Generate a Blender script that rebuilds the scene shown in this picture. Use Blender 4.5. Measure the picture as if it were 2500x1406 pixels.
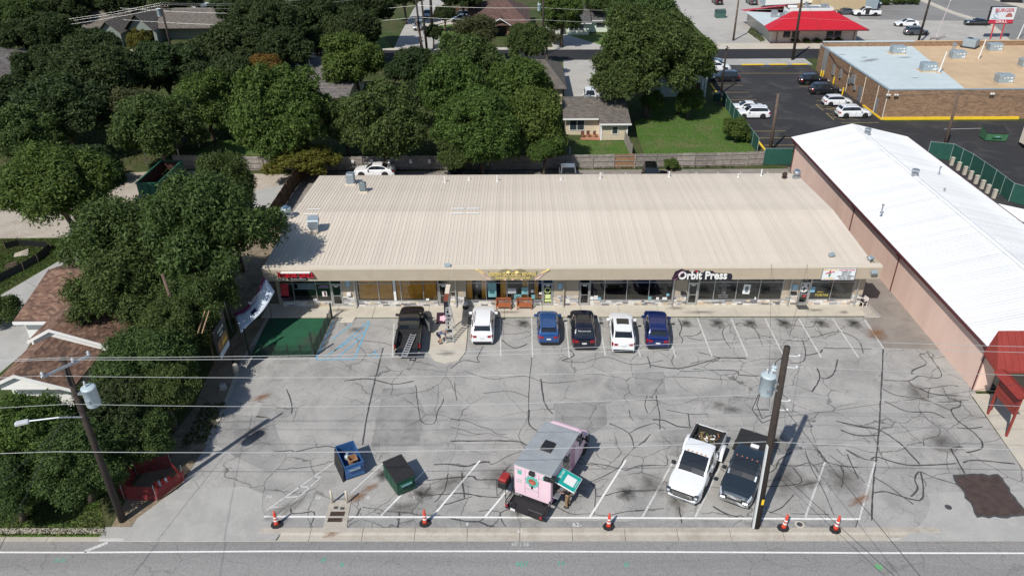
import bpy, bmesh, math, random
from mathutils import Vector, Matrix, Euler
S = bpy.context.scene
for o in list(bpy.data.objects): bpy.data.objects.remove(o)
COL = S.collection
R = math.radians
rnd = random.Random(7)

# ---------------------------------------------------------------- camera
cam_d = bpy.data.cameras.new('camera'); cam = bpy.data.objects.new('camera', cam_d); COL.objects.link(cam)
cam.matrix_world = (Matrix.Translation((0, 0, 34.0)) @ Matrix.Rotation(R(0.593), 4, 'Z')
                    @ Matrix.Rotation(R(90 - 30.23), 4, 'X') @ Matrix.Rotation(R(-0.504), 4, 'Z'))
cam_d.sensor_fit = 'HORIZONTAL'; cam_d.sensor_width = 36.0; cam_d.lens = 36.0 * 1857.5 / 2500.0
cam_d.clip_start = 0.5; cam_d.clip_end = 3000
S.camera = cam

# ---------------------------------------------------------------- light
SUN_EL, SUN_AZ = 47.0, 213.5          # compass azimuth of the sun, +Y north
world = bpy.data.worlds.new('World'); S.world = world; world.use_nodes = True
nt = world.node_tree; bg = nt.nodes['Background']
sky = nt.nodes.new('ShaderNodeTexSky'); sky.sky_type = 'NISHITA'; sky.sun_disc = False
sky.sun_elevation = R(SUN_EL); sky.sun_rotation = R(SUN_AZ); sky.altitude = 200
sky.air_density = 1.0; sky.dust_density = 0.6
nt.links.new(sky.outputs['Color'], bg.inputs['Color']); bg.inputs['Strength'].default_value = 0.095
sd = bpy.data.lights.new('sun', 'SUN'); sun = bpy.data.objects.new('sun', sd); COL.objects.link(sun)
sd.energy = 4.2; sd.angle = R(0.5); sd.color = (1.0, 0.955, 0.89)
tosun = Vector((math.sin(R(SUN_AZ)) * math.cos(R(SUN_EL)), math.cos(R(SUN_AZ)) * math.cos(R(SUN_EL)), math.sin(R(SUN_EL))))
sun.rotation_euler = tosun.to_track_quat('Z', 'Y').to_euler(); sun.location = (0, 0, 60)
S.view_settings.view_transform = 'Standard'; S.view_settings.look = 'None'
S.view_settings.exposure = 0.15; S.view_settings.gamma = 1.0; S.view_settings.use_curve_mapping = False
S.render.engine = 'CYCLES'

# ---------------------------------------------------------------- materials
MATS = {}
def lin(c):
    if isinstance(c, str):
        c = tuple(int(c[i:i+2], 16) / 255 for i in (0, 2, 4))
        return tuple(v / 12.92 if v <= .04045 else ((v + .055) / 1.055) ** 2.4 for v in c)
    return c
def mat(name, col, rough=.7, metal=0.0, var=.12, scale=3.0, bump=0.0, bscale=40.0, spec=.5, coat=0.0, rand=0.0, detail=5.0, var2=0.0, scale2=.3, stretch=None):
    """plain surface: base colour with two sizes of procedural mottling and a fine relief"""
    if name in MATS: return MATS[name]
    m = bpy.data.materials.new(name); m.use_nodes = True; MATS[name] = m
    t = m.node_tree; n = t.nodes; l = t.links; b = n['Principled BSDF']
    c = lin(col)
    b.inputs['Roughness'].default_value = rough; b.inputs['Metallic'].default_value = metal
    b.inputs['Specular IOR Level'].default_value = spec
    if coat: b.inputs['Coat Weight'].default_value = coat; b.inputs['Coat Roughness'].default_value = .03
    m.diffuse_color = (*c, 1)
    tc = n.new('ShaderNodeTexCoord')
    rgb = n.new('ShaderNodeRGB'); rgb.outputs[0].default_value = (*c, 1); cur = rgb.outputs[0]
    def mottle(cur, sc, amt, det):
        nz = n.new('ShaderNodeTexNoise'); nz.inputs['Scale'].default_value = sc; nz.inputs['Detail'].default_value = det
        if stretch: mp = n.new('ShaderNodeMapping'); mp.inputs['Scale'].default_value = stretch; l.new(tc.outputs['Object'], mp.inputs[0]); l.new(mp.outputs[0], nz.inputs['Vector'])
        else: l.new(tc.outputs['Object'], nz.inputs['Vector'])
        mr = n.new('ShaderNodeMapRange'); mr.inputs[1].default_value = .28; mr.inputs[2].default_value = .72
        mr.inputs[3].default_value = 1 - amt; mr.inputs[4].default_value = 1 + amt; l.new(nz.outputs['Fac'], mr.inputs[0])
        mx = n.new('ShaderNodeVectorMath'); mx.operation = 'SCALE'; l.new(cur, mx.inputs[0]); l.new(mr.outputs[0], mx.inputs['Scale'])
        return mx.outputs[0]
    if var: cur = mottle(cur, scale, var, detail)
    if var2: cur = mottle(cur, scale2, var2, 3)
    if rand:
        oi = n.new('ShaderNodeObjectInfo'); hs = n.new('ShaderNodeHueSaturation')
        mr = n.new('ShaderNodeMapRange'); mr.inputs[3].default_value = 1 - rand; mr.inputs[4].default_value = 1 + rand
        l.new(oi.outputs['Random'], mr.inputs[0]); l.new(mr.outputs[0], hs.inputs['Value']); l.new(cur, hs.inputs['Color']); cur = hs.outputs['Color']
    l.new(cur, b.inputs['Base Color'])
    if bump:
        nz = n.new('ShaderNodeTexNoise'); nz.inputs['Scale'].default_value = bscale; nz.inputs['Detail'].default_value = 4
        l.new(tc.outputs['Object'], nz.inputs['Vector'])
        bp = n.new('ShaderNodeBump'); bp.inputs['Strength'].default_value = bump; bp.inputs['Distance'].default_value = .03
        l.new(nz.outputs['Fac'], bp.inputs['Height']); l.new(bp.outputs['Normal'], b.inputs['Normal'])
    return m
def paint(name, col, rough=.32, metal=0.0, coat=.8):
    return mat('paint_' + name, col, rough, metal, .03, 1.5, coat=coat)
def ground_mat(name, cols, scales=(.12, 1.3, 14.0), grit=.12, rough=.9, bump=.25, warp=.6, cover=(.35, .65), cracks=0.0, stretch=None):
    """weathered ground: two colours blended by large and mid-size noise, grit on top"""
    if name in MATS: return MATS[name]
    m = bpy.data.materials.new(name); m.use_nodes = True; MATS[name] = m
    t = m.node_tree; n = t.nodes; l = t.links; b = n['Principled BSDF']
    b.inputs['Roughness'].default_value = rough; b.inputs['Specular IOR Level'].default_value = .25
    tc = n.new('ShaderNodeTexCoord')
    def noise(sc, det=6, dist=0.0):
        z = n.new('ShaderNodeTexNoise'); z.inputs['Scale'].default_value = sc; z.inputs['Detail'].default_value = det
        z.inputs['Distortion'].default_value = dist; z.inputs['Roughness'].default_value = .62
        if stretch and sc < 3: mp = n.new('ShaderNodeMapping'); mp.inputs['Scale'].default_value = stretch; l.new(tc.outputs['Object'], mp.inputs[0]); l.new(mp.outputs[0], z.inputs['Vector'])
        else: l.new(tc.outputs['Object'], z.inputs['Vector'])
        return z.outputs['Fac']
    def rng(s, a, bb, lo=0.0, hi=1.0):
        r = n.new('ShaderNodeMapRange'); r.inputs[1].default_value = a; r.inputs[2].default_value = bb
        r.inputs[3].default_value = lo; r.inputs[4].default_value = hi; l.new(s, r.inputs[0]); return r.outputs[0]
    cur = None
    for i, c in enumerate(cols):
        if cur is None:
            g = n.new('ShaderNodeRGB'); g.outputs[0].default_value = (*lin(c), 1); cur = g.outputs[0]; continue
        mx = n.new('ShaderNodeMix'); mx.data_type = 'RGBA'
        f = rng(noise(scales[min(i-1, len(scales)-1)], 7, warp), cover[0], cover[1])
        l.new(f, mx.inputs['Factor']); l.new(cur, mx.inputs['A']); mx.inputs['B'].default_value = (*lin(c), 1); cur = mx.outputs['Result']
    for sc, amt in ((scales[-1], grit), (scales[-1] * 6, grit * .8)):
        v = n.new('ShaderNodeVectorMath'); v.operation = 'SCALE'; l.new(cur, v.inputs[0])
        l.new(rng(noise(sc, 3), .3, .7, 1 - amt, 1 + amt), v.inputs['Scale']); cur = v.outputs[0]
    for sc, wd, ck in ((.34, .013, cracks*1.5), (1.0, .014, cracks)) if cracks else ():
        wp = n.new('ShaderNodeTexNoise'); wp.inputs['Scale'].default_value = sc*1.6; wp.inputs['Detail'].default_value = 5; l.new(tc.outputs['Object'], wp.inputs['Vector'])
        ms = n.new('ShaderNodeVectorMath'); ms.operation = 'MULTIPLY_ADD'; l.new(wp.outputs['Color'], ms.inputs[0]); ms.inputs[1].default_value = (.9/sc*.45,)*3; l.new(tc.outputs['Object'], ms.inputs[2])
        vo = n.new('ShaderNodeTexVoronoi'); vo.feature = 'DISTANCE_TO_EDGE'; vo.inputs['Scale'].default_value = sc; l.new(ms.outputs[0], vo.inputs['Vector'])
        ln = rng(vo.outputs['Distance'], wd*.4, wd, ck, 0.0); mk = n.new('ShaderNodeMath'); mk.operation = 'MULTIPLY'; l.new(ln, mk.inputs[0]); l.new(rng(noise(sc*.35, 3), .42, .52), mk.inputs[1])
        iv = n.new('ShaderNodeMath'); iv.operation = 'SUBTRACT'; iv.inputs[0].default_value = 1; l.new(mk.outputs[0], iv.inputs[1]); v = n.new('ShaderNodeVectorMath'); v.operation = 'SCALE'; l.new(cur, v.inputs[0]); l.new(iv.outputs[0], v.inputs['Scale']); cur = v.outputs[0]
    l.new(cur, b.inputs['Base Color'])
    if bump:
        bp = n.new('ShaderNodeBump'); bp.inputs['Strength'].default_value = bump; bp.inputs['Distance'].default_value = .03
        l.new(noise(scales[-1] * 3, 4), bp.inputs['Height']); l.new(bp.outputs['Normal'], b.inputs['Normal'])
    return m
def glass_mat(name, tint=(.5, .55, .55), refl=.08, clear=.75):
    """window glass: part see-through, part mirror, more mirror at grazing angles"""
    if name in MATS: return MATS[name]
    m = bpy.data.materials.new(name); m.use_nodes = True; MATS[name] = m
    t = m.node_tree; n = t.nodes; l = t.links; n.remove(n['Principled BSDF']); out = n['Material Output']
    tr = n.new('ShaderNodeBsdfTransparent'); tr.inputs[0].default_value = tuple(v * clear for v in tint) + (1,)
    gl = n.new('ShaderNodeBsdfGlossy'); gl.inputs['Roughness'].default_value = .02; gl.inputs[0].default_value = (.95, .97, 1, 1)
    fr = n.new('ShaderNodeFresnel'); fr.inputs['IOR'].default_value = 1.5
    ad = n.new('ShaderNodeMath'); ad.operation = 'ADD'; ad.use_clamp = True; l.new(fr.outputs[0], ad.inputs[0]); ad.inputs[1].default_value = refl
    mx = n.new('ShaderNodeMixShader'); l.new(ad.outputs[0], mx.inputs[0]); l.new(tr.outputs[0], mx.inputs[1]); l.new(gl.outputs[0], mx.inputs[2])
    l.new(mx.outputs[0], out.inputs['Surface']); return m
def brick_mat(name, c1, c2, mortar, bw=.22, bh=.075, bump=.5, axis='XZ', blotch=.35):
    if name in MATS: return MATS[name]
    m = bpy.data.materials.new(name); m.use_nodes = True; MATS[name] = m
    t = m.node_tree; n = t.nodes; l = t.links; b = n['Principled BSDF']; b.inputs['Roughness'].default_value = .85
    tc = n.new('ShaderNodeTexCoord'); sp = n.new('ShaderNodeSeparateXYZ'); l.new(tc.outputs['Object'], sp.inputs[0])
    ad = n.new('ShaderNodeMath'); ad.operation = 'ADD'; l.new(sp.outputs[0], ad.inputs[0]); l.new(sp.outputs[1], ad.inputs[1])
    cb = n.new('ShaderNodeCombineXYZ'); l.new(ad.outputs[0], cb.inputs[0]); l.new(sp.outputs[2], cb.inputs[1])
    br = n.new('ShaderNodeTexBrick'); l.new(cb.outputs[0], br.inputs['Vector']); br.inputs['Scale'].default_value = 1
    br.inputs['Brick Width'].default_value = bw; br.inputs['Row Height'].default_value = bh; br.inputs['Mortar Size'].default_value = .008
    br.inputs['Color1'].default_value = (*lin(c1), 1); br.inputs['Color2'].default_value = (*lin(c2), 1); br.inputs['Mortar'].default_value = (*lin(mortar), 1)
    nz = n.new('ShaderNodeTexNoise'); nz.inputs['Scale'].default_value = 1.6; nz.inputs['Detail'].default_value = 6
    mp = n.new('ShaderNodeMapping'); mp.inputs['Scale'].default_value = (1, 1, 3.0); l.new(tc.outputs['Object'], mp.inputs[0]); l.new(mp.outputs[0], nz.inputs['Vector'])
    mr = n.new('ShaderNodeMapRange'); mr.inputs[1].default_value = .35; mr.inputs[2].default_value = .65; mr.inputs[3].default_value = 1 - blotch; mr.inputs[4].default_value = 1 + blotch * .6
    l.new(nz.outputs['Fac'], mr.inputs[0]); v = n.new('ShaderNodeVectorMath'); v.operation = 'SCALE'; l.new(br.outputs['Color'], v.inputs[0]); l.new(mr.outputs[0], v.inputs['Scale'])
    l.new(v.outputs[0], b.inputs['Base Color'])
    bp = n.new('ShaderNodeBump'); bp.inputs['Strength'].default_value = bump; bp.inputs['Distance'].default_value = .01; bp.invert = True
    l.new(br.outputs['Fac'], bp.inputs['Height']); l.new(bp.outputs['Normal'], b.inputs['Normal'])
    return m
def shingle_mat(name, c1, c2, bw=.35, bh=.16):
    m = brick_mat(name, c1, c2, tuple(v * .5 for v in lin(c1)), bw, bh, .4, blotch=.25); return m
def leaf_mat(name, col, trans, var=.35):
    if name in MATS: return MATS[name]
    m = bpy.data.materials.new(name); m.use_nodes = True; MATS[name] = m
    t = m.node_tree; n = t.nodes; l = t.links; b = n['Principled BSDF']; out = n['Material Output']
    b.inputs['Roughness'].default_value = .65; b.inputs['Specular IOR Level'].default_value = .2
    geo = n.new('ShaderNodeNewGeometry'); oi = n.new('ShaderNodeObjectInfo')
    hs = n.new('ShaderNodeHueSaturation'); hs.inputs['Color'].default_value = (*lin(col), 1)
    mr = n.new('ShaderNodeMapRange'); mr.inputs[3].default_value = 1 - var; mr.inputs[4].default_value = 1 + var; l.new(geo.outputs['Random Per Island'], mr.inputs[0])
    m2 = n.new('ShaderNodeMapRange'); m2.inputs[3].default_value = .485; m2.inputs[4].default_value = .515; l.new(oi.outputs['Random'], m2.inputs[0])
    l.new(mr.outputs[0], hs.inputs['Value']); l.new(m2.outputs[0], hs.inputs['Hue']); l.new(hs.outputs[0], b.inputs['Base Color'])
    tl = n.new('ShaderNodeBsdfTranslucent'); tl.inputs[0].default_value = (*lin(trans), 1)
    mx = n.new('ShaderNodeMixShader'); mx.inputs[0].default_value = .22; l.new(b.outputs[0], mx.inputs[1]); l.new(tl.outputs[0], mx.inputs[2])
    l.new(mx.outputs[0], out.inputs['Surface']); return m

# ---------------------------------------------------------------- mesh helpers
class MB:
    """collects simple shapes and links them as ONE mesh object"""
    def __init__(s): s.v = []; s.f = []; s.m = []; s.mi = 0; s.sm = []; s.smooth = False
    def add(s, vs, fs):
        k = len(s.v); s.v += [tuple(p) for p in vs]
        for f in fs: s.f.append(tuple(i + k for i in f)); s.m.append(s.mi); s.sm.append(s.smooth)
        return s
    def box(s, x0, x1, y0, y1, z0, z1, M=None):
        vs = [Vector(p) for p in ((x0,y0,z0),(x1,y0,z0),(x1,y1,z0),(x0,y1,z0),(x0,y0,z1),(x1,y0,z1),(x1,y1,z1),(x0,y1,z1))]
        if M: vs = [M @ p for p in vs]
        return s.add(vs, [(0,3,2,1),(4,5,6,7),(0,1,5,4),(1,2,6,5),(2,3,7,6),(3,0,4,7)])
    def cbox(s, c, d, M=None):
        return s.box(c[0]-d[0]/2, c[0]+d[0]/2, c[1]-d[1]/2, c[1]+d[1]/2, c[2]-d[2]/2, c[2]+d[2]/2, M)
    def bbox(s, x0, x1, y0, y1, z0, z1, b=.03, M=None):
        """box with chamfered vertical and top edges"""
        def ring(i, z): return [(x0+i+b,y0+i,z),(x1-i-b,y0+i,z),(x1-i,y0+i+b,z),(x1-i,y1-i-b,z),(x1-i-b,y1-i,z),(x0+i+b,y1-i,z),(x0+i,y1-i-b,z),(x0+i,y0+i+b,z)]
        rs = [ring(0, z0), ring(0, z1-b), ring(b*.7, z1)]
        vs = [Vector(p) for r_ in rs for p in r_]
        if M: vs = [M @ p for p in vs]
        fs = [tuple(range(7,-1,-1)), tuple(range(16,24))]
        for k in range(2):
            for i in range(8): j=(i+1)%8; fs.append((k*8+i,k*8+j,k*8+8+j,k*8+8+i))
        return s.add(vs, fs)
    def prism(s, poly, z0, z1, M=None):
        n = len(poly); vs = [Vector((p[0],p[1],z0)) for p in poly] + [Vector((p[0],p[1],z1)) for p in poly]
        if M: vs = [M @ p for p in vs]
        fs = [tuple(range(n-1,-1,-1)), tuple(range(n,2*n))] + [(i,(i+1)%n,n+(i+1)%n,n+i) for i in range(n)]
        return s.add(vs, fs)
    def cyl(s, p0, p1, r0, r1=None, n=10, cap=True):
        r1 = r0 if r1 is None else r1; p0 = Vector(p0); p1 = Vector(p1); d = (p1-p0).normalized()
        a = d.orthogonal().normalized(); b = d.cross(a); vs = []
        for p, r in ((p0,r0),(p1,r1)):
            for i in range(n):
                t = 2*math.pi*i/n; vs.append(p + a*math.cos(t)*r + b*math.sin(t)*r)
        fs = [(i,(i+1)%n,n+(i+1)%n,n+i) for i in range(n)]
        if cap: fs += [tuple(range(n-1,-1,-1)), tuple(range(n,2*n))]
        return s.add(vs, fs)
    def tube(s, pts, r, n=6):
        rs = r if isinstance(r, (list,tuple)) else [r]*len(pts); pts = [Vector(p) for p in pts]; vs = []; fs = []; a = None
        for i, p in enumerate(pts):
            d = (pts[min(i+1,len(pts)-1)] - pts[max(i-1,0)]).normalized()
            a = d.orthogonal().normalized() if a is None else (a - d*a.dot(d)).normalized(); b = d.cross(a)
            for k in range(n):
                t = 2*math.pi*k/n; vs.append(p + (a*math.cos(t)+b*math.sin(t))*rs[i])
        for i in range(len(pts)-1):
            for k in range(n): j=(k+1)%n; fs.append((i*n+k,i*n+j,(i+1)*n+j,(i+1)*n+k))
        fs += [tuple(range(n-1,-1,-1)), tuple(range((len(pts)-1)*n,len(pts)*n))]
        return s.add(vs, fs)
    def lathe(s, prof, c=(0,0,0), n=16, M=None):
        vs = []; fs = []
        for r, z in prof:
            for i in range(n):
                t = 2*math.pi*i/n; vs.append(Vector((c[0]+r*math.cos(t), c[1]+r*math.sin(t), c[2]+z)))
        if M: vs = [M @ p for p in vs]
        for k in range(len(prof)-1):
            for i in range(n): j=(i+1)%n; fs.append((k*n+i,k*n+j,k*n+n+j,k*n+n+i))
        fs += [tuple(range(n-1,-1,-1)), tuple(range((len(prof)-1)*n,len(prof)*n))]
        return s.add(vs, fs)
    def quad(s, *p): return s.add(p, [tuple(range(len(p)))])
    def mesh(s, name, mats):
        me = bpy.data.meshes.new(name); me.from_pydata(s.v, [], s.f)
        for m in (mats if isinstance(mats, (list,tuple)) else [mats]): me.materials.append(m)
        me.polygons.foreach_set('material_index', s.m); me.polygons.foreach_set('use_smooth', s.sm); me.update(); return me
    def build(s, name, mats, parent=None, **kw):
        return link(name, s.mesh(name, mats), parent, **kw)
def link(name, me, parent=None, loc=None, rot=None, label=None, cat=None, group=None, kind=None):
    o = bpy.data.objects.new(name, me); COL.objects.link(o)
    if parent: o.parent = parent
    if loc is not None: o.location = loc
    if rot is not None: o.rotation_euler = rot
    return tag(o, label, cat, group, kind)
def tag(o, label=None, cat=None, group=None, kind=None):
    if label: o['label'] = label
    if cat: o['category'] = cat
    if group: o['group'] = group
    if kind: o['kind'] = kind
    return o
def thing(name, label, cat, loc=(0,0,0), rz=0.0, group=None):
    o = bpy.data.objects.new(name, None); COL.objects.link(o); o.location = loc if len(loc) == 3 else (*loc, 0)
    o.rotation_euler = (0, 0, rz); o.empty_display_size = .3
    return tag(o, label, cat, group)
def dup(root, loc, rz, label=None, group=None):
    def rec(o, par):
        c = o.copy(); COL.objects.link(c); c.parent = par
        for ch in list(o.children): rec(ch, c)
        return c
    r = rec(root, None); r.location = loc if len(loc) == 3 else (*loc, 0); r.rotation_euler = (0, 0, rz)
    if label: r['label'] = label
    if group: r['group'] = group
    return r
def sheet(name, poly, z, m, parent=None, kind='structure', holes=None):
    b = MB(); b.add([(p[0], p[1], z) for p in poly], [tuple(range(len(poly)))])
    me = b.mesh(name, m)
    if me.polygons[0].normal.z < 0: me.flip_normals()
    o = link(name, me, parent)
    if kind and not parent: o['kind'] = kind
    return o
def ribbon(b, pts, w, z):
    """flat strip along a path (painted line, tar seam); w may vary per point"""
    n = len(pts); ws = w if isinstance(w, (list,tuple)) else [w]*n; L = []; Rr = []
    for i, p in enumerate(pts):
        a = pts[max(i-1,0)]; c = pts[min(i+1,n-1)]; dx, dy = c[0]-a[0], c[1]-a[1]; q = math.hypot(dx,dy) or 1
        nx, ny = -dy/q*ws[i]/2, dx/q*ws[i]/2; L.append((p[0]-nx,p[1]-ny,z)); Rr.append((p[0]+nx,p[1]+ny,z))
    b.add(L+Rr, [(i,i+1,n+i+1,n+i) for i in range(n-1)]); return b
_dg = None
def text(name, body, size, m, parent=None, loc=(0,0,0), rot=(math.pi/2,0,0), ext=.02, align='CENTER', sx=1.0, shear=0.0, kind=None, offs=0.0):
    cu = bpy.data.curves.new('t', 'FONT'); cu.body = body; cu.size = size; cu.extrude = ext; cu.align_x = align; cu.align_y = 'CENTER'; cu.shear = shear; cu.resolution_u = 3; cu.offset = offs
    o = bpy.data.objects.new('t', cu); COL.objects.link(o); bpy.context.view_layer.update()
    me = bpy.data.meshes.new_from_object(o.evaluated_get(bpy.context.evaluated_depsgraph_get())); bpy.data.objects.remove(o); bpy.data.curves.remove(cu)
    me.name = name; me.materials.clear(); me.materials.append(m)
    q = link(name, me, parent, loc, rot); q.scale = (sx, 1, 1); return q
def pt(me_or_obj): return me_or_obj
def wobble(p0, p1, n, amp, rr): 
    out = []
    for i in range(n+1):
        t = i/n; dx, dy = p1[0]-p0[0], p1[1]-p0[1]; q = math.hypot(dx,dy) or 1; a = (rr.random()-.5)*2*amp if 0<i<n else 0
        out.append((p0[0]+dx*t - dy/q*a, p0[1]+dy*t + dx/q*a))
    return out

# ================================================================ THE SETTING
m_lot = ground_mat('lot_asphalt', [(.33,.322,.305), (.225,.220,.210), (.40,.388,.365)], scales=(.13, .45, 9.0), grit=.10, cover=(.40, .72), cracks=.34)
m_patch = ground_mat('patch_asphalt', [(.26,.255,.246), (.19,.187,.181), (.31,.305,.292)], scales=(.3, .9, 10.0), grit=.12, cracks=.3)
m_street = ground_mat('street_asphalt', [(.245,.238,.232), (.285,.277,.268), (.215,.21,.205)], scales=(.25, .7, 12.0), grit=.22, cover=(.4,.7), stretch=(.06,1,1), cracks=.12)
m_dark = ground_mat('dark_asphalt', [(.034,.034,.037), (.050,.049,.051), (.080,.077,.073)], scales=(.1, .3, 8.0), grit=.2, cover=(.5,.8))
m_road = ground_mat('new_asphalt', [(.024,.024,.027), (.034,.034,.037)], scales=(.1, 6.0), grit=.15)
m_conc = ground_mat('concrete', [(.50,.46,.385), (.42,.38,.315), (.54,.50,.42)], scales=(.35, 1.2, 14.0), grit=.07, cover=(.45,.75))
m_conc_g = ground_mat('grey_concrete', [(.37,.365,.345), (.30,.295,.28), (.42,.41,.385)], scales=(.2, .8, 12.0), grit=.08, cover=(.45,.75))
m_curb = ground_mat('kerb_concrete', [(.40,.365,.31), (.30,.27,.225), (.43,.40,.35)], scales=(.3, 1.5, 12.0), grit=.10, cover=(.4,.7))
m_alley = ground_mat('alley_asphalt', [(.24,.215,.19), (.18,.165,.15), (.29,.26,.23)], scales=(.15, .6, 9.0), grit=.14, cover=(.42,.7))
m_gravel = ground_mat('pale_gravel', [(.40,.35,.29), (.30,.26,.21), (.46,.41,.35)], scales=(.15, .7, 6.0), grit=.2, cover=(.42,.7))
m_lotpale = ground_mat('pale_concrete_lot', [(.40,.385,.355), (.32,.31,.285), (.44,.425,.39)], scales=(.08, .3, 5.0), grit=.08, cover=(.42,.72))
m_avenue = ground_mat('avenue_asphalt', [(.24,.235,.225), (.19,.187,.18)], scales=(.05, 4.0), grit=.1)
m_yard = ground_mat('yard_soil', [(.060,.085,.022), (.10,.078,.045), (.035,.06,.014)], scales=(.09, .35, 3.0), grit=.3, rough=1, bump=.6)
m_grass = ground_mat('lawn_grass', [(.068,.140,.024), (.105,.15,.038), (.16,.145,.07)], scales=(.25, .33, 5.0), grit=.3, rough=1, bump=.7, cover=(.45,.75))
m_dirt = ground_mat('bare_dirt', [(.22,.175,.12), (.13,.10,.065), (.29,.24,.17)], scales=(.3, 1.1, 7.0), grit=.22, cover=(.42,.7))
m_turf = mat('artificial_turf', (.012,.085,.040), .95, var=.15, scale=1.2, bump=.4, bscale=60)
m_white = mat('white_road_paint', (.72,.72,.70), .7, var=.10, scale=6)
m_wornw = mat('worn_white_paint', (.52,.52,.50), .8, var=.25, scale=7)
m_yellow = mat('yellow_road_paint', (.78,.52,.02), .7, var=.12, scale=3)
m_worny = mat('worn_yellow_paint', (.36,.27,.10), .8, var=.25, scale=2)
m_bluep = mat('blue_road_paint', (.12,.38,.58), .8, var=.25, scale=5)
m_green_p = mat('green_survey_paint', (.08,.36,.26), .8, var=.3, scale=4)
m_tar = mat('tar_sealant', (.060,.060,.062), .7, var=.3, scale=5)
m_tarp = mat('fresh_tar_patch', (.062,.042,.036), .8, var=.35, scale=2.5, bump=.3, bscale=25)

base = MB(); base.quad((-500,30.86,0),(500,30.86,0),(500,900,0),(-500,900,0))
base.build('ground', m_yard, kind='structure')
st = MB(); st.quad((-500,-120,-.10),(500,-120,-.10),(500,30.03,-.10),(-500,30.03,-.10))
street = st.build('street', m_street, kind='structure')
b = MB()
ribbon(b, [(-500,29.36),(-40,29.32),(-25,29.26),(-14,29.34),(0,29.33),(8,29.28),(20,29.20),(60,29.10),(500,28.2)], .11, -.094)
b.build('edge_line', m_white, street)
b = MB(); ribbon(b, [(-24.44, 29.32), (-23.42, 29.96)], .22, -.094); b.build('edge_line', m_wornw, street)
# kerb with gutter, cast in lengths
kerb = bpy.data.objects.new('kerb', None); COL.objects.link(kerb); kerb['kind'] = 'structure'
x = -60.0
while x < 60:
    w = 3.0
    if not ((-22.57, 30.04)[0] < x + 1.5 < (-13.88, 30.04)[0]) and not (x + 1.5 > (22.90, 30.01)[0]):
        b = MB(); z = .03 + rnd.random()*.006
        b.add([(x+.012,30.03,-.2),(x+w-.012,30.03,-.2),(x+w-.012,30.90,-.2),(x+.012,30.90,-.2),(x+.012,30.03,-.088),(x+w-.012,30.03,-.088),(x+w-.012,30.42,-.05),(x+.012,30.42,-.05),
               (x+.012,30.56,z),(x+w-.012,30.56,z),(x+w-.012,30.90,z+.01),(x+.012,30.90,z+.01)],
              [(0,3,2,1),(4,5,6,7),(7,6,9,8),(8,9,10,11),(0,1,5,4),(1,2,10,9,6,5),(3,0,4,7,8,11),(2,3,11,10)])
        b.build('kerb_stone', m_curb, kerb)
    x += w
# parking lot
lot = sheet('parking_lot', [(-14.85, 30.82), (-20.98, 33.78), (-20.59, 38.01), (-20.71, 41.58), (-21.15, 46.92), (-20.90, 53.40), (28.64, 53.36), (28.33, 48.85), (32.55,48.5), (32.55,43.0), (32.02, 42.85), (31.47, 35.44), (31.16, 30.83)], .006, m_lot)
def area(name, poly, m, z=.012, parent=None): return sheet(name, poly, z, m, parent)
for poly in ([(-9.88, 43.96),(-7.60, 44.09),(-6.65, 41.54),(-6.52, 37.85),(-9.73, 37.70)], [(8.58, 46.01),(10.78, 46.00),(10.52, 43.21),(8.33, 43.22)],
             [(-18.17, 42.25),(-15.62, 41.57),(-16.02, 40.69),(-18.17, 40.78)], [(2.43, 42.18),(6.14, 42.39),(5.95, 39.98),(4.70, 38.95),(4.33, 37.75),(2.25, 37.75)],
             [(14.91, 42.92),(16.60, 42.72),(16.17, 41.11),(14.04, 41.03)], [(-20.13, 41.14),(-17.01, 40.69),(-15.53, 37.80),(-15.60, 35.17),(-20.19, 38.01)],
             [(9.44, 39.26),(11.63, 39.54),(11.30, 36.58),(9.41, 36.96)], [(-14.90, 31.65),(-13.89, 31.65),(0.75, 31.48),(19.48, 31.39),(19.27, 30.84),(-14.51, 30.88)]):
    ed = []
    for a, c in zip(poly, poly[1:]+poly[:1]): ed += wobble(a, c, max(2, int(math.dist(a,c)/.6)), .07, rnd)[:-1]
    area('asphalt_patch', ed, m_patch, .011, lot)
CRACKS = []
CRACKS += [[(-10.65,49.05),(-10.61,44.84),(-10.50,40.67),(-10.31,37.98)],
 [(1.05,48.99),(0.77,44.79),(0.63,41.07),(0.70,39.78)],
 [(28.27,48.85),(26.22,44.20),(24.21,39.71),(22.92,36.93),(21.69,34.40),(20.41,31.45)],
 [(-2.80,49.29),(-3.21,47.64),(-3.03,47.11),(-4.29,47.38),(-5.15,46.33)],
 [(-1.55,51.02),(-0.17,51.01),(1.09,51.48)],
 [(-1.37,50.14),(-0.39,49.00),(0.67,49.56)],
 [(-4.72,44.57),(-4.57,43.36),(-4.40,42.52)],
 [(3.21,47.34),(4.75,47.07),(6.68,47.76),(8.59,46.79),(10.99,47.31)],
 [(3.77,48.98),(4.25,47.98),(3.21,47.34)],
 [(12.12,48.38),(11.57,47.04),(12.06,46.00),(13.82,45.99)],
 [(-7.54,44.33),(-7.15,42.21),(-6.65,40.23),(-5.80,40.10),(-5.68,41.31),(-5.42,42.21),(-5.38,42.80)],
 [(-16.86,43.89),(-16.08,42.25),(-15.79,41.12)],
 [(-12.96,50.20),(-10.60,49.73),(-9.69,49.05)],
 [(-12.88,44.85),(-11.11,45.09),(-9.20,44.44),(-7.75,44.82)],
 [(-4.21,46.07),(-2.03,45.05),(0.38,45.39),(2.17,44.54),(5.20,45.02)],
 [(-2.57,43.36),(-0.66,43.59),(0.65,42.88)],
 [(1.59,45.03),(1.80,42.18),(2.33,41.07)]]
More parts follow.
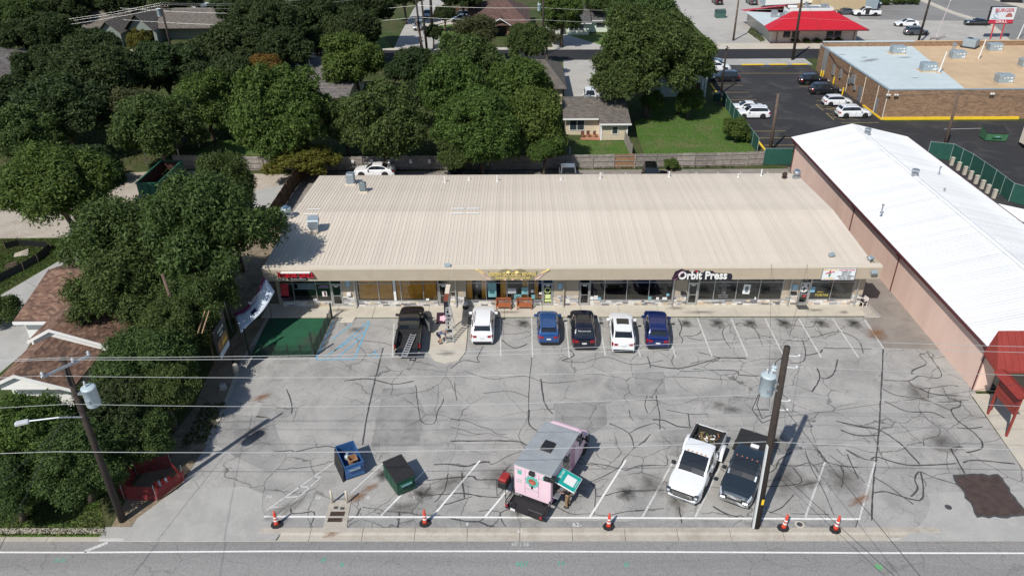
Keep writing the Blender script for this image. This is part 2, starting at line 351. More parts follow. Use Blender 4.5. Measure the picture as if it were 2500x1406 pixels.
CRACKS += [[(-4.71,40.52),(-3.65,40.33),(-2.73,39.78),(-2.00,39.47),(-1.43,38.94),(-0.88,38.99)],
 [(-4.65,39.66),(-3.83,39.42),(-3.18,39.06),(-2.46,39.00)],
 [(-4.54,38.30),(-0.33,38.29),(0.45,37.89),(1.15,38.00)],
 [(-4.38,36.14),(-3.93,36.14),(-3.24,35.98),(-2.51,36.35),(-2.05,36.35),(-1.71,36.13),(-0.63,36.94),(0.14,37.33)],
 [(-4.28,34.88),(-3.63,34.99),(-2.82,35.04),(-2.66,34.78),(-1.85,34.78),(-0.97,34.78)],
 [(-1.03,33.88),(-1.12,34.88),(-0.84,35.71),(-0.54,36.02)],
 [(0.69,41.51),(0.67,40.01),(1.26,39.23)],
 [(4.36,34.56),(5.28,35.07),(6.25,35.80),(6.72,36.65),(7.45,37.59),(8.23,38.21),(8.73,38.97)],
 [(7.45,37.59),(7.33,39.03),(6.09,40.05)],
 [(7.33,39.03),(8.12,39.62),(8.97,39.99)],
 [(7.64,41.49),(7.62,40.73),(7.81,40.30)],
 [(3.81,36.17),(4.63,36.07),(5.08,36.10),(6.24,35.75),(6.81,35.59),(7.62,36.01),(8.60,36.00)],
 [(4.61,33.33),(5.34,33.48),(6.23,33.77),(8.27,33.91)],
 [(4.35,34.51),(4.60,34.06),(4.57,33.28),(4.38,31.97)],
 [(2.22,32.53),(3.03,31.97),(4.14,31.97),(5.10,31.83),(6.24,32.15),(8.01,32.24)],
 [(-2.40,32.16),(-1.78,32.26),(-1.14,32.12),(-0.73,32.30),(-0.17,32.35)],
 [(-4.04,31.62),(-3.12,31.39),(-2.37,31.39),(-1.90,31.89),(-1.64,32.26)],
 [(-2.37,31.39),(-1.81,31.08),(-1.46,31.04)],
 [(-1.14,32.07),(-1.06,31.53),(-0.78,30.99)],
 [(-4.13,32.82),(-3.58,33.06),(-2.88,33.34)],
 [(-4.19,33.64),(-3.47,33.59),(-2.10,33.34),(-1.31,33.29),(-0.81,33.49)]]
CRACKS += [[(7.77,39.44),(9.05,40.01),(9.36,39.93),(9.83,39.43)],
 [(9.89,46.70),(11.95,46.28),(14.18,47.10),(15.41,47.62),(17.35,47.51)],
 [(9.88,47.86),(9.85,46.39)],
 [(13.02,46.18),(16.11,45.96),(16.22,45.46),(17.75,45.35)],
 [(10.69,45.28),(12.70,45.18),(15.60,44.87),(16.08,45.36)],
 [(9.12,43.09),(8.79,42.00),(8.88,41.12)],
 [(8.18,42.58),(9.67,42.54)],
 [(9.75,43.09),(9.67,41.12),(9.45,39.43)],
 [(10.23,41.47),(11.66,41.03),(13.00,41.02)],
 [(11.66,41.03),(11.49,39.59)],
 [(9.11,40.44),(9.87,40.35),(10.65,39.76),(11.49,39.59)],
 [(15.18,42.88),(16.79,42.70)],
 [(16.28,41.45),(17.35,41.44)],
 [(7.52,37.61),(8.25,38.31),(8.72,38.95)],
 [(7.28,35.82),(8.43,36.01),(9.36,36.04),(9.41,36.92)],
 [(7.00,33.74),(8.79,33.87)],
 [(21.55,40.23),(22.51,39.72),(24.12,39.39)],
 [(21.49,39.32),(22.46,38.75),(23.78,38.83)],
 [(15.54,35.30),(16.12,35.73),(16.54,36.46),(17.60,37.21)],
 [(16.27,36.24),(17.28,35.87),(18.42,36.23),(18.66,35.44)],
 [(17.21,35.80),(17.36,34.53),(15.87,34.19),(14.98,34.19)],
 [(16.95,34.19),(18.13,34.46)],
 [(19.16,37.51),(19.50,36.38),(18.55,36.02)],
 [(18.48,37.36),(18.35,36.02),(18.43,34.19),(18.41,32.73),(18.38,31.85)],
 [(20.52,37.50),(20.79,36.82)],
 [(21.17,37.42),(22.01,36.52),(22.81,36.45)],
 [(19.88,36.90),(20.97,35.15),(21.20,34.46)],
 [(20.23,35.87),(20.28,35.44),(19.62,34.05)],
 [(11.45,32.55),(12.09,31.98),(12.78,31.73)],
 [(9.43,32.49),(9.39,31.24)],
 [(6.80,32.24),(8.54,32.36)],
 [(14.66,32.04),(15.44,32.42),(16.53,33.45)],
 [(15.87,31.98),(18.12,31.91)],
 [(22.31,46.34),(22.01,44.94),(20.92,43.42)],
 [(24.19,47.37),(23.36,45.73),(22.64,45.04),(22.17,45.04)]]
CRACKS += [[(26.54,44.82),(28.36,44.70),(29.38,45.27),(30.39,45.03),(31.17,45.50),(31.40,48.44)],
 [(29.00,45.51),(29.28,45.98),(30.65,46.81),(30.66,47.93),(31.25,48.11)],
 [(28.36,44.70),(28.71,43.79),(31.06,44.12),(31.69,44.01)],
 [(28.71,43.79),(29.49,43.13),(31.04,42.97)],
 [(26.12,43.80),(26.74,43.03),(28.44,42.60),(29.29,41.85),(29.83,41.33)],
 [(28.84,42.59),(29.41,43.68),(29.99,43.90)],
 [(30.47,43.90),(30.32,43.02),(30.27,42.38)],
 [(29.17,42.17),(30.87,42.37),(31.59,42.48)],
 [(31.00,42.37),(30.62,41.74),(29.88,41.43),(29.72,40.32),(30.12,39.34),(30.29,38.21),(29.85,37.48),(28.75,37.13)],
 [(25.67,42.39),(26.76,41.24),(28.42,41.13),(29.00,40.56)],
 [(27.59,41.18),(27.90,40.03),(28.14,39.45),(27.65,38.69),(26.64,38.41),(26.32,37.76)],
 [(29.33,39.54),(30.05,39.44),(31.10,39.63)],
 [(21.55,40.25),(22.78,39.75),(24.03,39.36),(24.86,38.04),(25.28,36.09)],
 [(21.55,39.37),(22.28,38.79),(23.67,38.79)],
 [(28.77,37.67),(27.94,37.49),(27.83,36.51),(27.67,35.24)],
 [(22.39,36.53),(22.94,36.70),(24.46,36.00),(27.63,36.12)],
 [(28.08,36.17),(28.87,36.42),(31.27,36.07)],
 [(21.98,34.92),(22.58,34.11),(23.34,32.70)],
 [(21.40,33.63),(22.18,33.71),(23.32,33.16),(24.12,33.16),(25.03,35.41),(24.37,34.75),(24.19,33.94),(23.50,33.32)],
 [(25.03,35.41),(25.62,34.91),(26.82,34.26)],
 [(21.14,37.42),(21.69,36.62)],
 [(19.39,37.33),(19.51,36.27),(21.24,35.75)],
 [(21.04,36.97),(20.91,34.76)],
 [(20.23,35.93),(20.16,35.09)]]
CRACKS += [[(-16.02,37.26),(-14.82,37.42),(-14.63,37.25),(-13.42,37.70),(-12.59,37.81),(-12.02,37.69)],
 [(-15.35,35.68),(-14.75,35.68),(-14.34,35.84),(-14.10,35.79),(-12.60,36.10),(-12.20,36.37),(-11.81,36.31)],
 [(-5.44,36.09),(-4.47,36.14),(-3.47,35.92),(-2.59,36.24),(-1.91,36.35)],
 [(-5.75,34.68),(-4.52,34.88),(-3.06,35.09),(-2.67,34.78),(-1.73,34.78)],
 [(-5.07,32.91),(-4.58,33.88),(-4.47,35.30)],
 [(-3.59,35.40),(-3.53,34.48),(-3.32,33.29)],
 [(-5.55,33.49),(-4.41,33.54),(-3.34,33.63),(-2.32,33.29)],
 [(-4.76,32.63),(-3.93,32.91),(-3.24,33.25)],
 [(-9.33,32.50),(-8.39,32.35),(-7.94,32.17),(-6.74,32.08),(-5.67,31.89),(-4.62,31.89)],
 [(-9.46,32.45),(-9.57,31.90),(-10.02,31.35)],
 [(-7.10,32.17),(-7.00,30.91)],
 [(-4.61,31.75),(-3.91,31.62),(-3.00,31.39),(-2.45,31.39),(-1.82,31.03)],
 [(-13.62,32.45),(-13.36,31.99),(-12.29,32.17),(-12.08,31.90)],
 [(-12.06,31.81),(-12.13,30.91)]]
CRACKS += [[(13.16,53.17),(13.26,51.98),(12.85,50.84),(12.99,50.14),(12.74,49.59)],
 [(14.77,51.98),(14.66,51.25),(14.04,50.69),(13.07,50.55)],
 [(16.64,51.75),(16.33,51.10),(16.29,50.12),(16.50,48.89)],
 [(13.36,50.41),(14.52,49.99),(16.25,50.12)],
 [(19.03,51.81),(19.12,50.66),(19.01,49.15)],
 [(19.14,50.73),(20.90,50.09),(22.59,49.81),(23.08,50.36),(24.11,50.63),(23.88,51.56)],
 [(21.27,53.20),(21.64,52.52),(23.05,51.93),(23.84,51.92),(24.46,52.81)],
 [(24.11,50.63),(25.56,51.19),(26.45,50.62),(26.78,49.65),(26.47,48.18)],
 [(23.73,48.86),(27.35,48.77)],
 [(22.37,50.09),(22.21,48.86),(21.58,47.17),(20.45,46.86)],
 [(21.89,47.88),(23.24,48.33),(23.46,48.72)],
 [(13.80,48.37),(14.70,47.98),(15.38,47.65),(17.32,47.64)],
 [(12.89,46.83),(13.95,47.27),(14.83,47.20),(15.38,47.65)]]
def smooth_path(p, rr):
    out = []; n = len(p)
    for i in range(n-1):
        a, b_, c, d = p[max(i-1,0)], p[i], p[i+1], p[min(i+2,n-1)]; k = max(3, int(math.dist(b_,c)/.35))
        for j in range(k + (i == n-2)):
            t = j/k; q = [.5*(2*b_[e]+(c[e]-a[e])*t+(2*a[e]-5*b_[e]+4*c[e]-d[e])*t*t+(3*b_[e]-a[e]-3*c[e]+d[e])*t**3) for e in (0,1)]
            out.append((q[0]+rr.uniform(-.02,.02), q[1]+rr.uniform(-.02,.02)))
    return out
for k, c in enumerate(CRACKS):
    path = smooth_path(c, rnd); b = MB(); w0 = rnd.choice([.05, .06, .075, .10])
    ribbon(b, path, [w0*(.75+.5*rnd.random()) for _ in path], .0158 + .0004*(k % 10)); b.build('tar_seam', m_tar, lot)
# painted lines on the lot
def line(pts, w, m=m_wornw, z=.021, par=lot, name='parking_line'):
    b = MB(); ribbon(b, pts, w, z); return b.build(name, m, par)
for a, c in (((1.06, 53.46),(1.03, 47.78)),((3.88, 53.38),(3.85, 47.66)),((6.57, 53.43),(6.64, 47.97)),((9.28, 53.35),(9.30, 47.85)),((11.97, 53.20),(11.99, 47.68)),((14.77, 53.31),(14.78, 47.82)),((17.54, 53.17),(17.50, 47.81)),((20.34, 53.15),(20.25, 47.91)),((23.10, 53.14),(23.06, 47.62)),((25.89, 53.12),(25.87, 47.56)),((28.43, 52.98),(28.28, 48.74)),((-1.53, 53.41),(-1.42, 47.90)),((-10.28, 52.59),(-9.74, 47.83))):
    line([a, c], .11)
for a, c in (((-5.94, 35.58),(-8.13, 31.86)),((-2.52, 36.46),(-5.13, 31.73)),((-0.71, 33.92),(-2.03, 31.73)),((6.80, 36.48),(4.10, 31.72)),((9.72, 36.21),(7.17, 31.72)),((12.96, 36.39),(10.25, 31.71)),((15.91, 36.27),(13.61, 31.71)),((19.38, 36.26),(16.64, 31.68)),((22.54, 36.26),(19.76, 31.61))):
    line([a, c], .12, m_white if a[0] < 8 else m_wornw)
line([(-15.01, 31.78), (-6.45, 31.73), (5.53, 31.66), (19.78, 31.55)], .13, m_white, .0225)
for a, c in (((-11.79, 36.37),(-14.98, 32.29)), ((-12.40, 34.99),(-14.16, 31.87)), ((-12.86, 34.99),(-12.33, 35.02)), ((-13.55, 34.15),(-12.87, 34.18)), ((-14.13, 33.30),(-13.35, 33.37)), ((-14.75, 32.51),(-13.86, 32.54)), ((-8.53, 36.48),(-10.25, 33.66))):
    line([a, c], .10, m_wornw, .0195)
line([(22.51, 36.18), (19.04, 30.54)], .05, m_tar, .0185, name='tar_seam')
# blue access aisle and symbol
for pts in ([(-15.32, 52.93),(-15.61, 47.54)], [(-12.36, 52.91),(-12.63, 47.58)], [(-15.61, 47.54),(-12.63, 47.58)], [(-14.42, 48.62),(-12.43, 52.91)], [(-14.92, 47.97),(-12.51, 51.38)], [(-13.95, 47.85),(-12.67, 50.43)], [(-14.92, 50.21),(-13.73, 52.61)]):
    line(pts, .10, m_bluep, .020)
b = MB(); c = (-11.20, 48.06); ribbon(b, [(c[0]+.28*math.cos(t*.45), c[1]+.28*math.sin(t*.45)) for t in range(-3, 9)], .07, .020)
ribbon(b, [(c[0]+.02,c[1]+.75),(c[0]+.02,c[1]+.25),(c[0]+.35,c[1]+.2)], .09, .0205); b.build('wheelchair_symbol', m_bluep, lot)
# survey numbers sprayed on the pavement
for body, q, sz, m, par, z in (('62-', (3.32, 31.13), .42, m_white, lot, .026), ('61-', (0.08, 30.65), .34, m_white, street, .05), ('58', (-9.23, 33.26), .34, m_white, lot, .026), ('6', (-3.03, 31.20), .36, m_white, lot, .026), ('578', (-6.19, 33.25), .34, m_white, lot, .026), ('56', (-12.16, 33.26), .34, m_white, lot, .026), ('54', (-15.16, 33.34), .34, m_white, lot, .026), ('60 | 36', (0.03, 29.82), .36, m_wornw, street, -.09),
                             ('407', (0.11, 28.43), .5, m_green_p, street, -.09), ('H', (2.27, 28.49), .5, m_green_p, street, -.09), ('#', (5.85, 28.43), .5, m_green_p, street, -.09), ('x', (-9.77, 28.49), .6, m_green_p, street, -.09), ('*', (19.53, 28.05), 1.0, mat('green_spray', (.03,.5,.1), .8), street, -.09), ('#', (-10.85, 28.77), .5, m_green_p, street, -.09), ('==', (-25.50, 28.70), .6, m_green_p, street, -.09)):
    text('survey_mark', body, sz, m, par, (q[0], q[1], z), (0,0,0), ext=0)
# stains on the lot: soft-edged oil and rust
def stain_mat(name, col, dens):
    m = bpy.data.materials.new(name); m.use_nodes = True; t = m.node_tree; n = t.nodes; l = t.links; bs = n['Principled BSDF']
    bs.inputs['Base Color'].default_value = (*col, 1); bs.inputs['Roughness'].default_value = .8
    tc = n.new('ShaderNodeTexCoord'); ln = n.new('ShaderNodeVectorMath'); ln.operation = 'LENGTH'; l.new(tc.outputs['Object'], ln.inputs[0])
    nz = n.new('ShaderNodeTexNoise'); nz.inputs['Scale'].default_value = 2.2; nz.inputs['Detail'].default_value = 6; l.new(tc.outputs['Object'], nz.inputs['Vector'])
    a = n.new('ShaderNodeMath'); a.operation = 'MULTIPLY_ADD'; l.new(nz.outputs['Fac'], a.inputs[0]); a.inputs[1].default_value = 1.3; l.new(ln.outputs['Value'], a.inputs[2])
    mr = n.new('ShaderNodeMapRange'); mr.inputs[1].default_value = .55; mr.inputs[2].default_value = 1.45; mr.inputs[3].default_value = dens; mr.inputs[4].default_value = 0; l.new(a.outputs[0], mr.inputs[0])
    l.new(mr.outputs[0], bs.inputs['Alpha']); return m
m_oil = stain_mat('oil_stain', (.018,.016,.014), .85); m_rust = stain_mat('rust_stain', (.26,.115,.04), .75); m_damp = stain_mat('damp_stain', (.09,.078,.066), .55); m_chalk = stain_mat('pale_scuff', (.50,.48,.45), .5)
sq = MB(); sq.quad((-1,-1,0),(1,-1,0),(1,1,0),(-1,1,0))
sms = {}
def stain(q, rx, ry, m, z=.030, rz=0.0, par=lot):
    if m.name not in sms: sms[m.name] = sq.mesh('stain', m)
    o = link('stain', sms[m.name], par, (q[0],q[1],z), (0,0,rz)); o.scale = (rx, ry, 1); return o
for i, q in enumerate(((0.37, 52.52), (13.69, 52.45), (16.26, 52.43), (18.93, 52.42), (21.70, 52.40), (24.70, 52.38), (27.36, 52.37))):
    stain(q, .75 + .25*rnd.random(), .8 + .3*rnd.random(), m_oil, .030 + .0003*i, rnd.random())
for i, (q, a, c, m) in enumerate((((-5.93, 33.59),1.0,.9,m_oil),((0.04, 32.43),.6,1.1,m_oil),((13.96, 41.91),.9,.8,m_damp),((14.85, 41.46),.8,.5,m_damp),((-9.85, 33.26),1.2,.5,m_rust),((-9.13, 34.11),.9,.35,m_rust),((-10.66, 30.57),.9,.35,m_rust),((-8.53, 35.16),.8,.7,m_oil),((6.49, 33.57),.9,.8,m_oil),((-18.37, 42.95),1.1,.5,m_rust),((17.88, 34.40),1.5,.6,m_damp),((20.36, 33.05),1.4,.4,m_rust),((7.22, 37.35),1.3,1.0,m_chalk),((-12.03, 34.11),1.2,1.0,m_chalk),((17.76, 32.56),1.5,.5,m_chalk),((9.34, 32.90),1.5,.8,m_damp),((-13.23, 51.68),.7,.9,m_damp),((30.49, 47.22),1.5,1.0,m_chalk),((-0.54, 47.36),1.6,1.0,m_chalk),((4.58, 44.77),2.2,1.2,m_chalk),((16.98, 38.11),1.6,1.4,m_damp),((-17.78, 39.01),1.6,1.2,m_damp),((-4.25, 34.44),2.2,1.0,m_damp),((3.30, 34.09),1.8,1.3,m_damp),((8.10, 34.42),1.6,1.2,m_damp),((16.49, 34.76),2.4,1.6,m_damp),((20.02, 34.75),1.8,1.8,m_damp),((-13.86, 32.44),2.0,.6,m_damp),((-7.02, 32.44),1.8,.7,m_damp),((-1.23, 35.14),1.6,1.2,m_damp),((-16.56, 50.22),1.8,1.2,m_damp),((28.39, 43.24),2.0,1.2,m_damp),((27.65, 38.08),1.5,1.4,m_damp))):
    stain(q, a, c, m, .034 + .0003*i, .5 if m is m_rust else rnd.random()*3)
# driveway aprons
drive = sheet('driveway', [(-22.56, 30.01), (-22.45, 31.66), (-21.05, 33.95), (-16.84, 34.19), (-15.61, 33.61), (-15.32, 32.45), (-14.85, 31.65), (-13.69, 30.57), (-13.87, 30.01)], .020, m_conc_g)
drive2 = sheet('driveway', [(21.20, 29.89), (22.63, 30.78), (23.69, 31.70), (24.48, 32.88), (24.54, 33.54), (26.54, 33.71), (31.95, 33.70), (30.57, 29.89)], .0205, m_conc_g)
b = MB(); b.quad((-24.0,30.03,-.096),((-13.87, 30.01)[0]+.05,30.03,-.096),((-13.87, 30.01)[0]+.05,30.16,.0195),(-24.0,30.16,.0195)); b.quad((-24.0,30.16,.0195),(-22.4,30.16,.0195),(-22.4,31.0,.0195),(-24.0,31.0,.0195)); b.build('gutter_slope', m_conc_g, drive)
b = MB(); b.quad(((21.20, 29.89)[0]-.4,30.03,-.096),((30.57, 29.89)[0],30.03,-.096),((30.57, 29.89)[0],30.16,.0198),((21.20, 29.89)[0]-.4,30.16,.0198)); b.build('gutter_slope', m_conc_g, drive2)
b = MB(); rr = random.Random(5); poly = []
for a, c in (((26.87, 35.09),(29.71, 35.19)),((29.71, 35.19),(29.68, 31.69)),((29.68, 31.69),(26.57, 31.63)),((26.57, 31.63),(26.87, 35.09))): poly += wobble(a, c, 9, .10, rr)[:-1]
b.prism(poly, .0, .035)
pat = b.build('tar_patch', m_tar, drive2)
b = MB(); cxp = sum(p[0] for p in poly)/len(poly); cyp = sum(p[1] for p in poly)/len(poly)
b.prism([(cxp+(p[0]-cxp)*.92, cyp+(p[1]-cyp)*.92) for p in poly], .0, .040); b.build('tar_patch', m_tarp, drive2)
b = MB(); q = (25.31, 32.46); b.lathe([(.20,0),(.20,.03)], (q[0],q[1],.0), 14); b.build('manhole_cover', m_tar, drive2)
# walkway in front of the shops: slabs between joints, with a kerb face
walk = bpy.data.objects.new('walkway', None); COL.objects.link(walk); walk['kind'] = 'structure'
xs = [-21.5, -18.4, -15.3, -12.2, -9.1, -7.6, -4.4, -1.2, 2.0, 5.2, 8.4, 11.7, 15.0, 18.2, 21.4, 24.6, 28.75]
for i in range(len(xs)-1):
    b = MB(); b.bbox(xs[i]+.008, xs[i+1]-.008, 53.50, 55.62, -.1, .12 + rnd.random()*.004, .02); b.build('paving_slab', m_conc, walk)
m_walkst = m_damp
for i, (q, a, c) in enumerate((((-15.13, 54.53),1.4,.5),((13.25, 54.67),1.2,.5),((15.18, 54.01),2.0,.45),((-9.22, 54.36),1.0,.6),((5.26, 54.07),1.3,.5),((24.83, 54.28),1.1,.4),((27.10, 53.94),.6,.5),((-0.92, 54.11),1.8,.4))):
    stain(q, a, c*.8, m_damp, .1285 + .0003*i, 0, walk)
b = MB(); q0 = (-14.62, 53.40); b.add([(q0[0],53.49,.118),(q0[0]+1.05,53.49,.118),(q0[0]+.85,52.75,.01),(q0[0]-.2,52.75,.01)], [(0,3,2,1)]); b.build('ramp', m_conc, walk)
# planter-like concrete tongue with the pylon sign
ton = [(-6.99, 53.44), (-7.07, 50.17), (-6.99, 48.37), (-6.48, 47.39), (-5.51, 46.96), (-4.60, 47.27), (-4.16, 48.35), (-4.14, 50.16), (-4.22, 53.43)]
isl = MB(); isl.prism(ton, -.05, .10); island = isl.build('concrete_island', m_conc, kind='structure')
stain((-5.54, 48.22), 1.1, .55, m_damp, .105, 0, island)
# side strip, alleys, lots behind
area('side_alley', [(28.64, 53.36), (29.17, 55.23), (30.45, 59.07), (32.87, 86.90), (32.55,87), (32.55,48.5), (28.33, 48.85)], m_alley, .010)
stain((28.57, 50.86), 1.4, 1.2, m_rust, .03, .3, lot)
area('corner_pad', [(28.62, 55.04), (29.58, 55.03), (29.81, 53.22), (28.60, 53.23)], m_curb, .03)
b = MB(); ribbon(b, [(29.50, 56.79), (29.92, 53.35)], .06, .035); ribbon(b, [(28.62, 53.29), (29.86, 53.35)], .06, .0355); b.build('white_edge', m_wornw, lot)
alley = area('back_alley', [(-26,73.0), (33,73.0), (33,86.6), (-26,86.4)], m_alley, .008)
for xx in (9.7, 12.5, 20.9, 23.5, 26.2, 29.4, 31.2):
    line([(xx+.3, 85.6), (xx, 80.5)], .12, m_wornw, .014, alley)
sw = area('pavement', [(32.10, 43.13), (34.13, 43.12), (38.74, 43.11), (35.38, 33.69), (32.15, 34.04), (31.47, 35.44)], m_conc, .04)
side = area('gravel_yard', [(-61.28, 63.67), (-73.72, 80.65), (-59.41, 80.48), (-54.22, 84.11), (-48.73, 85.99), (-41.77, 87.23), (-30.81, 85.75), (-25.51, 85.29), (-25.53, 70.48), (-34.74, 69.15), (-42.93, 69.70), (-44.99, 68.78), (-52.42, 68.66)], m_gravel, .006)
area('dirt_strip', [(-28,53.6), (-20.3,53.6), (-20.3,75), (-28,75)], m_dirt, .0075)
area('lane', [(-32.55, 79.00), (-25.63, 83.75), (-25.46, 76.66), (-25.68, 69.53), (-31.98, 69.59)], m_conc_g, .010)
drv3 = area('drive', [(-43.10, 66.41), (-40.38, 66.92), (-39.97, 63.50), (-40.32, 57.41), (-38.65, 48.63), (-39.34, 43.49), (-45.33, 43.52), (-45.71, 57.30)], m_conc_g, .010)
b = MB(); ribbon(b, [(-43.51, 63.53), (-40.94, 62.69)], .03, .014); ribbon(b, [(-45.05, 60.00), (-41.42, 57.42)], .03, .014); b.build('expansion_joint', m_tar, drv3)
area('lawn', [(-61.28, 63.67), (-52.42, 68.66), (-44.99, 68.78), (-43.10, 66.41), (-45.71, 57.30), (-47.47, 46.52)], m_grass, .009)
area('verge', [(-39.21, 30.30), (-43.33, 35.59), (-32.23, 34.49), (-30.02, 33.29), (-25.60, 33.45), (-23.62, 30.28)], m_grass, .009)
area('dirt_strip', [(-23.65, 30.34), (-23.80, 34.48), (-22.87, 41.59), (-23.28, 46.93), (-22.75, 53.29), (-20.93, 53.53), (-21.09, 46.92), (-20.71, 41.58), (-20.59, 38.01), (-21.02, 33.89), (-22.48, 31.56), (-22.61, 30.13)], m_dirt, .010)
b = MB(); c0 = [(-20.93, 53.53), (-21.15, 46.92), (-20.71, 41.58), (-20.59, 38.01)]; ribbon(b, c0, .28, .06); b.build('lot_kerb', m_curb, lot)
# yards and lawns beyond the back fence
area('lawn', [(15.9,88.2), (16.15, 104.41), (20.45, 111.67), (29.13, 112.33), (31.07, 110.26), (30.03, 91.72)], m_grass, .012)
area('lawn', [(6.56, 91.77), (7.59, 97.16), (14.58, 96.57), (14.22, 91.66)], m_grass, .012)
area('lawn', [(-41.59, 92.18), (-40.02, 98.41), (-36.08, 96.40), (-32.64, 92.05)], m_grass, .012)
area('lawn', [(-69.79, 98.06), (-74.48, 105.99), (-69.77, 104.98), (-64.31, 97.16)], m_grass, .012)
area('lawn', [(7.50, 133.40), (5.41, 134.57), (5.96, 139.80), (8.96, 140.33)], m_grass, .012)
area('lawn', [(-44.20, 148.07), (-46.03, 155.03), (-27.06, 159.27), (-24.12, 150.21)], m_grass, .012)
area('lawn', [(-17.43, 150.71), (-18.73, 172.41), (-11.41, 177.53), (-5.11, 150.37)], m_grass, .012)
area('lawn', [(9.59, 151.34), (10.02, 162.01), (19.87, 161.71), (19.49, 151.06)], m_grass, .012)
area('lawn', [(-14.86, 187.30), (-11.27, 192.36), (-10.95, 186.15), (-14.32, 182.34)], m_grass, .012)
area('lawn', [(12.68, 113.27), (12.15, 119.88), (15.17, 119.13), (15.76, 113.21)], m_grass, .012)
area('patio', [(8.15, 97.31), (8.88, 99.78), (11.26, 99.75), (11.12, 97.10)], mat('terracotta_paving', (.36,.17,.10), .85, var=.2), .022)
area('courtyard', [(10.2,112.5), (7.05, 114.44), (8.23, 140.65), (21.97, 140.30), (13.83, 119.84), (14.64, 114.29)], m_lotpale, .014)
# back road with pavements
br = area('back_road', [(-160,140.6), (-160,149.4), (-22,149.0), (10,148.6), (60,147.9), (200,147.5), (200,140.3), (60,140.6), (10,140.7)], m_road, .016)
area('pavement', [(-160,149.4), (-22,149.0), (-22,150.6), (-160,151.2)], m_conc, .03)
area('pavement', [(-14,148.9), (7,148.65), (7,150.6), (-14,150.9)], m_conc, .03)
area('pavement', [(32,136.2), (52,136.0), (52,140.6), (32,140.6)], m_conc_g, .022)
area('pavement', [(18.6,148.45), (60,147.9), (60,153.0), (44,153), (18.6,153)], m_conc, .022)
area('driveway', [(6.8,148.6), (18.6,148.45), (10.02, 162.01), (8.07, 171.53), (5.87, 172.48), (6.60, 156.42)], m_lotpale, .024)
sst = area('side_street', [(-24,149.0), (-14,148.95), (-15.5,155), (-17.2,170), (-16.5,190), (-16,250), (-24,250), (-25,190), (-24.5,165)], m_lotpale, .020)
area('driveway', [(-20.98, 172.48), (-15.24, 179.52), (-6.94, 181.13), (-6.78, 176.46), (-16.04, 172.32), (-20.35, 170.73)], m_conc, .026)
area('path', [(-16.89, 194.71), (-16.55, 203.75), (-18.64, 203.83), (-18.80, 193.70)], m_conc, .026)
dl = area('car_park', [(31.2,88.4), (33.4,86.9), (45.6,86.6), (45.6,50), (200,50), (200,104.2), (51.5,104.2), (51.0,136.0), (31.4,136.2)], m_dark, .018)
bl = area('restaurant_lot', [(60,147.9), (140,147.5), (140,182), (100,206), (60,206), (38,206), (38,153), (60,153)], m_lotpale, .018)
area('worn_lot', [(77.03, 184.01), (90.32, 196.69), (98.66, 196.37), (98.27, 183.25), (98.60, 172.94), (84.11, 174.32), (75.62, 175.51)], m_avenue, .024)
av = area('avenue', [(101.12, 199.10), (100.11, 183.18), (102.26, 171.49), (95.61, 150.31), (92.52, 134.71), (116.17, 134.12), (124.57, 198.18)], m_avenue, .026)
b = MB(); ribbon(b, [(99.93, 199.15), (99.38, 183.21), (100.89, 170.23), (94.47, 149.65), (90.64, 133.34)], 1.6, .032); b.build('avenue_kerb', m_conc, av)
area('pavement', [(116.54, 201.98), (117.91, 186.55), (118.57, 172.27), (121.87, 177.61), (121.45, 192.73)], m_conc, .036)
for k, yy in enumerate((107.4, 110.2, 113.9, 117.9, 121.9, 125.9)):
    line([(31.9, yy+1.2), (36.4, yy+1.2)], .12, m_worny, .026, dl)
    line([(45.2, yy-3.6), (50.4, yy-3.6)], .12, m_worny, .026, dl)
for k, yy in enumerate((92.0, 94.8, 97.6, 100.4)): line([(31.9, yy), (36.4, yy)], .12, m_worny, .026, dl)
line([(36.0,130.6), (50.6,130.2)], .14, m_worny, .026, dl)
for a, c in (((44.6,108.3),(44.6,105.0)), ((44.6,108.3),(48.0,105.0)), ((44.6,112.6),(44.6,109.4)), ((44.6,112.6),(48,109.4)), ((44.6,110.8),(46.4,109.4)), ((44.6,106.6),(46.2,105))): line([a,c], .10, m_worny, .027, dl)
for a, c in (((58,100.8),(66,101.2)), ((68,88.5),(74,89.2)), ((70,95),(76,95)), ((41,90.5),(47,98.5))): line([a,c], .12, m_wornw, .026, dl)
for (a, c) in ((39.5,43.4),(44.4,47.5),(48.3,51)):
    b = MB(); b.bbox(a, c, 136.0, 136.35, 0, .16, .02); b.build('yellow_kerb', m_yellow, dl)

# ================================================================ BUILDINGS
m_roofcream = mat('cream_roof_metal', (.62,.548,.458), .5, .0, .07, 1.2, var2=.06, scale2=.35, spec=.3, rand=.05, stretch=(1,.18,1))
m_fascia = mat('taupe_stucco', (.41,.35,.265), .85, var=.05, scale=1.5, bump=.15, bscale=60)
m_cap = mat('cream_trim', (.62,.55,.45), .6, var=.04)
m_taupe = mat('taupe_wall', (.40,.34,.26), .85, var=.06, scale=2)
m_alu = mat('aluminium_frame', (.48,.49,.49), .35, .6, .05)
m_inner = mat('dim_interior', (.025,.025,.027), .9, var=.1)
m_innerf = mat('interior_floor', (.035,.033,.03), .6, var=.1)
m_glass = glass_mat('shop_glass', (.98,.99,.99), .0, .98)
m_gold = mat('gold_curtain', (.85,.41,.045), .85, var=.15, scale=2)
m_wht = mat('white_trim', (.74,.74,.72), .5, var=.03)
m_blk = mat('black_metal', (.018,.018,.02), .5, var=.05)
m_galv = mat('galvanised_steel', (.46,.49,.51), .38, .7, .12, 4)
m_galvb = mat('blue_grey_sheet_metal', (.34,.41,.45), .45, .3, .10, 3)
m_rust2 = mat('rusted_steel', (.055,.035,.028), .8, .2, .3, 5)
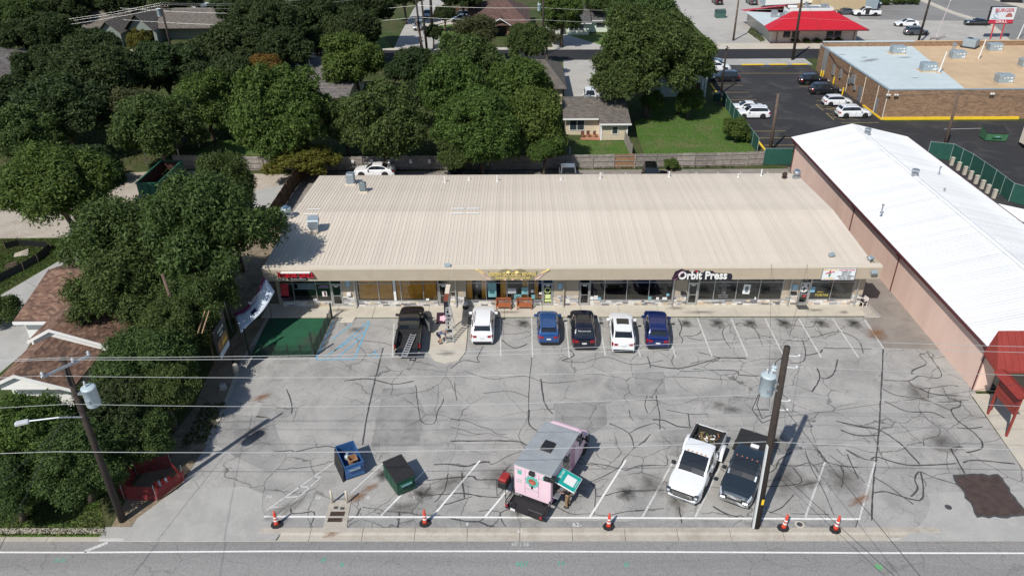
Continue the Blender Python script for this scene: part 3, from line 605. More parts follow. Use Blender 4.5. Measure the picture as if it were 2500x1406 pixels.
m_stones = [mat('veneer_stone_%s' % nm, c, .85, var=.14, scale=5, bump=.5, bscale=14, rand=.10) for nm, c in
            (('white', (.62,.60,.56)), ('grey', (.30,.30,.31)), ('slate', (.15,.15,.165)), ('buff', (.52,.43,.32)), ('pale', (.46,.46,.46)))]
m_mortar = mat('stone_mortar', (.44,.42,.39), .9, var=.1)

def roofz(y): return 4.50 + .5 * (y-54.1) / 9.6 if y < 63.7 else 5.0 - .65 * (y-63.7) / 10.5
shop = thing('shopping_strip', 'long low shopping strip with cream ribbed metal roof and stone-based shop fronts', 'building', (4, 64, 0))
def rel(b):   # vertices given in world metres, thing's base somewhere else
    return b
def wbuild(b, name, m, par, root):
    """build a part from world coordinates under a root that is only translated"""
    L = root.location; b.v = [(x-L[0], y-L[1], z-L[2]) for x, y, z in b.v]; return b.build(name, m, par)
b = MB(); b.box(-20.4,28.2,55.2,55.25,2.95,3.42); b.box(-20.4,-20.15,55.25,74.1,0,4.35); b.box(27.95,28.3,55.25,74.1,0,4.35); b.box(-20.15,27.95,73.85,74.1,0,4.3)
wall = wbuild(b, 'wall', m_taupe, shop, shop)
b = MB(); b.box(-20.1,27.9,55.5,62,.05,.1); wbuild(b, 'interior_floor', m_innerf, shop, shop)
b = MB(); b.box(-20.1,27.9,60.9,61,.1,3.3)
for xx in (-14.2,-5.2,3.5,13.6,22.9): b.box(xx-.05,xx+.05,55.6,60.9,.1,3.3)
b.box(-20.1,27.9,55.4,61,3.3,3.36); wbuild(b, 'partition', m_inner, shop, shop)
# roof: standing seam panels over a low ridge
roof = bpy.data.objects.new('roof', None); COL.objects.link(roof); roof.parent = shop
prof = [(0,0),(.008,.030),(.026,.030),(.034,0),(.305,0)]; ys = [54.12,63.7,74.25]
vs = [(x, y-64, roofz(y)+z) for y in ys for x, z in prof]; n = len(prof)
b = MB(); b.add(vs, [(r*n+i, r*n+i+1, (r+1)*n+i+1, (r+1)*n+i) for r in range(2) for i in range(n-1)])
pm = b.mesh('roof_panel', m_roofcream); k = 0; x = -20.72
while x < 28.4:
    link('roof_panel', pm, roof, (x-4, 0, 0)); x += .305; k += 1
b = MB(); b.box(-20.74,28.45,54.14,74.22,4.2,4.33); wbuild(b, 'roof_deck', m_taupe, roof, shop)
b = MB()
for xx in (-19.5,-13.6,-6.2,-4.8,11.2,13.0,18.5):   # newer flashing patches
    if xx in (-19.5,-6.2,-4.8): b.box(xx, xx+1.2, 63.1, 63.35, roofz(63.2)+.055, roofz(63.2)+.062); b.box(xx, xx+1.2, 64.2, 64.4, roofz(64.3)+.055, roofz(64.3)+.064)
wbuild(b, 'roof_patch', m_wht, roof, shop)
# canopy fascia in lengths, cap, soffit
fx = [-20.75,-18.1,-11.9,-5.7,.5,6.7,12.9,16.3,22.5,29.15]
for i in range(len(fx)-1):
    b = MB(); b.box(fx[i]+.004, fx[i+1]-.004, 53.70, 53.95, 3.43, 4.45); wbuild(b, 'fascia_panel', m_fascia, shop, shop)
    b = MB(); b.box(fx[i]+.002, fx[i+1]-.002, 53.68, 54.16, 4.45, 4.64 if fx[i+1] < 29 else 4.642); wbuild(b, 'cap_flashing', m_cap, shop, shop)
b = MB(); b.box(-20.7,29.1,53.95,55.2,3.46,3.5); wbuild(b, 'soffit', m_fascia, shop, shop)
b = MB(); b.box(28.46,29.14,53.951,55.4,3.44,4.60); wbuild(b, 'canopy_end', m_fascia, shop, shop)
# stone bases and piers
NST = [0]
def stone_run(x0, x1, z0, z1, par):
    z = z0; out = MB(); row = 0
    while z < z1 - .05:
        hh = min(rnd.choice([.11,.15,.19,.15]), z1-z); x = x0
        while x < x1 - .03:
            w = min(rnd.uniform(.22,.62), x1-x)
            if x1-x-w < .12: w = x1-x
            d = rnd.uniform(.015,.06); mi = rnd.choice([0,0,0,1,2,3,4,4,1,0]) if x0 < 12 else rnd.choice([0,0,0,3,3,4,1,2])
            bb = MB(); bb.bbox(x+.008, x+w-.008, -d, .05, z+.008, z+hh-.008, .012)
            if NST[0] < 298 and w > .27:
                L = shop.location; bb.v = [(vx-L[0], vy+55.2-L[1], vz) for vx, vy, vz in bb.v]; bb.build('stone', m_stones[mi], par); NST[0] += 1
            else:
                out.mi = mi; out.add(bb.v, bb.f)
            x += w
        z += hh
    if out.v:
        L = shop.location; out.v = [(vx-L[0], vy+55.2-L[1], vz) for vx, vy, vz in out.v]
        o = out.build('small_stones', m_stones, par); o['kind'] = 'stuff'
def pier(x0, x1, zst=1.05):
    b = MB(); b.box(x0, x1, 55.19, 55.5, zst, 3.45); wbuild(b, 'pier', m_taupe, shop, shop)
    b = MB(); b.box(x0+.004, x1-.004, 55.2, 55.5, .05, zst); p = wbuild(b, 'stone_base', m_mortar, shop, shop)
    stone_run(x0, x1, .12, zst, p)
def window(xs, z0=.66, z1=3.0, curtain=None, mull=.05):
    x0, x1 = xs[0], xs[-1]
    b = MB(); b.box(x0, x1, 55.21, 55.5, .05, z0-.05); p = wbuild(b, 'stone_base', m_mortar, shop, shop); stone_run(x0, x1, .12, z0-.06, p)
    b = MB(); b.box(x0, x1, 55.15, 55.32, z0-.05, z0); b.box(x0, x1, 55.17, 55.29, z1, z1+.08); b.box(x0+.01, x1-.01, 55.185, 55.275, 2.30, 2.35)
    for xx in xs: b.box(xx-mull/2, xx+mull/2, 55.18, 55.28, z0, z1)
    w = wbuild(b, 'window', m_alu, shop, shop)
    for i in range(len(xs)-1):
        b = MB(); b.box(xs[i]+mull/2, xs[i+1]-mull/2, 55.22, 55.235, z0, z1); wbuild(b, 'pane', m_glass, w, shop)
    if curtain:
        for a, c in curtain:
            b = MB(); nn = int((c-a)/.07); L = []
            for i in range(nn+1):
                xx = a+(c-a)*i/nn; L.append((xx, 55.42 + .04*math.sin(i*2.4) + .02*math.sin(i*.9)))
            vs = [(q[0], q[1], z0+.02) for q in L] + [(q[0], q[1]+.02, 2.95) for q in L]
            b.smooth = True; b.add(vs, [(i, i+1, nn+2+i, nn+1+i) for i in range(nn)]); wbuild(b, 'curtain', m_gold, w, shop)
def door(x0, x1, hinge=1, mt=m_alu):
    b = MB(); b.box(x0, x0+.06, 55.16, 55.3, .12, 3.05); b.box(x1-.06, x1, 55.16, 55.3, .12, 3.05); b.box(x0+.06, x1-.06, 55.165, 55.295, 2.22, 2.30); b.box(x0+.06, x1-.06, 55.165, 55.295, 2.97, 3.05)
    b.box(x0+.06, x0+.15, 55.19, 55.25, .14, 2.22); b.box(x1-.15, x1-.06, 55.19, 55.25, .14, 2.22); b.box(x0+.15, x1-.15, 55.195, 55.245, .14, .36); b.box(x0+.15, x1-.15, 55.195, 55.245, 2.10, 2.22); b.box(x0+.15, x1-.15, 55.18, 55.24, 1.10, 1.15)
    d = wbuild(b, 'door', mt, shop, shop)
    for z0, z1 in ((.36,1.10),(1.15,2.10)):
        b = MB(); b.box(x0+.15, x1-.15, 55.21, 55.225, z0, z1); wbuild(b, 'pane', m_glass, d, shop)
    b = MB(); b.box(x0+.06, x1-.06, 55.21, 55.225, 2.30, 2.97); wbuild(b, 'pane', m_glass, d, shop)
    xh = x0+.2 if hinge > 0 else x1-.2
    b = MB(); b.tube([(xh,55.16,.95),(xh,55.10,.97),(xh,55.10,1.28),(xh,55.16,1.30)], .015); wbuild(b, 'handle', m_alu, d, shop)
    b = MB(); b.box((x0+x1)/2-.16, (x0+x1)/2+.16, 55.19, 55.194, 1.98, 2.08); wbuild(b, 'number_plate', m_wht, d, shop)
window([-20.1, -19.01, -17.07, -15.86])
door(-15.83, -14.89, -1); pier(-14.89, -13.64)
window([-13.61, -11.83, -9.94, -8.04, -6.83], curtain=[(-13.51,-10.67),(-10.32,-6.93)])
b = MB(); b.box(-10.56, -10.36, 55.16, 55.34, .6, 3.0); wbuild(b, 'post', m_wht, shop, shop)
door(-6.79, -5.90); pier(-5.86, -4.51)
window([-4.48, -2.75, -1.00, 0.77, 1.94], curtain=[(-4.41,-3.93),(-3.13,-2.79),(-1.54,-1.06),(0.29,0.74),(1.32,1.63)])
door(1.98, 2.88); pier(2.91, 5.05); door(5.08, 5.98)
window([6.02, 7.21, 9.08, 10.94, 12.91]); pier(12.94, 14.14); door(14.18, 15.07)
window([15.11, 16.40, 18.27, 20.20, 22.09]); pier(22.12, 23.50); door(23.53, 24.42)
window([24.46, 26.21, 28.03]); pier(28.06, 28.89)
for px_ in (-13.78, -5.31, 3.77, 12.94, 22.71, 28.30):
    b = MB(); b.bbox(px_-.06, px_+.06, 54.98, 55.10, .13, 3.46, .02); b.box(px_-.05, px_+.05, 54.80, 54.98, .14, .24); wbuild(b, 'downspout', m_alu if px_ > 12 or px_ < -2 else m_taupe, shop, shop)
# posters and notices stuck in the windows
POST = {'white': m_wht, 'blue': mat('poster_blue', (.20,.42,.55), .5, var=.2, scale=6), 'teal': mat('poster_teal', (.17,.36,.38), .5, var=.2), 'grey': mat('poster_grey', (.45,.47,.5), .5, var=.25, scale=9), 'red': mat('poster_red', (.5,.04,.06), .5, var=.3, scale=5), 'purple': mat('poster_purple', (.35,.12,.42), .5, var=.25, scale=4), 'lime': mat('poster_lime', (.62,.72,.28), .5, var=.1), 'dim': mat('poster_shade', (.12,.17,.20), .5, var=.15), 'brown': mat('poster_brown', (.25,.10,.04), .6, var=.2)}
def poster(x0, y0, x1, y1, c, lines=0, rot=0, fg=None):
    """x, y given in storefront metres (X, Z of two opposite corners)"""
    w, h = abs(x1-x0), abs(y1-y0); cx_, cz = (x0+x1)/2, (y0+y1)/2
    b = MB(); b.box(-w/2, w/2, -.004, 0, -h/2, h/2)
    o = link('poster', b.mesh('poster', POST[c]), shop, (cx_-4, 55.172-64, cz), (0, rot, 0))
    if lines:
        b = MB()
        for i in range(lines):
            zz = h/2 - h*(i+.8)/(lines+.6); b.box(-w*.38*(.7+.3*rnd.random()), w*.38, -.007, -.0045, zz-h*.018-.006, zz+h*.018)
        b.build('print', fg or m_blk, o)
    return o
def vposter(q0, q1, c, lines=0, rot=0, fg=None): return poster(q0[0], q0[1], q1[0], q1[1], c, lines, rot, fg)
vposter((-18.94, 2.35), (-17.13, 1.78), 'dim'); vposter((-20.04, 2.35), (-19.41, 0.91), 'red', rot=.1); vposter((-20.17, 1.15), (-19.45, 0.87), 'purple', rot=.1)
vposter((-18.88, 2.31), (-18.60, 1.87), 'grey'); vposter((-16.60, 1.62), (-16.21, 1.09), 'white', 2, fg=POST['red']); vposter((-16.43, 1.54), (-16.28, 1.14), 'red')
vposter((-17.46, 0.90), (-17.14, 0.65), 'white', 1); vposter((-7.87, 0.86), (-7.60, 0.61), 'white')
for q0, q1, c, ln in (((-2.59, 2.36),(-1.89, 0.96),'teal',0),((-0.92, 1.83),(-0.23, 1.31),'grey',3),((0.22, 1.91),(0.74, 1.23),'teal',0),((-0.40, 1.23),(0.22, 0.75),'teal',0),((1.05, 1.71),(1.25, 1.43),'grey',2),((1.05, 1.19),(1.36, 0.78),'teal',0),((1.70, 1.42),(1.95, 1.22),'white',1),((1.67, 1.06),(1.92, 0.90),'brown',0)):
    vposter(q0, q1, c, ln)
for q, k in (((-2.26, 1.48),.45),((-0.09, 0.91),.38)):   # leaf emblem on the hangings
    b = MB()
    for i in range(7):
        a = R(-75+25*i); ln = k*(1-.07*abs(i-3)**1.3); b.add([(0,0,0),(ln*.5*math.sin(a)-.04*math.cos(a),0,ln*.5*math.cos(a)+.04*math.sin(a)),(ln*math.sin(a),0,ln*math.cos(a)),(ln*.5*math.sin(a)+.04*math.cos(a),0,ln*.5*math.cos(a)-.04*math.sin(a))],[(0,3,2,1)])
    b.build('leaf_emblem', mat('dark_teal_print', (.02,.10,.10), .6), shop).location = (q[0]-4, 55.158-64, q[1]-.15)
vposter((2.19, 1.22), (2.68, 0.82), 'lime', 3, fg=m_wht); vposter((2.19, 0.74), (2.72, 0.49), 'lime', 1)
b = MB(); q = (2.42, 1.62); b.lathe([(.27,0),(.27,.004)], (0,0,0), 20, Matrix.Rotation(R(90),4,'X')); b.build('round_emblem', POST['lime'], shop).location = (q[0]-4, 55.172-64, q[1])
b = MB(); b.lathe([(.20,0),(.20,.004)], (0,0,0), 20, Matrix.Rotation(R(90),4,'X')); b.build('round_emblem', m_blk, shop).location = (q[0]-4, 55.166-64, q[1])
for q0, q1, c, ln, rt in (((6.03, 1.00),(6.32, 0.68),'white',0,.4),((6.34, 1.08),(6.67, 0.68),'white',2,0),((6.69, 0.92),(6.94, 0.68),'blue',0,0),((10.93, 0.98),(11.20, 0.66),'teal',0,0),((11.60, 0.90),(11.83, 0.66),'white',1,0),((12.12, 0.90),(12.52, 0.66),'white',1,0),((12.43, 1.26),(12.66, 1.02),'blue',0,0),
                          ((18.80, 2.11),(19.39, 1.19),'white',0,.04),((19.88, 0.87),(20.02, 0.62),'white',0,0)): vposter(q0, q1, c, ln, rt)
q = (19.11, 1.63); poster(q[0]-.13, q[1]-.28, q[0]+.13, q[1]+.28, 'dim').location.y -= .006
q = (17.23, 1.64)
for i in range(9):
    text('window_lettering', ['Wedding Prints','Banners','Booklets and more','Stickers','Posters','Design','Copies','Open weekdays','Business cards'][i], .13, POST['grey'], shop, (q[0]-4, 55.21-64, q[1]+.75-.19*i), ext=.001)
text('window_lettering', 'ORDERS', .16, mat('pale_yellow_print', (.75,.62,.12), .6), shop, (25.35-4, 55.21-64, 1.32), ext=.002)
text('window_lettering', 'TORTAS', .30, mat('pale_yellow_print', (.75,.62,.12), .6), shop, (25.49-4, 55.21-64, 1.02), ext=.002)
vposter((24.45, 1.85), (24.82, 1.33), 'blue'); vposter((25.14, 2.32), (25.74, 2.20), 'dim', 1)
b = MB(); q = (23.90, 1.65); b.lathe([(.33,0),(.33,.004)], (0,0,0), 22, Matrix.Rotation(R(90),4,'X')); b.build('round_emblem', m_wht, shop).location = (q[0]-4, 55.17-64, q[1])
b = MB(); b.box(-.25,.25,-.01,0,-.02,.05,Matrix.Rotation(R(-15),4,'Y')); b.box(-.05,.05,-.01,0,-.22,.2); b.build('emblem_print', m_blk, shop).location = (q[0]-4, 55.162-64, q[1])
vposter((23.91, 1.05), (24.18, 0.89), 'red')
for q0, q1 in (((-14.53, 2.68),(-14.13, 2.05)), ((3.27, 2.29),(3.69, 1.74)), ((22.83, 2.09),(23.37, 1.57))):
    o = vposter(q0, q1, 'blue', 5, fg=m_wht); o.location.y = 55.14-64
for q0, q1, m in (((-14.50, 1.49),(-14.15, 1.21),m_wht), ((-5.75, 1.45),(-5.38, 1.29),m_blk), ((13.61, 1.45),(14.05, 1.21),m_blk), ((22.85, 1.42),(23.30, 1.22),m_blk)):
    b = MB(); b.bbox(q0[0], q1[0], 55.0, 55.19, q1[1], q0[1], .02); wbuild(b, 'mailbox', m, shop, shop)
# OPEN neon in the first window
q = (-16.33, 2.06); b = MB(); b.bbox(q[0]-.5, q[0]+.42, 55.14, 55.17, q[1]-.17, q[1]+.17, .01); wbuild(b, 'open_sign', m_blk, shop, shop)
text('open_letters', 'OPEN', .26, mat('neon_violet', (.45,.35,.75), .4), shop, (q[0]-.04-4, 55.135-64, q[1]), ext=.006)
b = MB(); b.tube([(q[0]-.47,55.13,q[1]-.14),(q[0]+.39,55.13,q[1]-.14),(q[0]+.39,55.13,q[1]+.14),(q[0]-.47,55.13,q[1]+.14),(q[0]-.47,55.13,q[1]-.14)], .008); wbuild(b, 'open_border', m_wht, shop, shop)

# ---- shop signs on the fascia
def sign(name, label, loc): return thing(name, label, 'sign', loc, 0)
m_redl = mat('red_letter', (.45,.012,.03), .4, var=.05); m_signblk = mat('sign_black', (.012,.012,.018), .4, var=.05)
q = (-18.01, 3.97); sg = sign('kebab_sign', 'red block letter restaurant sign with white tops and black panel beneath', (q[0], 53.70, q[1]))
text('letters', 'KABOB GRILL', .52, m_redl, sg, (0,-.16,.10), ext=.11, sx=.92, offs=.012)
b = MB(); b.box(-1.18,1.18,-.27,-.05,.31,.37); b.build('letter_top', m_wht, sg)
b = MB(); b.bbox(-.72,.86,-.08,-.005,-.42,-.20,.02); b.build('panel', m_signblk, sg)
text('small_letters', 'TANDOORI & SALADS', .13, m_wht, sg, (.08,-.085,-.31), ext=.004)
q = (-0.48, 3.90); sg = sign('dispensary_sign', 'yellow cut-out letter sign with mushrooms and leaf shapes behind it', (q[0], 53.70, q[1]))
m_yel = mat('sign_yellow', (.70,.55,.20), .5, var=.12, scale=3); m_pink = mat('sign_pink', (.72,.50,.45), .5, var=.1); m_olive = mat('sign_olive', (.235,.205,.12), .6, var=.15)
b = MB()
for sx_, r_, zz in ((-.55,.55,.05),(.55,.55,.05)):
    b.prism([(sx_+r_*1.2*math.cos(t), zz+r_*math.sin(t)) for t in [i*math.pi/10 for i in range(11)]], -.03, -.008, Matrix.Rotation(R(90),4,'X') @ Matrix.Scale(-1,4,(0,0,1)))
for s_ in (-1,1):
    for px_, hz in ((1.5,.28),(1.9,.42),(1.2,.35)): b.prism([(s_*px_,-.1),(s_*(px_-.35),.05),(s_*px_*1.06,hz)][::s_], -.03, -.008, Matrix.Rotation(R(90),4,'X') @ Matrix.Scale(-1,4,(0,0,1)))
b.box(-1.75,1.75,-.03,-.008,-.42,.14); b.build('backing', m_olive, sg)
text('letters', 'GREEN GODDESS REVIVAL', .40, m_yel, sg, (0,-.05,.10), ext=.02, sx=.82, offs=.012)
text('small_letters', 'DISPENSARY  LOUNGE & TEA BAR', .22, m_yel, sg, (0,-.05,-.24), ext=.015, sx=.84, offs=.006)
for s_ in (-1,1):
    b = MB()
    for i in range(5):
        x0 = s_*(1.75+.08*i); b.tube([(x0,-.05,-.42+.05*i),(x0+s_*.35,-.05,-.28+.08*i),(x0+s_*(.45+.06*i),-.05,.1+.07*i),(x0+s_*(.62+.05*i),-.05,.22+.07*i)], .022, 5)
    b.build('mushroom_stems', m_pink, sg)
    b = MB()
    for i in range(5): b.lathe([(.01,.07),(.07,.04),(.085,0),(.02,-.01)], (s_*(2.37+.13*i),-.05,.22+.07*i), 8)
    b.build('mushroom_caps', m_yel, sg)
b = MB()
for xx in (-.35,.35): b.lathe([(.01,.16),(.15,.08),(.19,0),(.05,-.03)], (xx,-.06,.28), 10)
b.build('mushroom_caps', m_yel, sg)
b = MB()
for xx in (-.35,.35): b.cyl((xx,-.06,.05),(xx,-.06,.28),.06)
for xx in (-.62,.0,.72): b.lathe([(.12,0),(.12,.02)], (xx,-.06,-.36), 10, None)
b.build('mushroom_stems', m_pink, sg)
q = (14.87, 3.87); sg = sign('print_shop_sign', 'white serif letters on dark outline with red ring around the capital', (q[0], 53.70, q[1]))
m_navy = mat('sign_navy', (.016,.014,.026), .4, var=.05); m_mar = mat('sign_maroon', (.16,.02,.06), .45)
b = MB(); M_ = Matrix.Rotation(R(90),4,'X') @ Matrix.Scale(-1,4,(0,0,1))
sg.scale = (1.14, 1, 1.14); sg.location.x -= .1; b.prism([(-2.05,-.20),(-1.9,.28),(-1.45,.50),(-1.2,.36),(-.98,.40),(-.82,.24),(-.58,.24),(-.5,.38),(-.2,.34),(-.1,.18),(.1,.18),(.2,.34),(.75,.32),(.9,.16),(2.08,.10),(2.18,-.1),(2.15,-.38),(-1.6,-.38),(-2.1,-.40)], -.04, 0, M_)
b.v = [(x, -abs(z_)*0 - .05 + (y if False else 0), z) if False else (x, y, z) for x, y, z in b.v for z_ in (0,)]
b.build('outline', m_navy, sg)
text('letters', 'Orbit Press', .86, m_wht, sg, (.06,-.09,-.03), ext=.035, sx=.86, offs=.022)
b = MB(); ring = []
for i in range(17):
    t = 2*math.pi*i/16; px_, pz = .52*math.cos(t), .13*math.sin(t); a = R(48); ring.append((-1.62+px_*math.cos(a)-pz*math.sin(a), -.14, .08+px_*math.sin(a)+pz*math.cos(a)))
b.tube(ring, .022, 5); b.build('orbit_ring', m_mar, sg)
b = MB(); b.add([(-.42+.13*math.cos(R(90+36*i))*(1 if i%2==0 else .42), -.14, .34+.13*math.sin(R(90+36*i))*(1 if i%2==0 else .42)) for i in range(10)], [tuple(range(10))]); b.build('star', m_redl, sg)
q = (25.72, 3.98); sg = sign('grocery_sign', 'white rectangular food sign with red hat drawing and phone number', (q[0], 53.70, q[1]))
b = MB(); b.bbox(-1.3,1.3,-.16,-.004,-.50,.50,.01); b.build('panel', mat('sign_white', (.70,.74,.76), .4, var=.04), sg)
b = MB()
for x0,x1,z0,z1 in ((-1.3,1.3,.50,.54),(-1.3,1.3,-.54,-.50),(-1.34,-1.3,-.54,.54),(1.3,1.34,-.54,.54)): b.box(x0,x1,-.17,-.002,z0,z1)
b.build('frame', m_alu, sg)
m_ink = mat('print_black', (.01,.01,.015), .6); m_inkr = mat('print_red', (.45,.02,.05), .6); m_inko = mat('print_orange', (.75,.42,.05), .6); m_inkg = mat('print_green', (.05,.22,.08), .6)
for i, (tx, m, sz) in enumerate((('CULTURE FOOD',m_inkr,.17),('AMERICAN',m_ink,.16),('MEXICAN',m_ink,.16),('CENTRO AMERICA',m_ink,.16),('940-381-0391',m_ink,.18))):
    text('letters', tx, sz, m, sg, (.58,-.165,.36-.19*i), ext=.004, offs=.006, shear=.12)
text('letters', 'RESTAURANTE', .17, m_inko, sg, (-.72,-.165,.38), ext=.004, offs=.006); text('letters', 'LA CATRINA', .15, m_inko, sg, (-.72,-.165,-.40), ext=.004, offs=.006)
b = MB(); b.prism([(-.38,-.06),(.38,.12),(.30,.2),(.06,.12),(.0,.34),(-.12,.10),(-.34,.03)], -.172, -.166, M_ ); b.build('hat_drawing', m_inkr, sg).location = (-.72,0,.06)
b = MB(); b.prism([(-.10,-.02),(.10,.03),(.06,-.2),(0,-.34),(-.08,-.2)], -.174, -.166, M_); b.build('figure_drawing', m_inkg, sg).location = (-.72,0,.04)
# ---- things on the roof
def roofp(q): return (q[0], q[1], roofz(q[1]))
def condenser(label, q, w, h, m):
    t = thing('air_conditioner', label, 'air conditioner', roofp(q), .05, 'round-cornered condensers on the cream roof')
    b = MB(); b.bbox(-w/2-.12,w/2+.12,-w/2-.12,w/2+.12,.0,.14,.01); b.build('plinth', m_cap, t)
    b = MB(); b.bbox(-w/2,w/2,-w/2,w/2,.14,h,.09); b.build('casing', m, t)
    b = MB()
    for i in range(9):
        for s_ in (-1,1):
            xx = -w/2+.08+(w-.16)*i/8; b.box(xx-.012,xx+.012,s_*w/2-.006 if s_>0 else -w/2-.012,s_*w/2+.012 if s_>0 else -w/2+.006,.22,h-.12); b.box(s_*w/2-.006 if s_>0 else -w/2-.012,s_*w/2+.012 if s_>0 else -w/2+.006,xx-.012,xx+.012,.22,h-.12)
    b.build('louvres', m_galvb, t)
    b = MB(); b.lathe([(w*.40,h-.02),(w*.40,h+.03),(w*.34,h+.03),(w*.34,h-.0)], (0,0,0), 20); b.build('fan_ring', m_galvb, t)
    b = MB(); b.lathe([(w*.34,h+.004),(w*.34,h+.008)], (0,0,0), 20); b.build('fan_shroud', m_blk, t)
    b = MB()
    for k in range(4): b.box(.05,w*.32,-.09,.09,h+.012,h+.02,Matrix.Rotation(R(90*k+20),4,'Z'))
    b.build('fan', m_galv, t); return t
condenser('larger pale grey condenser at the rear edge of the cream roof', (-16.90, 71.59), .80, 1.15, mat('ac_grey', (.23,.27,.30), .5, var=.06))
condenser('smaller dark green-grey condenser on the cream roof, nearer the camera', (-15.23, 69.23), .62, 1.0, mat('ac_green', (.105,.135,.135), .5, var=.06))
def upblast(label, q, k=1.0, m=m_galvb, rusty=False):
    t = thing('exhaust_fan', label, 'exhaust fan', roofp(q), .3, 'exhaust fans on the cream roof')
    b = MB(); b.bbox(-.33*k,.33*k,-.33*k,.33*k,-.1,.38*k,.02); b.build('curb_box', m_rust2 if rusty else m_galv, t)
    b = MB(); b.smooth = True; b.lathe([(.26*k,.38*k),(.26*k,.55*k),(.46*k,.62*k),(.46*k,.98*k),(.40*k,1.04*k)], (0,0,0), 20); b.build('drum', m, t)
    b = MB(); b.lathe([(.26*k,1.04*k),(.26*k,1.16*k),(.14*k,1.24*k)], (0,0,0), 16); b.build('motor_cap', m_rust2 if rusty else mat('fan_blue', (.08,.14,.21), .4, var=.1), t)
    b = MB(); b.box(-.5*k,.5*k,-.05,-.01,.06,.1); b.box(.3*k,.62*k,-.12,.12,.1,.3*k); b.build('grease_tray', m_galv, t); return t
upblast('dark blue capped exhaust fan at the left roof edge, rear one of the pair', (-20.92, 62.55), 1.0, m_galvb)
upblast('dark blue capped exhaust fan at the left roof edge, front one of the pair', (-20.73, 60.44), 1.0, m_galvb)
upblast('bright spun metal exhaust fan at the far right roof corner', (28.21, 72.59), .8, m_galv)
upblast('small rusty roof fan beside the bright metal one at the right corner', (27.01, 72.61), .55, m_rust2, True)
t = thing('air_intake', 'tapered galvanised intake hood standing alone on the left of the cream roof', 'roof vent', roofp((-17.86, 59.92)), .1)
b = MB(); b.prism([(-.32,-.3),(.32,-.3),(.32,.3),(-.32,.3)], -.05, .35); b.build('neck', m_cap, t)
b = MB(); b.add([(-.32,-.3,.35),(.32,-.3,.35),(.32,.3,.35),(-.32,.3,.35),(-.48,-.5,.95),(.48,-.5,.95),(.48,.55,.95),(-.48,.55,.95),(-.45,-.30,1.28),(.45,-.30,1.28),(.45,.55,1.35),(-.45,.55,1.35)],
    [(0,1,5,4),(1,2,6,5),(2,3,7,6),(3,0,4,7),(4,5,9,8),(5,6,10,9),(6,7,11,10),(7,4,8,11),(8,9,10,11)]); b.build('hood', m_galvb, t)
b = MB(); b.box(-.40,.40,-.53,-.5,1.0,1.22); b.build('grille', m_galv, t)
VP = ['tall one farthest left','tall one above the leaf-backed sign','tall one left of the roof middle','tall one above the white fastback','tallest near the rusty fan','low stub left of the middle','low stub second from the left','low stub by the tallest pipe']
for i, (q, h) in enumerate((((-7.46, 71.96),.55),((-2.15, 72.22),.5),((8.35, 72.85),.55),((15.45, 73.31),.5),((24.94, 73.52),.6),((4.36, 72.57),.2),((-5.04, 72.58),.25),((22.48, 73.11),.3))):
    t = thing('vent_pipe', 'white vent pipe at the rear eave, ' + VP[i], 'vent pipe', roofp(q), 0, 'white vent pipes along the rear of the cream roof')
    b = MB(); b.lathe([(.14,-.04),(.09,.06),(.055,.08),(.055,h)], (0,0,0), 12); b.build('pipe', m_wht, t)
    b = MB(); b.lathe([(.085,h-.02),(.085,h+.06),(.02,h+.08)], (0,0,0), 12); b.build('cap', m_wht, t)
def flood(label, loc, rz):
    t = thing('floodlight', label, 'floodlight', loc, rz, 'floodlights along the front of the strip')
    b = MB(); b.box(-.05,.05,-.05,.05,-.02,.16); b.build('bracket', m_galv, t)
    b = MB(); b.bbox(-.24,.24,-.16,.16,.16,.38,.03, Matrix.Rotation(R(25),4,'X')); b.build('lamp_head', m_galvb, t)
flood('grey floodlight on the cream roof near its front edge, right of the ridge of wires', roofp((25.61, 55.45)), .3)
flood('grey floodlight on the front right corner of the cream roof', roofp((28.52, 54.86)), .6)
flood('small grey floodlight on the front roof edge above the black pickup', roofp((-5.74, 53.97)), 0)
q = (28.47, 4.15); flood('floodlight fixed to the right end of the fascia', (q[0], 53.55, q[1]-.2), 0)
t = thing('gable_ladder', 'short black service bracket lying at the front right roof corner', 'bracket', (28.5, 54.6, 4.66), .5)
b = MB(); b.tube([(-.2,-.3,0),(.25,.5,.02)], .02); b.tube([(.0,-.35,0),(.45,.45,.02)], .02); b.tube([(-.1,-.1,0),(.1,-.16,.0)], .02); b.build('rail', m_blk, t)

# ---------------------------------------------------------------- pink hall with white gable roof
m_pinkw = mat('pink_stucco', (.72,.52,.43), .85, var=.05, scale=1.1, var2=.10, scale2=.3, bump=.1, stretch=(1,1,.3))
m_whroof = mat('white_roof_metal', (.70,.71,.715), .5, .0, .06, 1.0, var2=.07, scale2=.3, rand=.06, stretch=(.2,1,1))
m_redtrim = mat('dark_red_trim', (.095,.025,.026), .5, var=.1); m_redpan = mat('red_awning_metal', (.25,.036,.027), .5, var=.1, scale=1.5)
hall = thing('pink_hall', 'long pink stucco hall with white metal gable roof and dark red trim', 'building', (39, 64, 0))
ZE, ZR = 3.95, 5.55; XL, XR, XM = 32.15, 45.75, 39.0; Y0, Y1 = 43.2, 86.2
b = MB(); b.box(32.5,45.4,43.5,85.9,0,3.8); b.prism([(32.5,3.8),(45.4,3.8),(39,5.2)], 43.52, 85.88, Matrix(((1,0,0,0),(0,0,1,0),(0,1,0,0),(0,0,0,1)))); wbuild(b, 'wall', m_pinkw, hall, hall)
rf = bpy.data.objects.new('roof', None); COL.objects.link(rf); rf.parent = hall
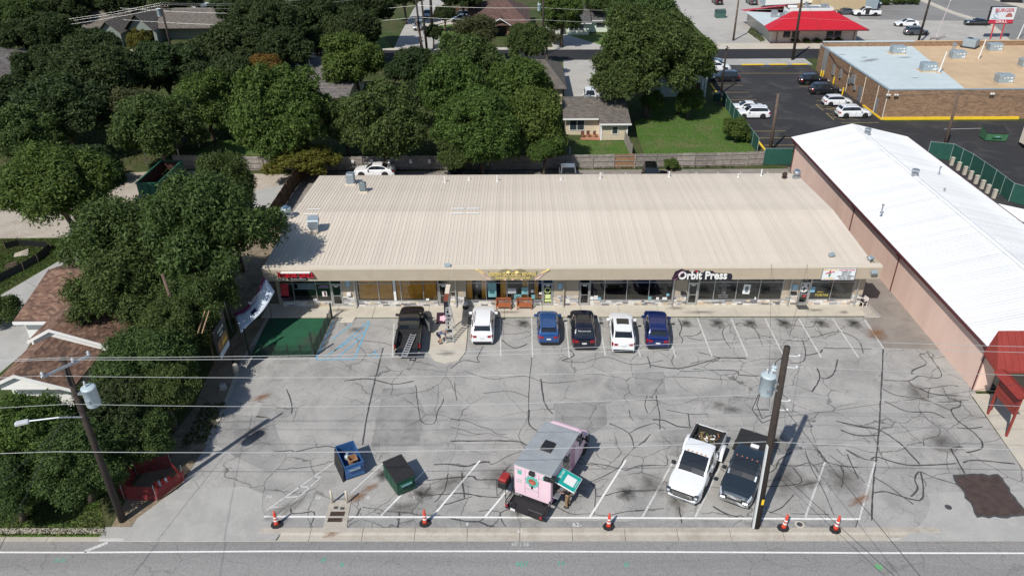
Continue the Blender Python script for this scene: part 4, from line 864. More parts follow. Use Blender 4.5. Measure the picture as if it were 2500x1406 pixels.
for s_ in (0,1):
    xa, xb = (XL, XM) if s_ == 0 else (XR, XM); prf = []
    for i in range(2): prf += [(i*.31,0),(i*.31+.012,.045),(i*.31+.05,.045),(i*.31+.062,0)]
    prf.append((.62,0)); vs = [(xa-39, p[0], ZE+p[1]) for p in prf] + [(xb-39, p[0], ZR+p[1]) for p in prf]; n = len(prf)
    b = MB(); b.add(vs, [(i, i+1, n+i+1, n+i) if s_ else (i+1, i, n+i, n+i+1) for i in range(n-1)]); pm2 = b.mesh('roof_panel', m_whroof)
    y = Y0
    while y < Y1-.1: link('roof_panel', pm2, rf, (0, y-64, 0)); y += .62
b = MB(); b.add([(XM-.25,Y0,ZR-.0),(XM,Y0,ZR+.09),(XM+.25,Y0,ZR-.0),(XM-.25,Y1,ZR-.0),(XM,Y1,ZR+.09),(XM+.25,Y1,ZR-.0)], [(0,1,4,3),(1,2,5,4)]); wbuild(b, 'ridge_cap', m_whroof, rf, hall)
b = MB(); b.add([(XL+.02,Y0,ZE-.05),(XM,Y0,ZR-.05),(XR-.02,Y0,ZE-.05),(XL+.02,Y1,ZE-.05),(XM,Y1,ZR-.05),(XR-.02,Y1,ZE-.05)], [(0,3,4,1),(1,4,5,2)]); wbuild(b, 'roof_underside', m_redtrim, rf, hall)
b = MB(); b.box(XL-.10,XL+.02,Y0,Y1,ZE-.18,ZE+.03); b.box(XR-.02,XR+.10,Y0,Y1,ZE-.18,ZE+.03); wbuild(b, 'gutter', m_redtrim, hall, hall)
for xx, yy in ((32.4,43.6),(32.4,57.5),(32.4,67.5),(32.4,85.6)):
    b = MB(); b.tube([(XL-.04,yy,ZE-.12),(XL,yy,ZE-.3),(32.42,yy,ZE-.6),(32.42,yy,.05)], .05); wbuild(b, 'downspout', m_redtrim, hall, hall)
b = MB()
M3 = None
b.add([(32.42,43.19,5.35),(46.2,43.19,5.35),(46.2,41.3,3.35),(31.95,41.3,3.35),(31.98,43.17,3.6),(46.2,43.17,3.35),(46.2,41.3,3.18),(31.95,41.3,3.18),(31.98,43.16,3.4)], [(0,3,2,1),(0,4,3),(3,7,6,2),(3,4,8,7),(7,8,5,6),(0,1,5,4)])
aw = wbuild(b, 'awning', m_redpan, hall, hall)
for i in range(30):
    xx = 32.1+.47*i; b = MB(); b.box(-.018,.018,-1.36,1.36,0,.045,Matrix.Rotation(R(46.6),4,'X')); o = link('awning_seam', b.mesh('awning_seam', m_redpan), aw, (xx+.45-39, 42.245-64, 4.35))
b = MB(); b.box(33.6,36.0,43.44,43.49,.1,2.4); b.box(37.2,40.5,43.44,43.49,.6,2.5); wbuild(b, 'dark_window', glass_mat('dark_glass', (.1,.1,.1), .08, .3), hall, hall)
for yy in (42.1,): b = MB(); b.box(32.5,32.62,41.3,41.42,0,2.9); wbuild(b, 'post', m_redtrim, hall, hall)
t = thing('slatted_sign', 'red slatted board sign on two posts beside the pink hall entrance', 'sign', (32.12, 39.8, 0))
for yy in (-1.15, 1.12): b = MB(); b.box(-.06,.06,yy-.06,yy+.06,0,3.45); b.build('post', m_redpan, t)
for i in range(4): b = MB(); b.box(-.05,.05,-1.08,1.05,1.75+.40*i,2.11+.40*i); b.build('slat', m_redpan, t)
b = MB(); b.add([(-.5,-1.5,3.38),(.5,-1.5,3.38),(.5,1.45,3.38),(-.5,1.45,3.38),(0,-1.5,3.62),(0,1.45,3.62)], [(0,4,5,3),(1,2,5,4),(0,1,4),(3,5,2),(0,3,2,1)]); b.build('cap', m_redpan, t)
def turbine(label, q, z, h=.55, r=.33, m=m_galv):
    t = thing('turbine_vent', label, 'roof vent', (q[0], q[1], z), 0)
    b = MB(); b.lathe([(r*.9,-.25),(r*.85,h*.5)], (0,0,0), 14); b.build('neck', m, t)
    b = MB()
    for k in range(12):
        a = R(30*k); b.box(-.01,.01,r*.92,r*1.02,.15,h,Matrix.Rotation(a,4,'Z'))
    b.lathe([(r*1.05,h),(r*1.05,h+.06),(r*.3,h+.1)], (0,0,0), 14); b.build('drum', m, t); return t
turbine('galvanised drum vent nearest the rear gable on the white ridge', (39.21, 82.83), 5.6); turbine('galvanised drum vent midway along the white ridge', (38.96, 70.45), 5.6)
for q, l_ in (((42.65, 72.79), 'thin white pipe on the right slope of the white roof, farther from the camera'), ((40.35, 67.17), 'small capped pipe on the right slope of the white roof, nearer the camera'), ((33.15, 63.72), 'short grey stub pipe on the left slope of the white roof')):
    t = thing('vent_pipe', l_, 'vent pipe', (q[0], q[1], 5.0 if q[0] > 39 else 4.9), 0); b = MB(); b.lathe([(.14,-.3),(.06,.0),(.06,.5),(.11,.5),(.11,.6)], (0,0,0), 10); b.build('pipe', m_galv, t)

# ---------------------------------------------------------------- brick shops
m_brick = brick_mat('tan_brick', (.30,.175,.095), (.22,.12,.065), (.30,.25,.19), .3, .09, blotch=.30)
m_membw = mat('pale_blue_membrane', (.52,.59,.60), .6, var=.04, scale=.8, var2=.06, scale2=.1); m_membt = mat('tan_membrane', (.52,.38,.235), .8, var=.08, scale=.6, var2=.10, scale2=.12)
bk = thing('brick_store', 'tan brick store with flat roof half pale blue and half tan', 'building', (70, 118, 0))
bx0, bx1, by0, by1, bz = 51.35, 104.0, 105.2, 132.6, 4.15
b = MB(); b.box(bx0,bx1,by0,by1,0,bz-.35); b.box(bx0,bx0+.25,by0,by1,bz-.35,bz); b.box(bx0+.25,bx1,by0,by0+.25,bz-.35,bz); b.box(bx0+.25,bx1,by1-.25,by1,bz-.35,bz+.55); wbuild(b, 'wall', m_brick, bk, bk)
b = MB(); b.box(bx0-.05,bx0+.30,by0-.05,by1+.05,bz,bz+.10); b.box(bx0+.30,bx1,by0-.05,by0+.30,bz,bz+.10); wbuild(b, 'coping', m_galvb, bk, bk)
b = MB(); b.box(bx0+.30,67,by1-.32,by1+.1,bz+.55,bz+.65); wbuild(b, 'coping', m_membw, bk, bk); b = MB(); b.box(67.0,bx1,by1-.32,by1+.1,bz+.55,bz+.648); wbuild(b, 'coping', m_membt, bk, bk)
rf = bpy.data.objects.new('roof', None); COL.objects.link(rf); rf.parent = bk
yy = by0+.25; k = 0
while yy < by1-.3:
    y2 = min(yy+3.0, by1-.26); t_ = (yy-by0)/(by1-by0); xb = 62.4+4.4*t_; xb2 = 62.4+4.4*(y2-by0)/(by1-by0)
    b = MB(); b.add([(bx0+.25,yy+.01,bz-.2),(xb,yy+.01,bz-.2),(xb2,y2-.01,bz-.2),(bx0+.25,y2-.01,bz-.2)], [(0,1,2,3)]); wbuild(b, 'membrane_strip', m_membw, rf, bk)
    b = MB(); b.add([(xb+.01,yy+.01,bz-.206),(bx1-.25,yy+.01,bz-.206),(bx1-.25,y2-.01,bz-.206),(xb2+.01,y2-.01,bz-.206)], [(0,1,2,3)]); wbuild(b, 'membrane_strip', m_membt, rf, bk)
    yy = y2
b = MB(); b.box(bx0+.25,bx1-.25,by0+.25,by1-.26,bz-.34,bz-.215); wbuild(b, 'roof_deck', m_galvb, rf, bk)
for i, (q, a, c, rz) in enumerate((((55.93, 122.86),3.2,1.0,.5),((62.18, 124.58),1.8,.7,.1),((55.70, 124.75),1.0,.5,.2),((52.96, 126.76),1.0,.5,0),((58.27, 112.26),.9,.4,0))):
    o = link('stain', sms['damp_stain'], rf, (q[0]-70, q[1]-118, bz-.19+.001*i), (0,0,rz)); o.scale = (a, c, 1)
for xx, yy in ((51.3,108.0),(51.3,112.6),(51.3,118.7)):
    b = MB(); b.tube([(xx-.06,yy,bz-.1),(xx-.06,yy,.2)], .06); wbuild(b, 'downspout', m_cap, bk, bk)
b = MB(); b.tube([(bx0-.02,by0-.1,bz),(bx0-.02,by0-.1,.2)], .07); wbuild(b, 'downspout', m_cap, bk, bk)
for yy in (107.3,113.3):
    b = MB(); b.box(bx0-.05,bx0+.02,yy,yy+1.0,.12,2.25); d = wbuild(b, 'door', mat('grey_steel_door', (.16,.18,.20), .5), bk, bk)
    b = MB(); b.box(bx0-.10,bx0-.05,yy+.1,yy+.16,1.0,1.1); wbuild(b, 'handle', m_galv, d, bk)
b = MB(); b.box(bx0,70.5,by0-.22,by0-.002,0,.35); b.box(bx0-.22,bx0-.002,by0-.22,111.6,0,.18); wbuild(b, 'painted_kerb', m_yellow, bk, bk)
for k in range(7): b = MB(); b.tube([(bx0-.10,128.3+.28*k,bz+.25*(k%2)),(bx0-.10,128.3+.28*k,.3)], .05); wbuild(b, 'conduit', m_galv, bk, bk)
for y0_, z0_, w_, h_ in ((116.2,2.0,1.2,1.2),(117.6,1.6,.8,.8),(115.4,1.3,.7,.5),(121.5,1.5,.6,1.3),(124.5,1.2,.7,1.6)):
    b = MB(); b.box(bx0-.25,bx0-.003,y0_,y0_+w_,z0_,z0_+h_); wbuild(b, 'meter_box', m_galv, bk, bk)
b = MB(); b.tube([(bx0-.1,128,3.9),(bx0-.2,124,3.1),(bx0-.2,119,3.0),(bx0-.15,117,3.4)], .04); wbuild(b, 'cable', m_blk, bk, bk)
for xx, zz in ((51.3,3.5),(52.4,3.5),(65.6,3.6)):
    b = MB(); b.tube([(xx,by0-.02,zz),(xx,by0-.35,zz+.12)], .03); b.bbox(xx-.28,xx-.05,by0-.5,by0-.3,zz,zz+.22,.03); b.bbox(xx+.05,xx+.28,by0-.5,by0-.3,zz,zz+.22,.03); wbuild(b, 'security_light', m_wht, bk, bk)
def rtu(label, q, rz=0.0):
    t = thing('rooftop_unit', label, 'air conditioner', (q[0], q[1], bz-.2), rz, 'rooftop units on the brick store')
    b = MB(); b.box(-1.25,1.15,-.95,.9,0,.14); b.build('curb', m_membt, t)
    b = MB(); b.bbox(-1.05,1.05,-.72,.72,.14,1.25,.03); b.build('casing', m_galvb, t)
    b = MB(); b.lathe([(.36,1.25),(.36,1.33),(.30,1.33)], (-.55,.2,0), 16); b.build('fan_ring', m_galv, t); b = MB(); b.lathe([(.29,1.26),(.29,1.30)], (-.55,.2,0), 16); b.build('fan', m_blk, t)
    b = MB()
    for xx, zz, w, h in ((-.3,.85,.22,.14),(.12,.9,.26,.16),(.65,.88,.3,.2),(.5,.42,.3,.18),(.8,.45,.22,.3)): b.box(xx-w/2,xx+w/2,-.735,-.722,zz-h/2,zz+h/2)
    b.build('label_plate', m_wht, t)
    b = MB()
    for k in range(7): b.box(-1.065,-1.052,-.6,.6,.3+.12*k,.36+.12*k)
    b.build('louvre', m_galv, t); return t
for q, l_ in (((62.07, 127.36),'grey rooftop unit on the pale blue roof near the far parapet'),((61.81, 116.15),'grey rooftop unit on the pale blue roof at its edge with the tan roof'),((69.86, 123.57),'grey rooftop unit with a tall metal flue, middle of the tan roof'),((78.43, 128.63),'grey rooftop unit on the tan roof beside the right white pole'),((69.40, 109.35),'grey rooftop unit on the tan roof nearest the brick front wall'),((77.81, 118.20),'grey rooftop unit cut off by the right edge of the picture')): rtu(l_, q)
t = thing('packaged_unit', 'pale square rooftop unit at the far parapet of the tan roof', 'air conditioner', (*(75.98, 131.35), bz-.2), R(45)); b = MB(); b.bbox(-1,1,-1,1,.2,1.35,.03); b.build('casing', m_galvb, t); b = MB(); b.lathe([(.4,1.35),(.4,1.43),(.33,1.43)], (.35,.35,0), 14); b.build('fan_ring', m_blk, t); b = MB(); b.box(-1.2,1.2,-1.2,1.2,0,.2); b.build('curb', m_blk, t)
for q, l_ in (((62.95, 114.93),'thin white pole standing on the roof at the edge of the tan membrane'),((72.98, 122.96),'thin white pole standing on the tan roof between two grey units')):
    t = thing('roof_pole', l_, 'pole', (*q, bz-.2), 0); b = MB(); b.cyl((0,0,0),(.35,0,3.1),.09,.08,8); b.build('mast', m_wht, t); b = MB(); b.box(-.3,.3,-.3,.3,0,.08); b.build('foot', m_membt, t)
t = thing('flue', 'short shiny metal flue beside a rooftop unit on the tan roof', 'flue', (*(71.92, 128.81), bz-.2)); b = MB(); b.lathe([(.25,0),(.25,.9),(.4,1.0),(.4,1.15),(.05,1.35)], (0,0,0), 12); b.build('pipe', m_galv, t)
for q, lb in (((50.61, 128.10),'farthest one'), ((50.77, 127.57),'second farthest'), ((51.19, 123.80),'second nearest'), ((50.33, 117.50),'nearest one')):
    t = thing('bollard', 'short yellow bollard along the left wall of the brick store, ' + lb, 'bollard', q, 0, 'yellow bollards along the brick wall'); b = MB(); b.lathe([(.11,0),(.11,1.05),(.06,1.12)], (0,0,0), 10); b.build('post', m_yellow, t)

# ---------------------------------------------------------------- houses
m_glassd = glass_mat('house_glass', (.25,.3,.33), .10, .4)
def gable(b, x0, x1, y0, y1, ze, zr, axis='X', th=.12, mid=None):
    """two roof slabs; ridge runs along the axis"""
    def slab(p):   # p: 4 top points ccw from above
        b.add([(q[0],q[1],q[2]-th) for q in p] + p, [(3,2,1,0),(4,5,6,7),(0,1,5,4),(1,2,6,5),(2,3,7,6),(3,0,4,7)])
    if axis == 'X':
        ym = (y0+y1)/2 if mid is None else mid
        slab([(x0,y0,ze),(x1,y0,ze),(x1,ym,zr),(x0,ym,zr)]); slab([(x0,ym,zr),(x1,ym,zr),(x1,y1,ze),(x0,y1,ze)])
    else:
        xm = (x0+x1)/2 if mid is None else mid
        slab([(x0,y0,ze),(xm,y0,zr),(xm,y1,zr),(x0,y1,ze)]); slab([(xm,y0,zr),(x1,y0,ze),(x1,y1,ze),(xm,y1,zr)])
def hip(b, x0, x1, y0, y1, ze, zr, axis='X', inset=None, th=.14):
    w = (y1-y0)/2 if axis == 'X' else (x1-x0)/2; i = w if inset is None else inset
    A = [(x0,y0,ze),(x1,y0,ze),(x1,y1,ze),(x0,y1,ze)]
    if axis == 'X': r0, r1 = (x0+i,(y0+y1)/2,zr), (x1-i,(y0+y1)/2,zr); top = [(0,1,5,4),(1,2,5),(2,3,4,5),(3,0,4)]
    else: r0, r1 = ((x0+x1)/2,y0+i,zr), ((x0+x1)/2,y1-i,zr); top = [(0,1,4),(1,2,5,4),(2,3,5),(3,0,4,5)]
    b.add(A+[r0,r1]+[(p[0],p[1],p[2]-th) for p in A], top+[(6,9,8,7)]+[(k,6+k,6+(k+1)%4,(k+1)%4) for k in range(4)])
def gwall(b, x0, x1, y0, y1, h, zr, axis='X'):
    b.box(x0,x1,y0,y1,0,h)
    if axis == 'X': ym=(y0+y1)/2; b.add([(x0,y0,h),(x0,y1,h),(x0,ym,zr),(x1,y0,h),(x1,y1,h),(x1,ym,zr)],[(0,2,1),(3,4,5),(0,3,5,2),(1,2,5,4)])
    else: xm=(x0+x1)/2; b.add([(x0,y0,h),(x1,y0,h),(xm,y0,zr),(x0,y1,h),(x1,y1,h),(xm,y1,zr)],[(0,1,2),(3,5,4),(0,2,5,3),(1,4,5,2)])
def hwin(par, root, x, y, z, w, h, n=1, m=m_wht, side='S'):
    """a window in the south (or east) wall: frame with panes under it"""
    b = MB(); f = .07
    for a0,a1,c0,c1 in ((-w/2-f,w/2+f,h/2,h/2+f),(-w/2-f,w/2+f,-h/2-f,-h/2),(-w/2-f,-w/2,-h/2,h/2),(w/2,w/2+f,-h/2,h/2)): b.box(a0,a1,-.07,.0,c0,c1)
    for k in range(1,n): b.box(-w/2+w*k/n-.035,-w/2+w*k/n+.035,-.065,0,-h/2,h/2)
    L = root.location; o = link('window', b.mesh('window', m), par, (x-L[0], y-L[1], z), (0,0,0 if side=='S' else R(90) if side=='E' else R(-90)))
    for k in range(n):
        for s_ in (0,1):
            b = MB(); b.box(-w/2+w*k/n+.02, -w/2+w*(k+1)/n-.02, -.045, -.02, -h/2+h/2*s_+.02, h/2*s_-.02); b.build('pane', mat('window_dark', (.03,.04,.05), .08, spec=.8), o)
    return o
# small cream house behind the fence
m_cream = mat('cream_siding', (.52,.45,.33), .8, var=.05, scale=2); m_shg = shingle_mat('grey_brown_shingles', (.155,.135,.115), (.115,.10,.088)); m_shgd = shingle_mat('dark_grey_shingles', (.105,.10,.098), (.080,.078,.076))
h = thing('cottage', 'small cream cottage with grey-brown shingle roof and white corner boards', 'house', (10.5, 101, 0))
b = MB(); b.box(6.4,10.9,99.4,107.5,0,2.5); b.box(10.9,14.35,97.2,107.5,0,2.45); wbuild(b, 'wall', m_cream, h, h)
b = MB(); gable(b, 6.0,10.95,98.7,109.0,2.45,3.75,'X'); gable(b, 10.7,14.75,96.6,109.0,2.4,3.74,'X',mid=103.6); r_ = wbuild(b, 'roof', m_shg, h, h)
b = MB(); b.box(9.1,9.35,104.0,104.3,3.5,4.2); wbuild(b, 'flue', m_galv, r_, h); b = MB(); b.lathe([(.3,3.7),(.3,3.9),(.1,4.0)], (9.8,104.4,0), 10); wbuild(b, 'vent', m_galv, r_, h)
b = MB(); b.box(5.95,10.7,98.62,98.72,2.28,2.46); b.box(10.66,14.8,96.52,96.62,2.22,2.41); b.box(10.86,10.96,97.12,99.4,0,2.4); b.box(10.94,11.06,97.1,97.2,0,2.4); b.box(14.28,14.42,97.1,97.2,0,2.4); wbuild(b, 'white_trim', m_wht, h, h)
hwin(h, h, 7.9, 99.4, 1.35, 1.9, 1.35, 2); hwin(h, h, 12.75, 97.2, 1.35, .7, .95, 1)
for i, (xx, yy) in enumerate(((8.6,98.2),(9.4,98.3),(10.3,98.2))):
    t = thing('patio_chair', 'small rust red metal patio chair behind the cream cottage, ' + ['left','middle','right'][i] + ' one of three', 'chair', (xx, yy, .02), .3*i, 'patio chairs behind the cream cottage'); b = MB(); b.box(-.22,.22,-.22,.22,.40,.44); b.box(-.22,.22,.19,.22,.44,.85)
    for sx_ in (-.2,.2):
        for sy_ in (-.2,.2): b.tube([(sx_,sy_,0),(sx_,sy_,.4)], .015)
    b.build('frame', mat('rust_red_metal', (.14,.06,.045), .6), t)
# brown roofed house beyond the road
m_brn = shingle_mat('brown_shingles', (.135,.075,.06), (.10,.055,.046)); m_rbrick = brick_mat('red_brick', (.30,.115,.065), (.22,.085,.05), (.3,.26,.22), .25, .08)
h = thing('brick_bungalow', 'brick bungalow with broad brown hip roof and white-edged porch gable', 'house', (-3.5, 167, 0))
b = MB(); b.box(-8.6,2.1,162.0,176.0,0,2.6); b.box(-10.2,-8.6,170.5,178.5,0,2.5); b.box(-5.4,-4.9,159.6,160.1,0,2.5); b.box(-2.2,-1.7,159.6,160.1,0,2.5); b.box(-5.4,-4.9,160.1,162,0,.9); wbuild(b, 'wall', m_rbrick, h, h)
b = MB(); hip(b, -9.0,2.6,158.6,178,2.65,6.5,'X',5.6); r_ = wbuild(b, 'roof', m_brn, h, h)
b = MB(); gable(b, -10.8,-6,169.5,180,2.6,4.5,'X'); wbuild(b, 'garage_roof', m_brn, h, h)
b = MB(); gable(b, -5.75,-1.35,158.4,164,2.6,4.0,'Y'); wbuild(b, 'porch_roof', m_brn, h, h)
b = MB()
for s_ in (-1,1): b.add([(-3.55,158.38,4.02),(-3.55,158.38,3.86),(-3.55+s_*2.25,158.38,2.42),(-3.55+s_*2.25,158.38,2.58)],[(0,1,2,3)])
b.box(-5.4,-1.7,159.4,159.6,2.4,2.6); wbuild(b, 'white_trim', m_wht, h, h)
b = MB(); b.add([(-5.4,159.5,2.6),(-1.7,159.5,2.6),(-3.55,159.5,3.8)],[(0,1,2)]); wbuild(b, 'porch_gable', mat('taupe_siding', (.30,.24,.20), .8), h, h)
b = MB(); b.box(-4.7,-2.5,161.9,162.0,.05,2.2); wbuild(b, 'porch_shade_panel', m_blk, h, h)  # flat black panel paints in the shade inside the porch
b = MB(); b.box(-9.9,-8.9,170.42,170.5,.1,2.2); wbuild(b, 'garage_door', m_cap, h, h); b = MB(); b.cyl((-2.0,170,5.6),(-2,170,6.7),.06); wbuild(b, 'vent_pipe', m_galv, r_, h)
# pale house with dark windows
m_mint = mat('pale_mint_siding', (.58,.64,.52), .8, var=.04)
h = thing('white_cottage', 'pale siding cottage with grey roof and a row of white-framed windows', 'house', (15.5, 166, 0))
b = MB(); b.box(10.1,14.6,161.6,172,0,2.5); b.box(14.6,24,164.2,173,0,2.5); wbuild(b, 'wall', m_mint, h, h)
b = MB(); gable(b, 9.7,15.0,160.9,173.0,2.45,4.3,'X'); wbuild(b, 'roof', m_shgd, h, h); b = MB(); gable(b, 12.8,24.5,163.5,174,2.46,4.9,'X'); wbuild(b, 'roof', m_shgd, h, h)
b = MB(); b.box(9.66,15.04,160.82,160.92,2.3,2.46); b.box(14.8,24.5,163.4,163.5,2.3,2.46); wbuild(b, 'white_trim', m_wht, h, h)
hwin(h, h, 12.0, 161.6, 1.5, 3.0, 1.2, 3); hwin(h, h, 17.2, 164.2, 1.55, 1.8, 1.2, 1)
t = thing('wheelie_bin', 'dark blue wheeled bin at the corner of the pale cottage', 'bin', (9.3, 162.2, 0)); b = MB(); b.add([(-.25,-.3,.05),(.25,-.3,.05),(.25,.3,.05),(-.25,.3,.05),(-.32,-.38,1.0),(.32,-.38,1.0),(.32,.38,1.0),(-.32,.38,1.0)],[(0,3,2,1),(0,1,5,4),(1,2,6,5),(2,3,7,6),(3,0,4,7),(4,5,6,7)]); b.build('bin_body', mat('bin_blue', (.02,.03,.06), .5), t); b = MB(); b.bbox(-.36,.36,-.42,.42,1.0,1.08,.02); b.build('lid', mat('bin_blue', (.02,.03,.06), .5), t)
# houses among the trees on the left
m_gable = mat('grey_green_siding', (.19,.22,.20), .8, var=.05)
h = thing('rambler', 'long grey-roofed house with steep siding gables among dark oaks', 'house', (-78, 165, 0))
b = MB(); b.box(-90,-80,160,170,0,2.6); b.box(-80,-72,156,166,0,2.6); b.box(-72,-61,160,170,0,2.6); wbuild(b, 'wall', m_gable, h, h)
b = MB(); gable(b, -92,-79.5,158,171.5,2.7,5.6,'X'); wbuild(b, 'roof', m_shg, h, h); b = MB(); gable(b, -73,-59.5,157.5,171,2.7,5.4,'X'); wbuild(b, 'roof', m_shg, h, h)
b = MB(); gable(b, -82.5,-77.3,152.5,168,2.7,5.0,'Y'); gable(b, -78.2,-72,155,168,2.7,5.9,'Y'); wbuild(b, 'cross_gable', m_shg, h, h)
b = MB(); gwall(b, -77.6,-72.6,156,166,2.6,5.6,'Y'); gwall(b, -82,-77.8,153.2,160,2.6,4.8,'Y'); wbuild(b, 'gable_wall', m_gable, h, h)
b = MB(); b.box(-79.3,-78.9,169,169.4,4.5,6.2); wbuild(b, 'chimney', m_rbrick, h, h)
h = thing('grey_house', 'house with wide grey and dark roof slopes at the left picture edge', 'house', (-84, 124, 0))
b = MB(); b.box(-93,-79,114,132,0,2.7); wbuild(b, 'wall', m_gable, h, h)
b = MB(); hip(b, -96,-76.5,111.5,134,2.8,6.4,'Y',8); wbuild(b, 'roof', shingle_mat('taupe_shingles', (.17,.15,.14), (.12,.105,.10)), h, h); b = MB(); gable(b, -88,-76,119,128,2.9,5.6,'X'); wbuild(b, 'roof', m_shgd, h, h)
h = thing('hidden_house', 'grey shingle house roof glimpsed between yellow-green trees by the road', 'house', (-31, 115, 0))
b = MB(); b.box(-36,-25,109,123,0,2.7); wbuild(b, 'wall', m_cream, h, h)
b = MB(); gable(b, -36.8,-24.4,108,124.4,2.75,5.0,'X',mid=123.0); r_ = wbuild(b, 'roof', shingle_mat('warm_grey_shingles', (.17,.155,.145), (.14,.125,.118)), h, h)
for xx in (-34.3,-32.4): b = MB(); b.cyl((xx,119.5,4.4),(xx,119.5,5.6),.08,.08,8); b.box(xx-.3,xx+.3,119.2,119.8,4.35,4.6); wbuild(b, 'vent_pipe', m_wht, r_, h)
h = thing('driveway_house', 'grey-roofed house end showing between trees beside the pale courtyard', 'house', (2, 118, 0))
b = MB(); b.box(-5,6.6,112.5,126.5,0,2.8); wbuild(b, 'wall', m_cream, h, h); b = MB(); hip(b, -5.6,7.2,111.8,127.4,2.85,5.2,'X',3.0); wbuild(b, 'roof', m_shg, h, h)
h = thing('two_storey_house', 'tall pale green two-storey house behind the biggest tree', 'house', (25.5, 121, 0))
m_sage = mat('pale_sage_siding', (.40,.46,.40), .8, var=.06, scale=1.5)
b = MB(); b.box(20.5,29.0,116.9,127,0,5.4); wbuild(b, 'wall', m_sage, h, h); b = MB(); hip(b, 19.9,29.7,116.0,128,5.45,6.7,'X',4); wbuild(b, 'roof', shingle_mat('tan_shingles', (.20,.175,.14), (.17,.145,.12)), h, h)
b = MB(); b.box(19.9,29.7,115.92,116.02,5.25,5.46); b.box(28.7,28.95,116.7,116.9,0,5.3); b.box(28.2,28.4,116.6,116.8,0,2.6); wbuild(b, 'white_trim', mat('pale_green_trim', (.50,.55,.50), .6), h, h)
hwin(h, h, 26.0, 116.9, 4.1, 1.6, 1.3, 2); b = MB(); b.box(27.0,28.0,116.84,116.9,.05,2.2); wbuild(b, 'door', mat('dark_red_door', (.06,.012,.012), .5), h, h)
t = thing('wheelie_bin', 'green wheeled bin in the shade behind the two-storey house', 'bin', (30.3, 114.8, 0)); b = MB(); b.bbox(-.5,.5,-.45,.45,.05,1.1,.06); b.build('bin_body', mat('bin_green', (.015,.06,.045), .5), t); b = MB(); b.bbox(-.55,.55,-.5,.5,1.1,1.2,.03); b.build('lid', mat('bin_green', (.015,.06,.045), .5), t)
h = thing('carport', 'dark low carport under the oaks on the left', 'carport', (-43, 92, 0))
b = MB(); b.add([(-46,88,2.5),(-41.5,88.5,2.3),(-41.5,95.5,2.6),(-46,95.5,2.8),(-46,88,2.38),(-41.5,88.5,2.18),(-41.5,95.5,2.48),(-46,95.5,2.68)],[(0,1,2,3),(7,6,5,4),(0,4,5,1),(1,5,6,2),(2,6,7,3),(3,7,4,0)]); wbuild(b, 'roof', m_shgd, h, h)
for xx, yy in ((-45.7,88.4),(-41.8,88.9),(-41.8,95.2),(-45.7,95.2)): b = MB(); b.box(xx-.06,xx+.06,yy-.06,yy+.06,0,2.4); wbuild(b, 'post', m_cap, h, h)
# orange-shingled house in the foreground
m_sh = [mat('shingle_%s' % nm, c, .9, var=.2, scale=9, bump=.4, bscale=40, rand=.18) for nm, c in (('rust', (.165,.092,.062)), ('umber', (.11,.064,.046)), ('sand', (.23,.145,.10)), ('clay', (.19,.108,.075)))]
m_felt = mat('roof_felt', (.07,.04,.028), .9)
m_sid = mat('white_lap_siding', (.72,.72,.69), .6, var=.03)
h = thing('shingle_house', 'white house with rust brown shingle roof and two front gables', 'house', (-33.5, 46, 0))
XW, XE, XRG = -35.4, -29.2, -33.55
b = MB(); b.box(-35.0,-29.6,45.5,52.5,0,2.7); b.box(-35.0,-30.5,41.6,45.5,0,2.5); b.box(-38.4,-35.0,49.4,54.6,0,2.6); wbuild(b, 'wall', m_sid, h, h)
NSH = [0]
def shingles(par, o, u, v, nu, nv, du, dv, skip=None):
    """courses of shingles over a slope: o origin at the eave, u along it, v up it (unit vectors)"""
    o, u, v = Vector(o), Vector(u).normalized(), Vector(v).normalized(); nrm = u.cross(v).normalized()
    if nrm.z < 0: nrm = -nrm
    M = Matrix((u, v, nrm)).transposed().to_4x4(); stuff = MB(); L = h.location
    for j in range(nv):
        for i in range(-1, nu):
            off = (j % 3) * du / 3; a = i*du+off; c = min(a+du, nu*du); a = max(a, 0)
            if c-a < .06: continue
            p = o + u*a + v*(j*dv)
            if skip and skip(p): continue
            lift = rnd.uniform(.002,.010); mi = rnd.choice([0,0,1,1,2,3])
            if NSH[0] < 299 and c-a > du*.9 and par['pick']:
                key = 'sh%d' % mi
                if key not in sms:
                    bb = MB(); bb.box(.006, du-.006, 0, dv+.03, 0, .016, Matrix.Rotation(R(2.2),4,'X')); sms[key] = bb.mesh('shingle', m_sh[mi])
                ob = link('shingle', sms[key], par); ob.matrix_local = Matrix.Translation(p + nrm*(.012+lift) - L) @ M; NSH[0] += 1
            else:
                stuff.mi = mi; MM = Matrix.Translation(p + nrm*(.012+lift) - L) @ M @ Matrix.Rotation(R(2.2),4,'X'); stuff.box(.006, c-a-.006, 0, dv+.03, 0, .016, MM)
    if stuff.v: s_ = stuff.build('shingles', m_sh, par); s_['kind'] = 'stuff'
def slope(pts, pick, u, v, nu, nv, skip=None, du=.34, dv=.185):
    b = MB(); b.add([(p[0],p[1],p[2]-.1) for p in pts]+list(pts), [(3,2,1,0),(4,5,6,7),(0,1,5,4),(1,2,6,5),(2,3,7,6),(3,0,4,7)]); r_ = wbuild(b, 'roof', m_felt, h, h); r_['pick'] = 1 if pick else 0
    shingles(r_, pts[0], u, v, nu, nv, du, dv, skip); del r_['pick']; return r_
def dist(a, c): return (Vector(a)-Vector(c)).length
def auto(pts, pick=True, skip=None): # pts: eave start, eave end, ridge end, ridge start
    nu = max(1, round(dist(pts[0], pts[1])/.34)); nv = max(1, round(dist(pts[0], pts[3])/.185)); return slope(pts, pick, Vector(pts[1])-Vector(pts[0]), Vector(pts[3])-Vector(pts[0]), nu, nv, skip, dist(pts[0],pts[1])/nu, dist(pts[0],pts[3])/nv)
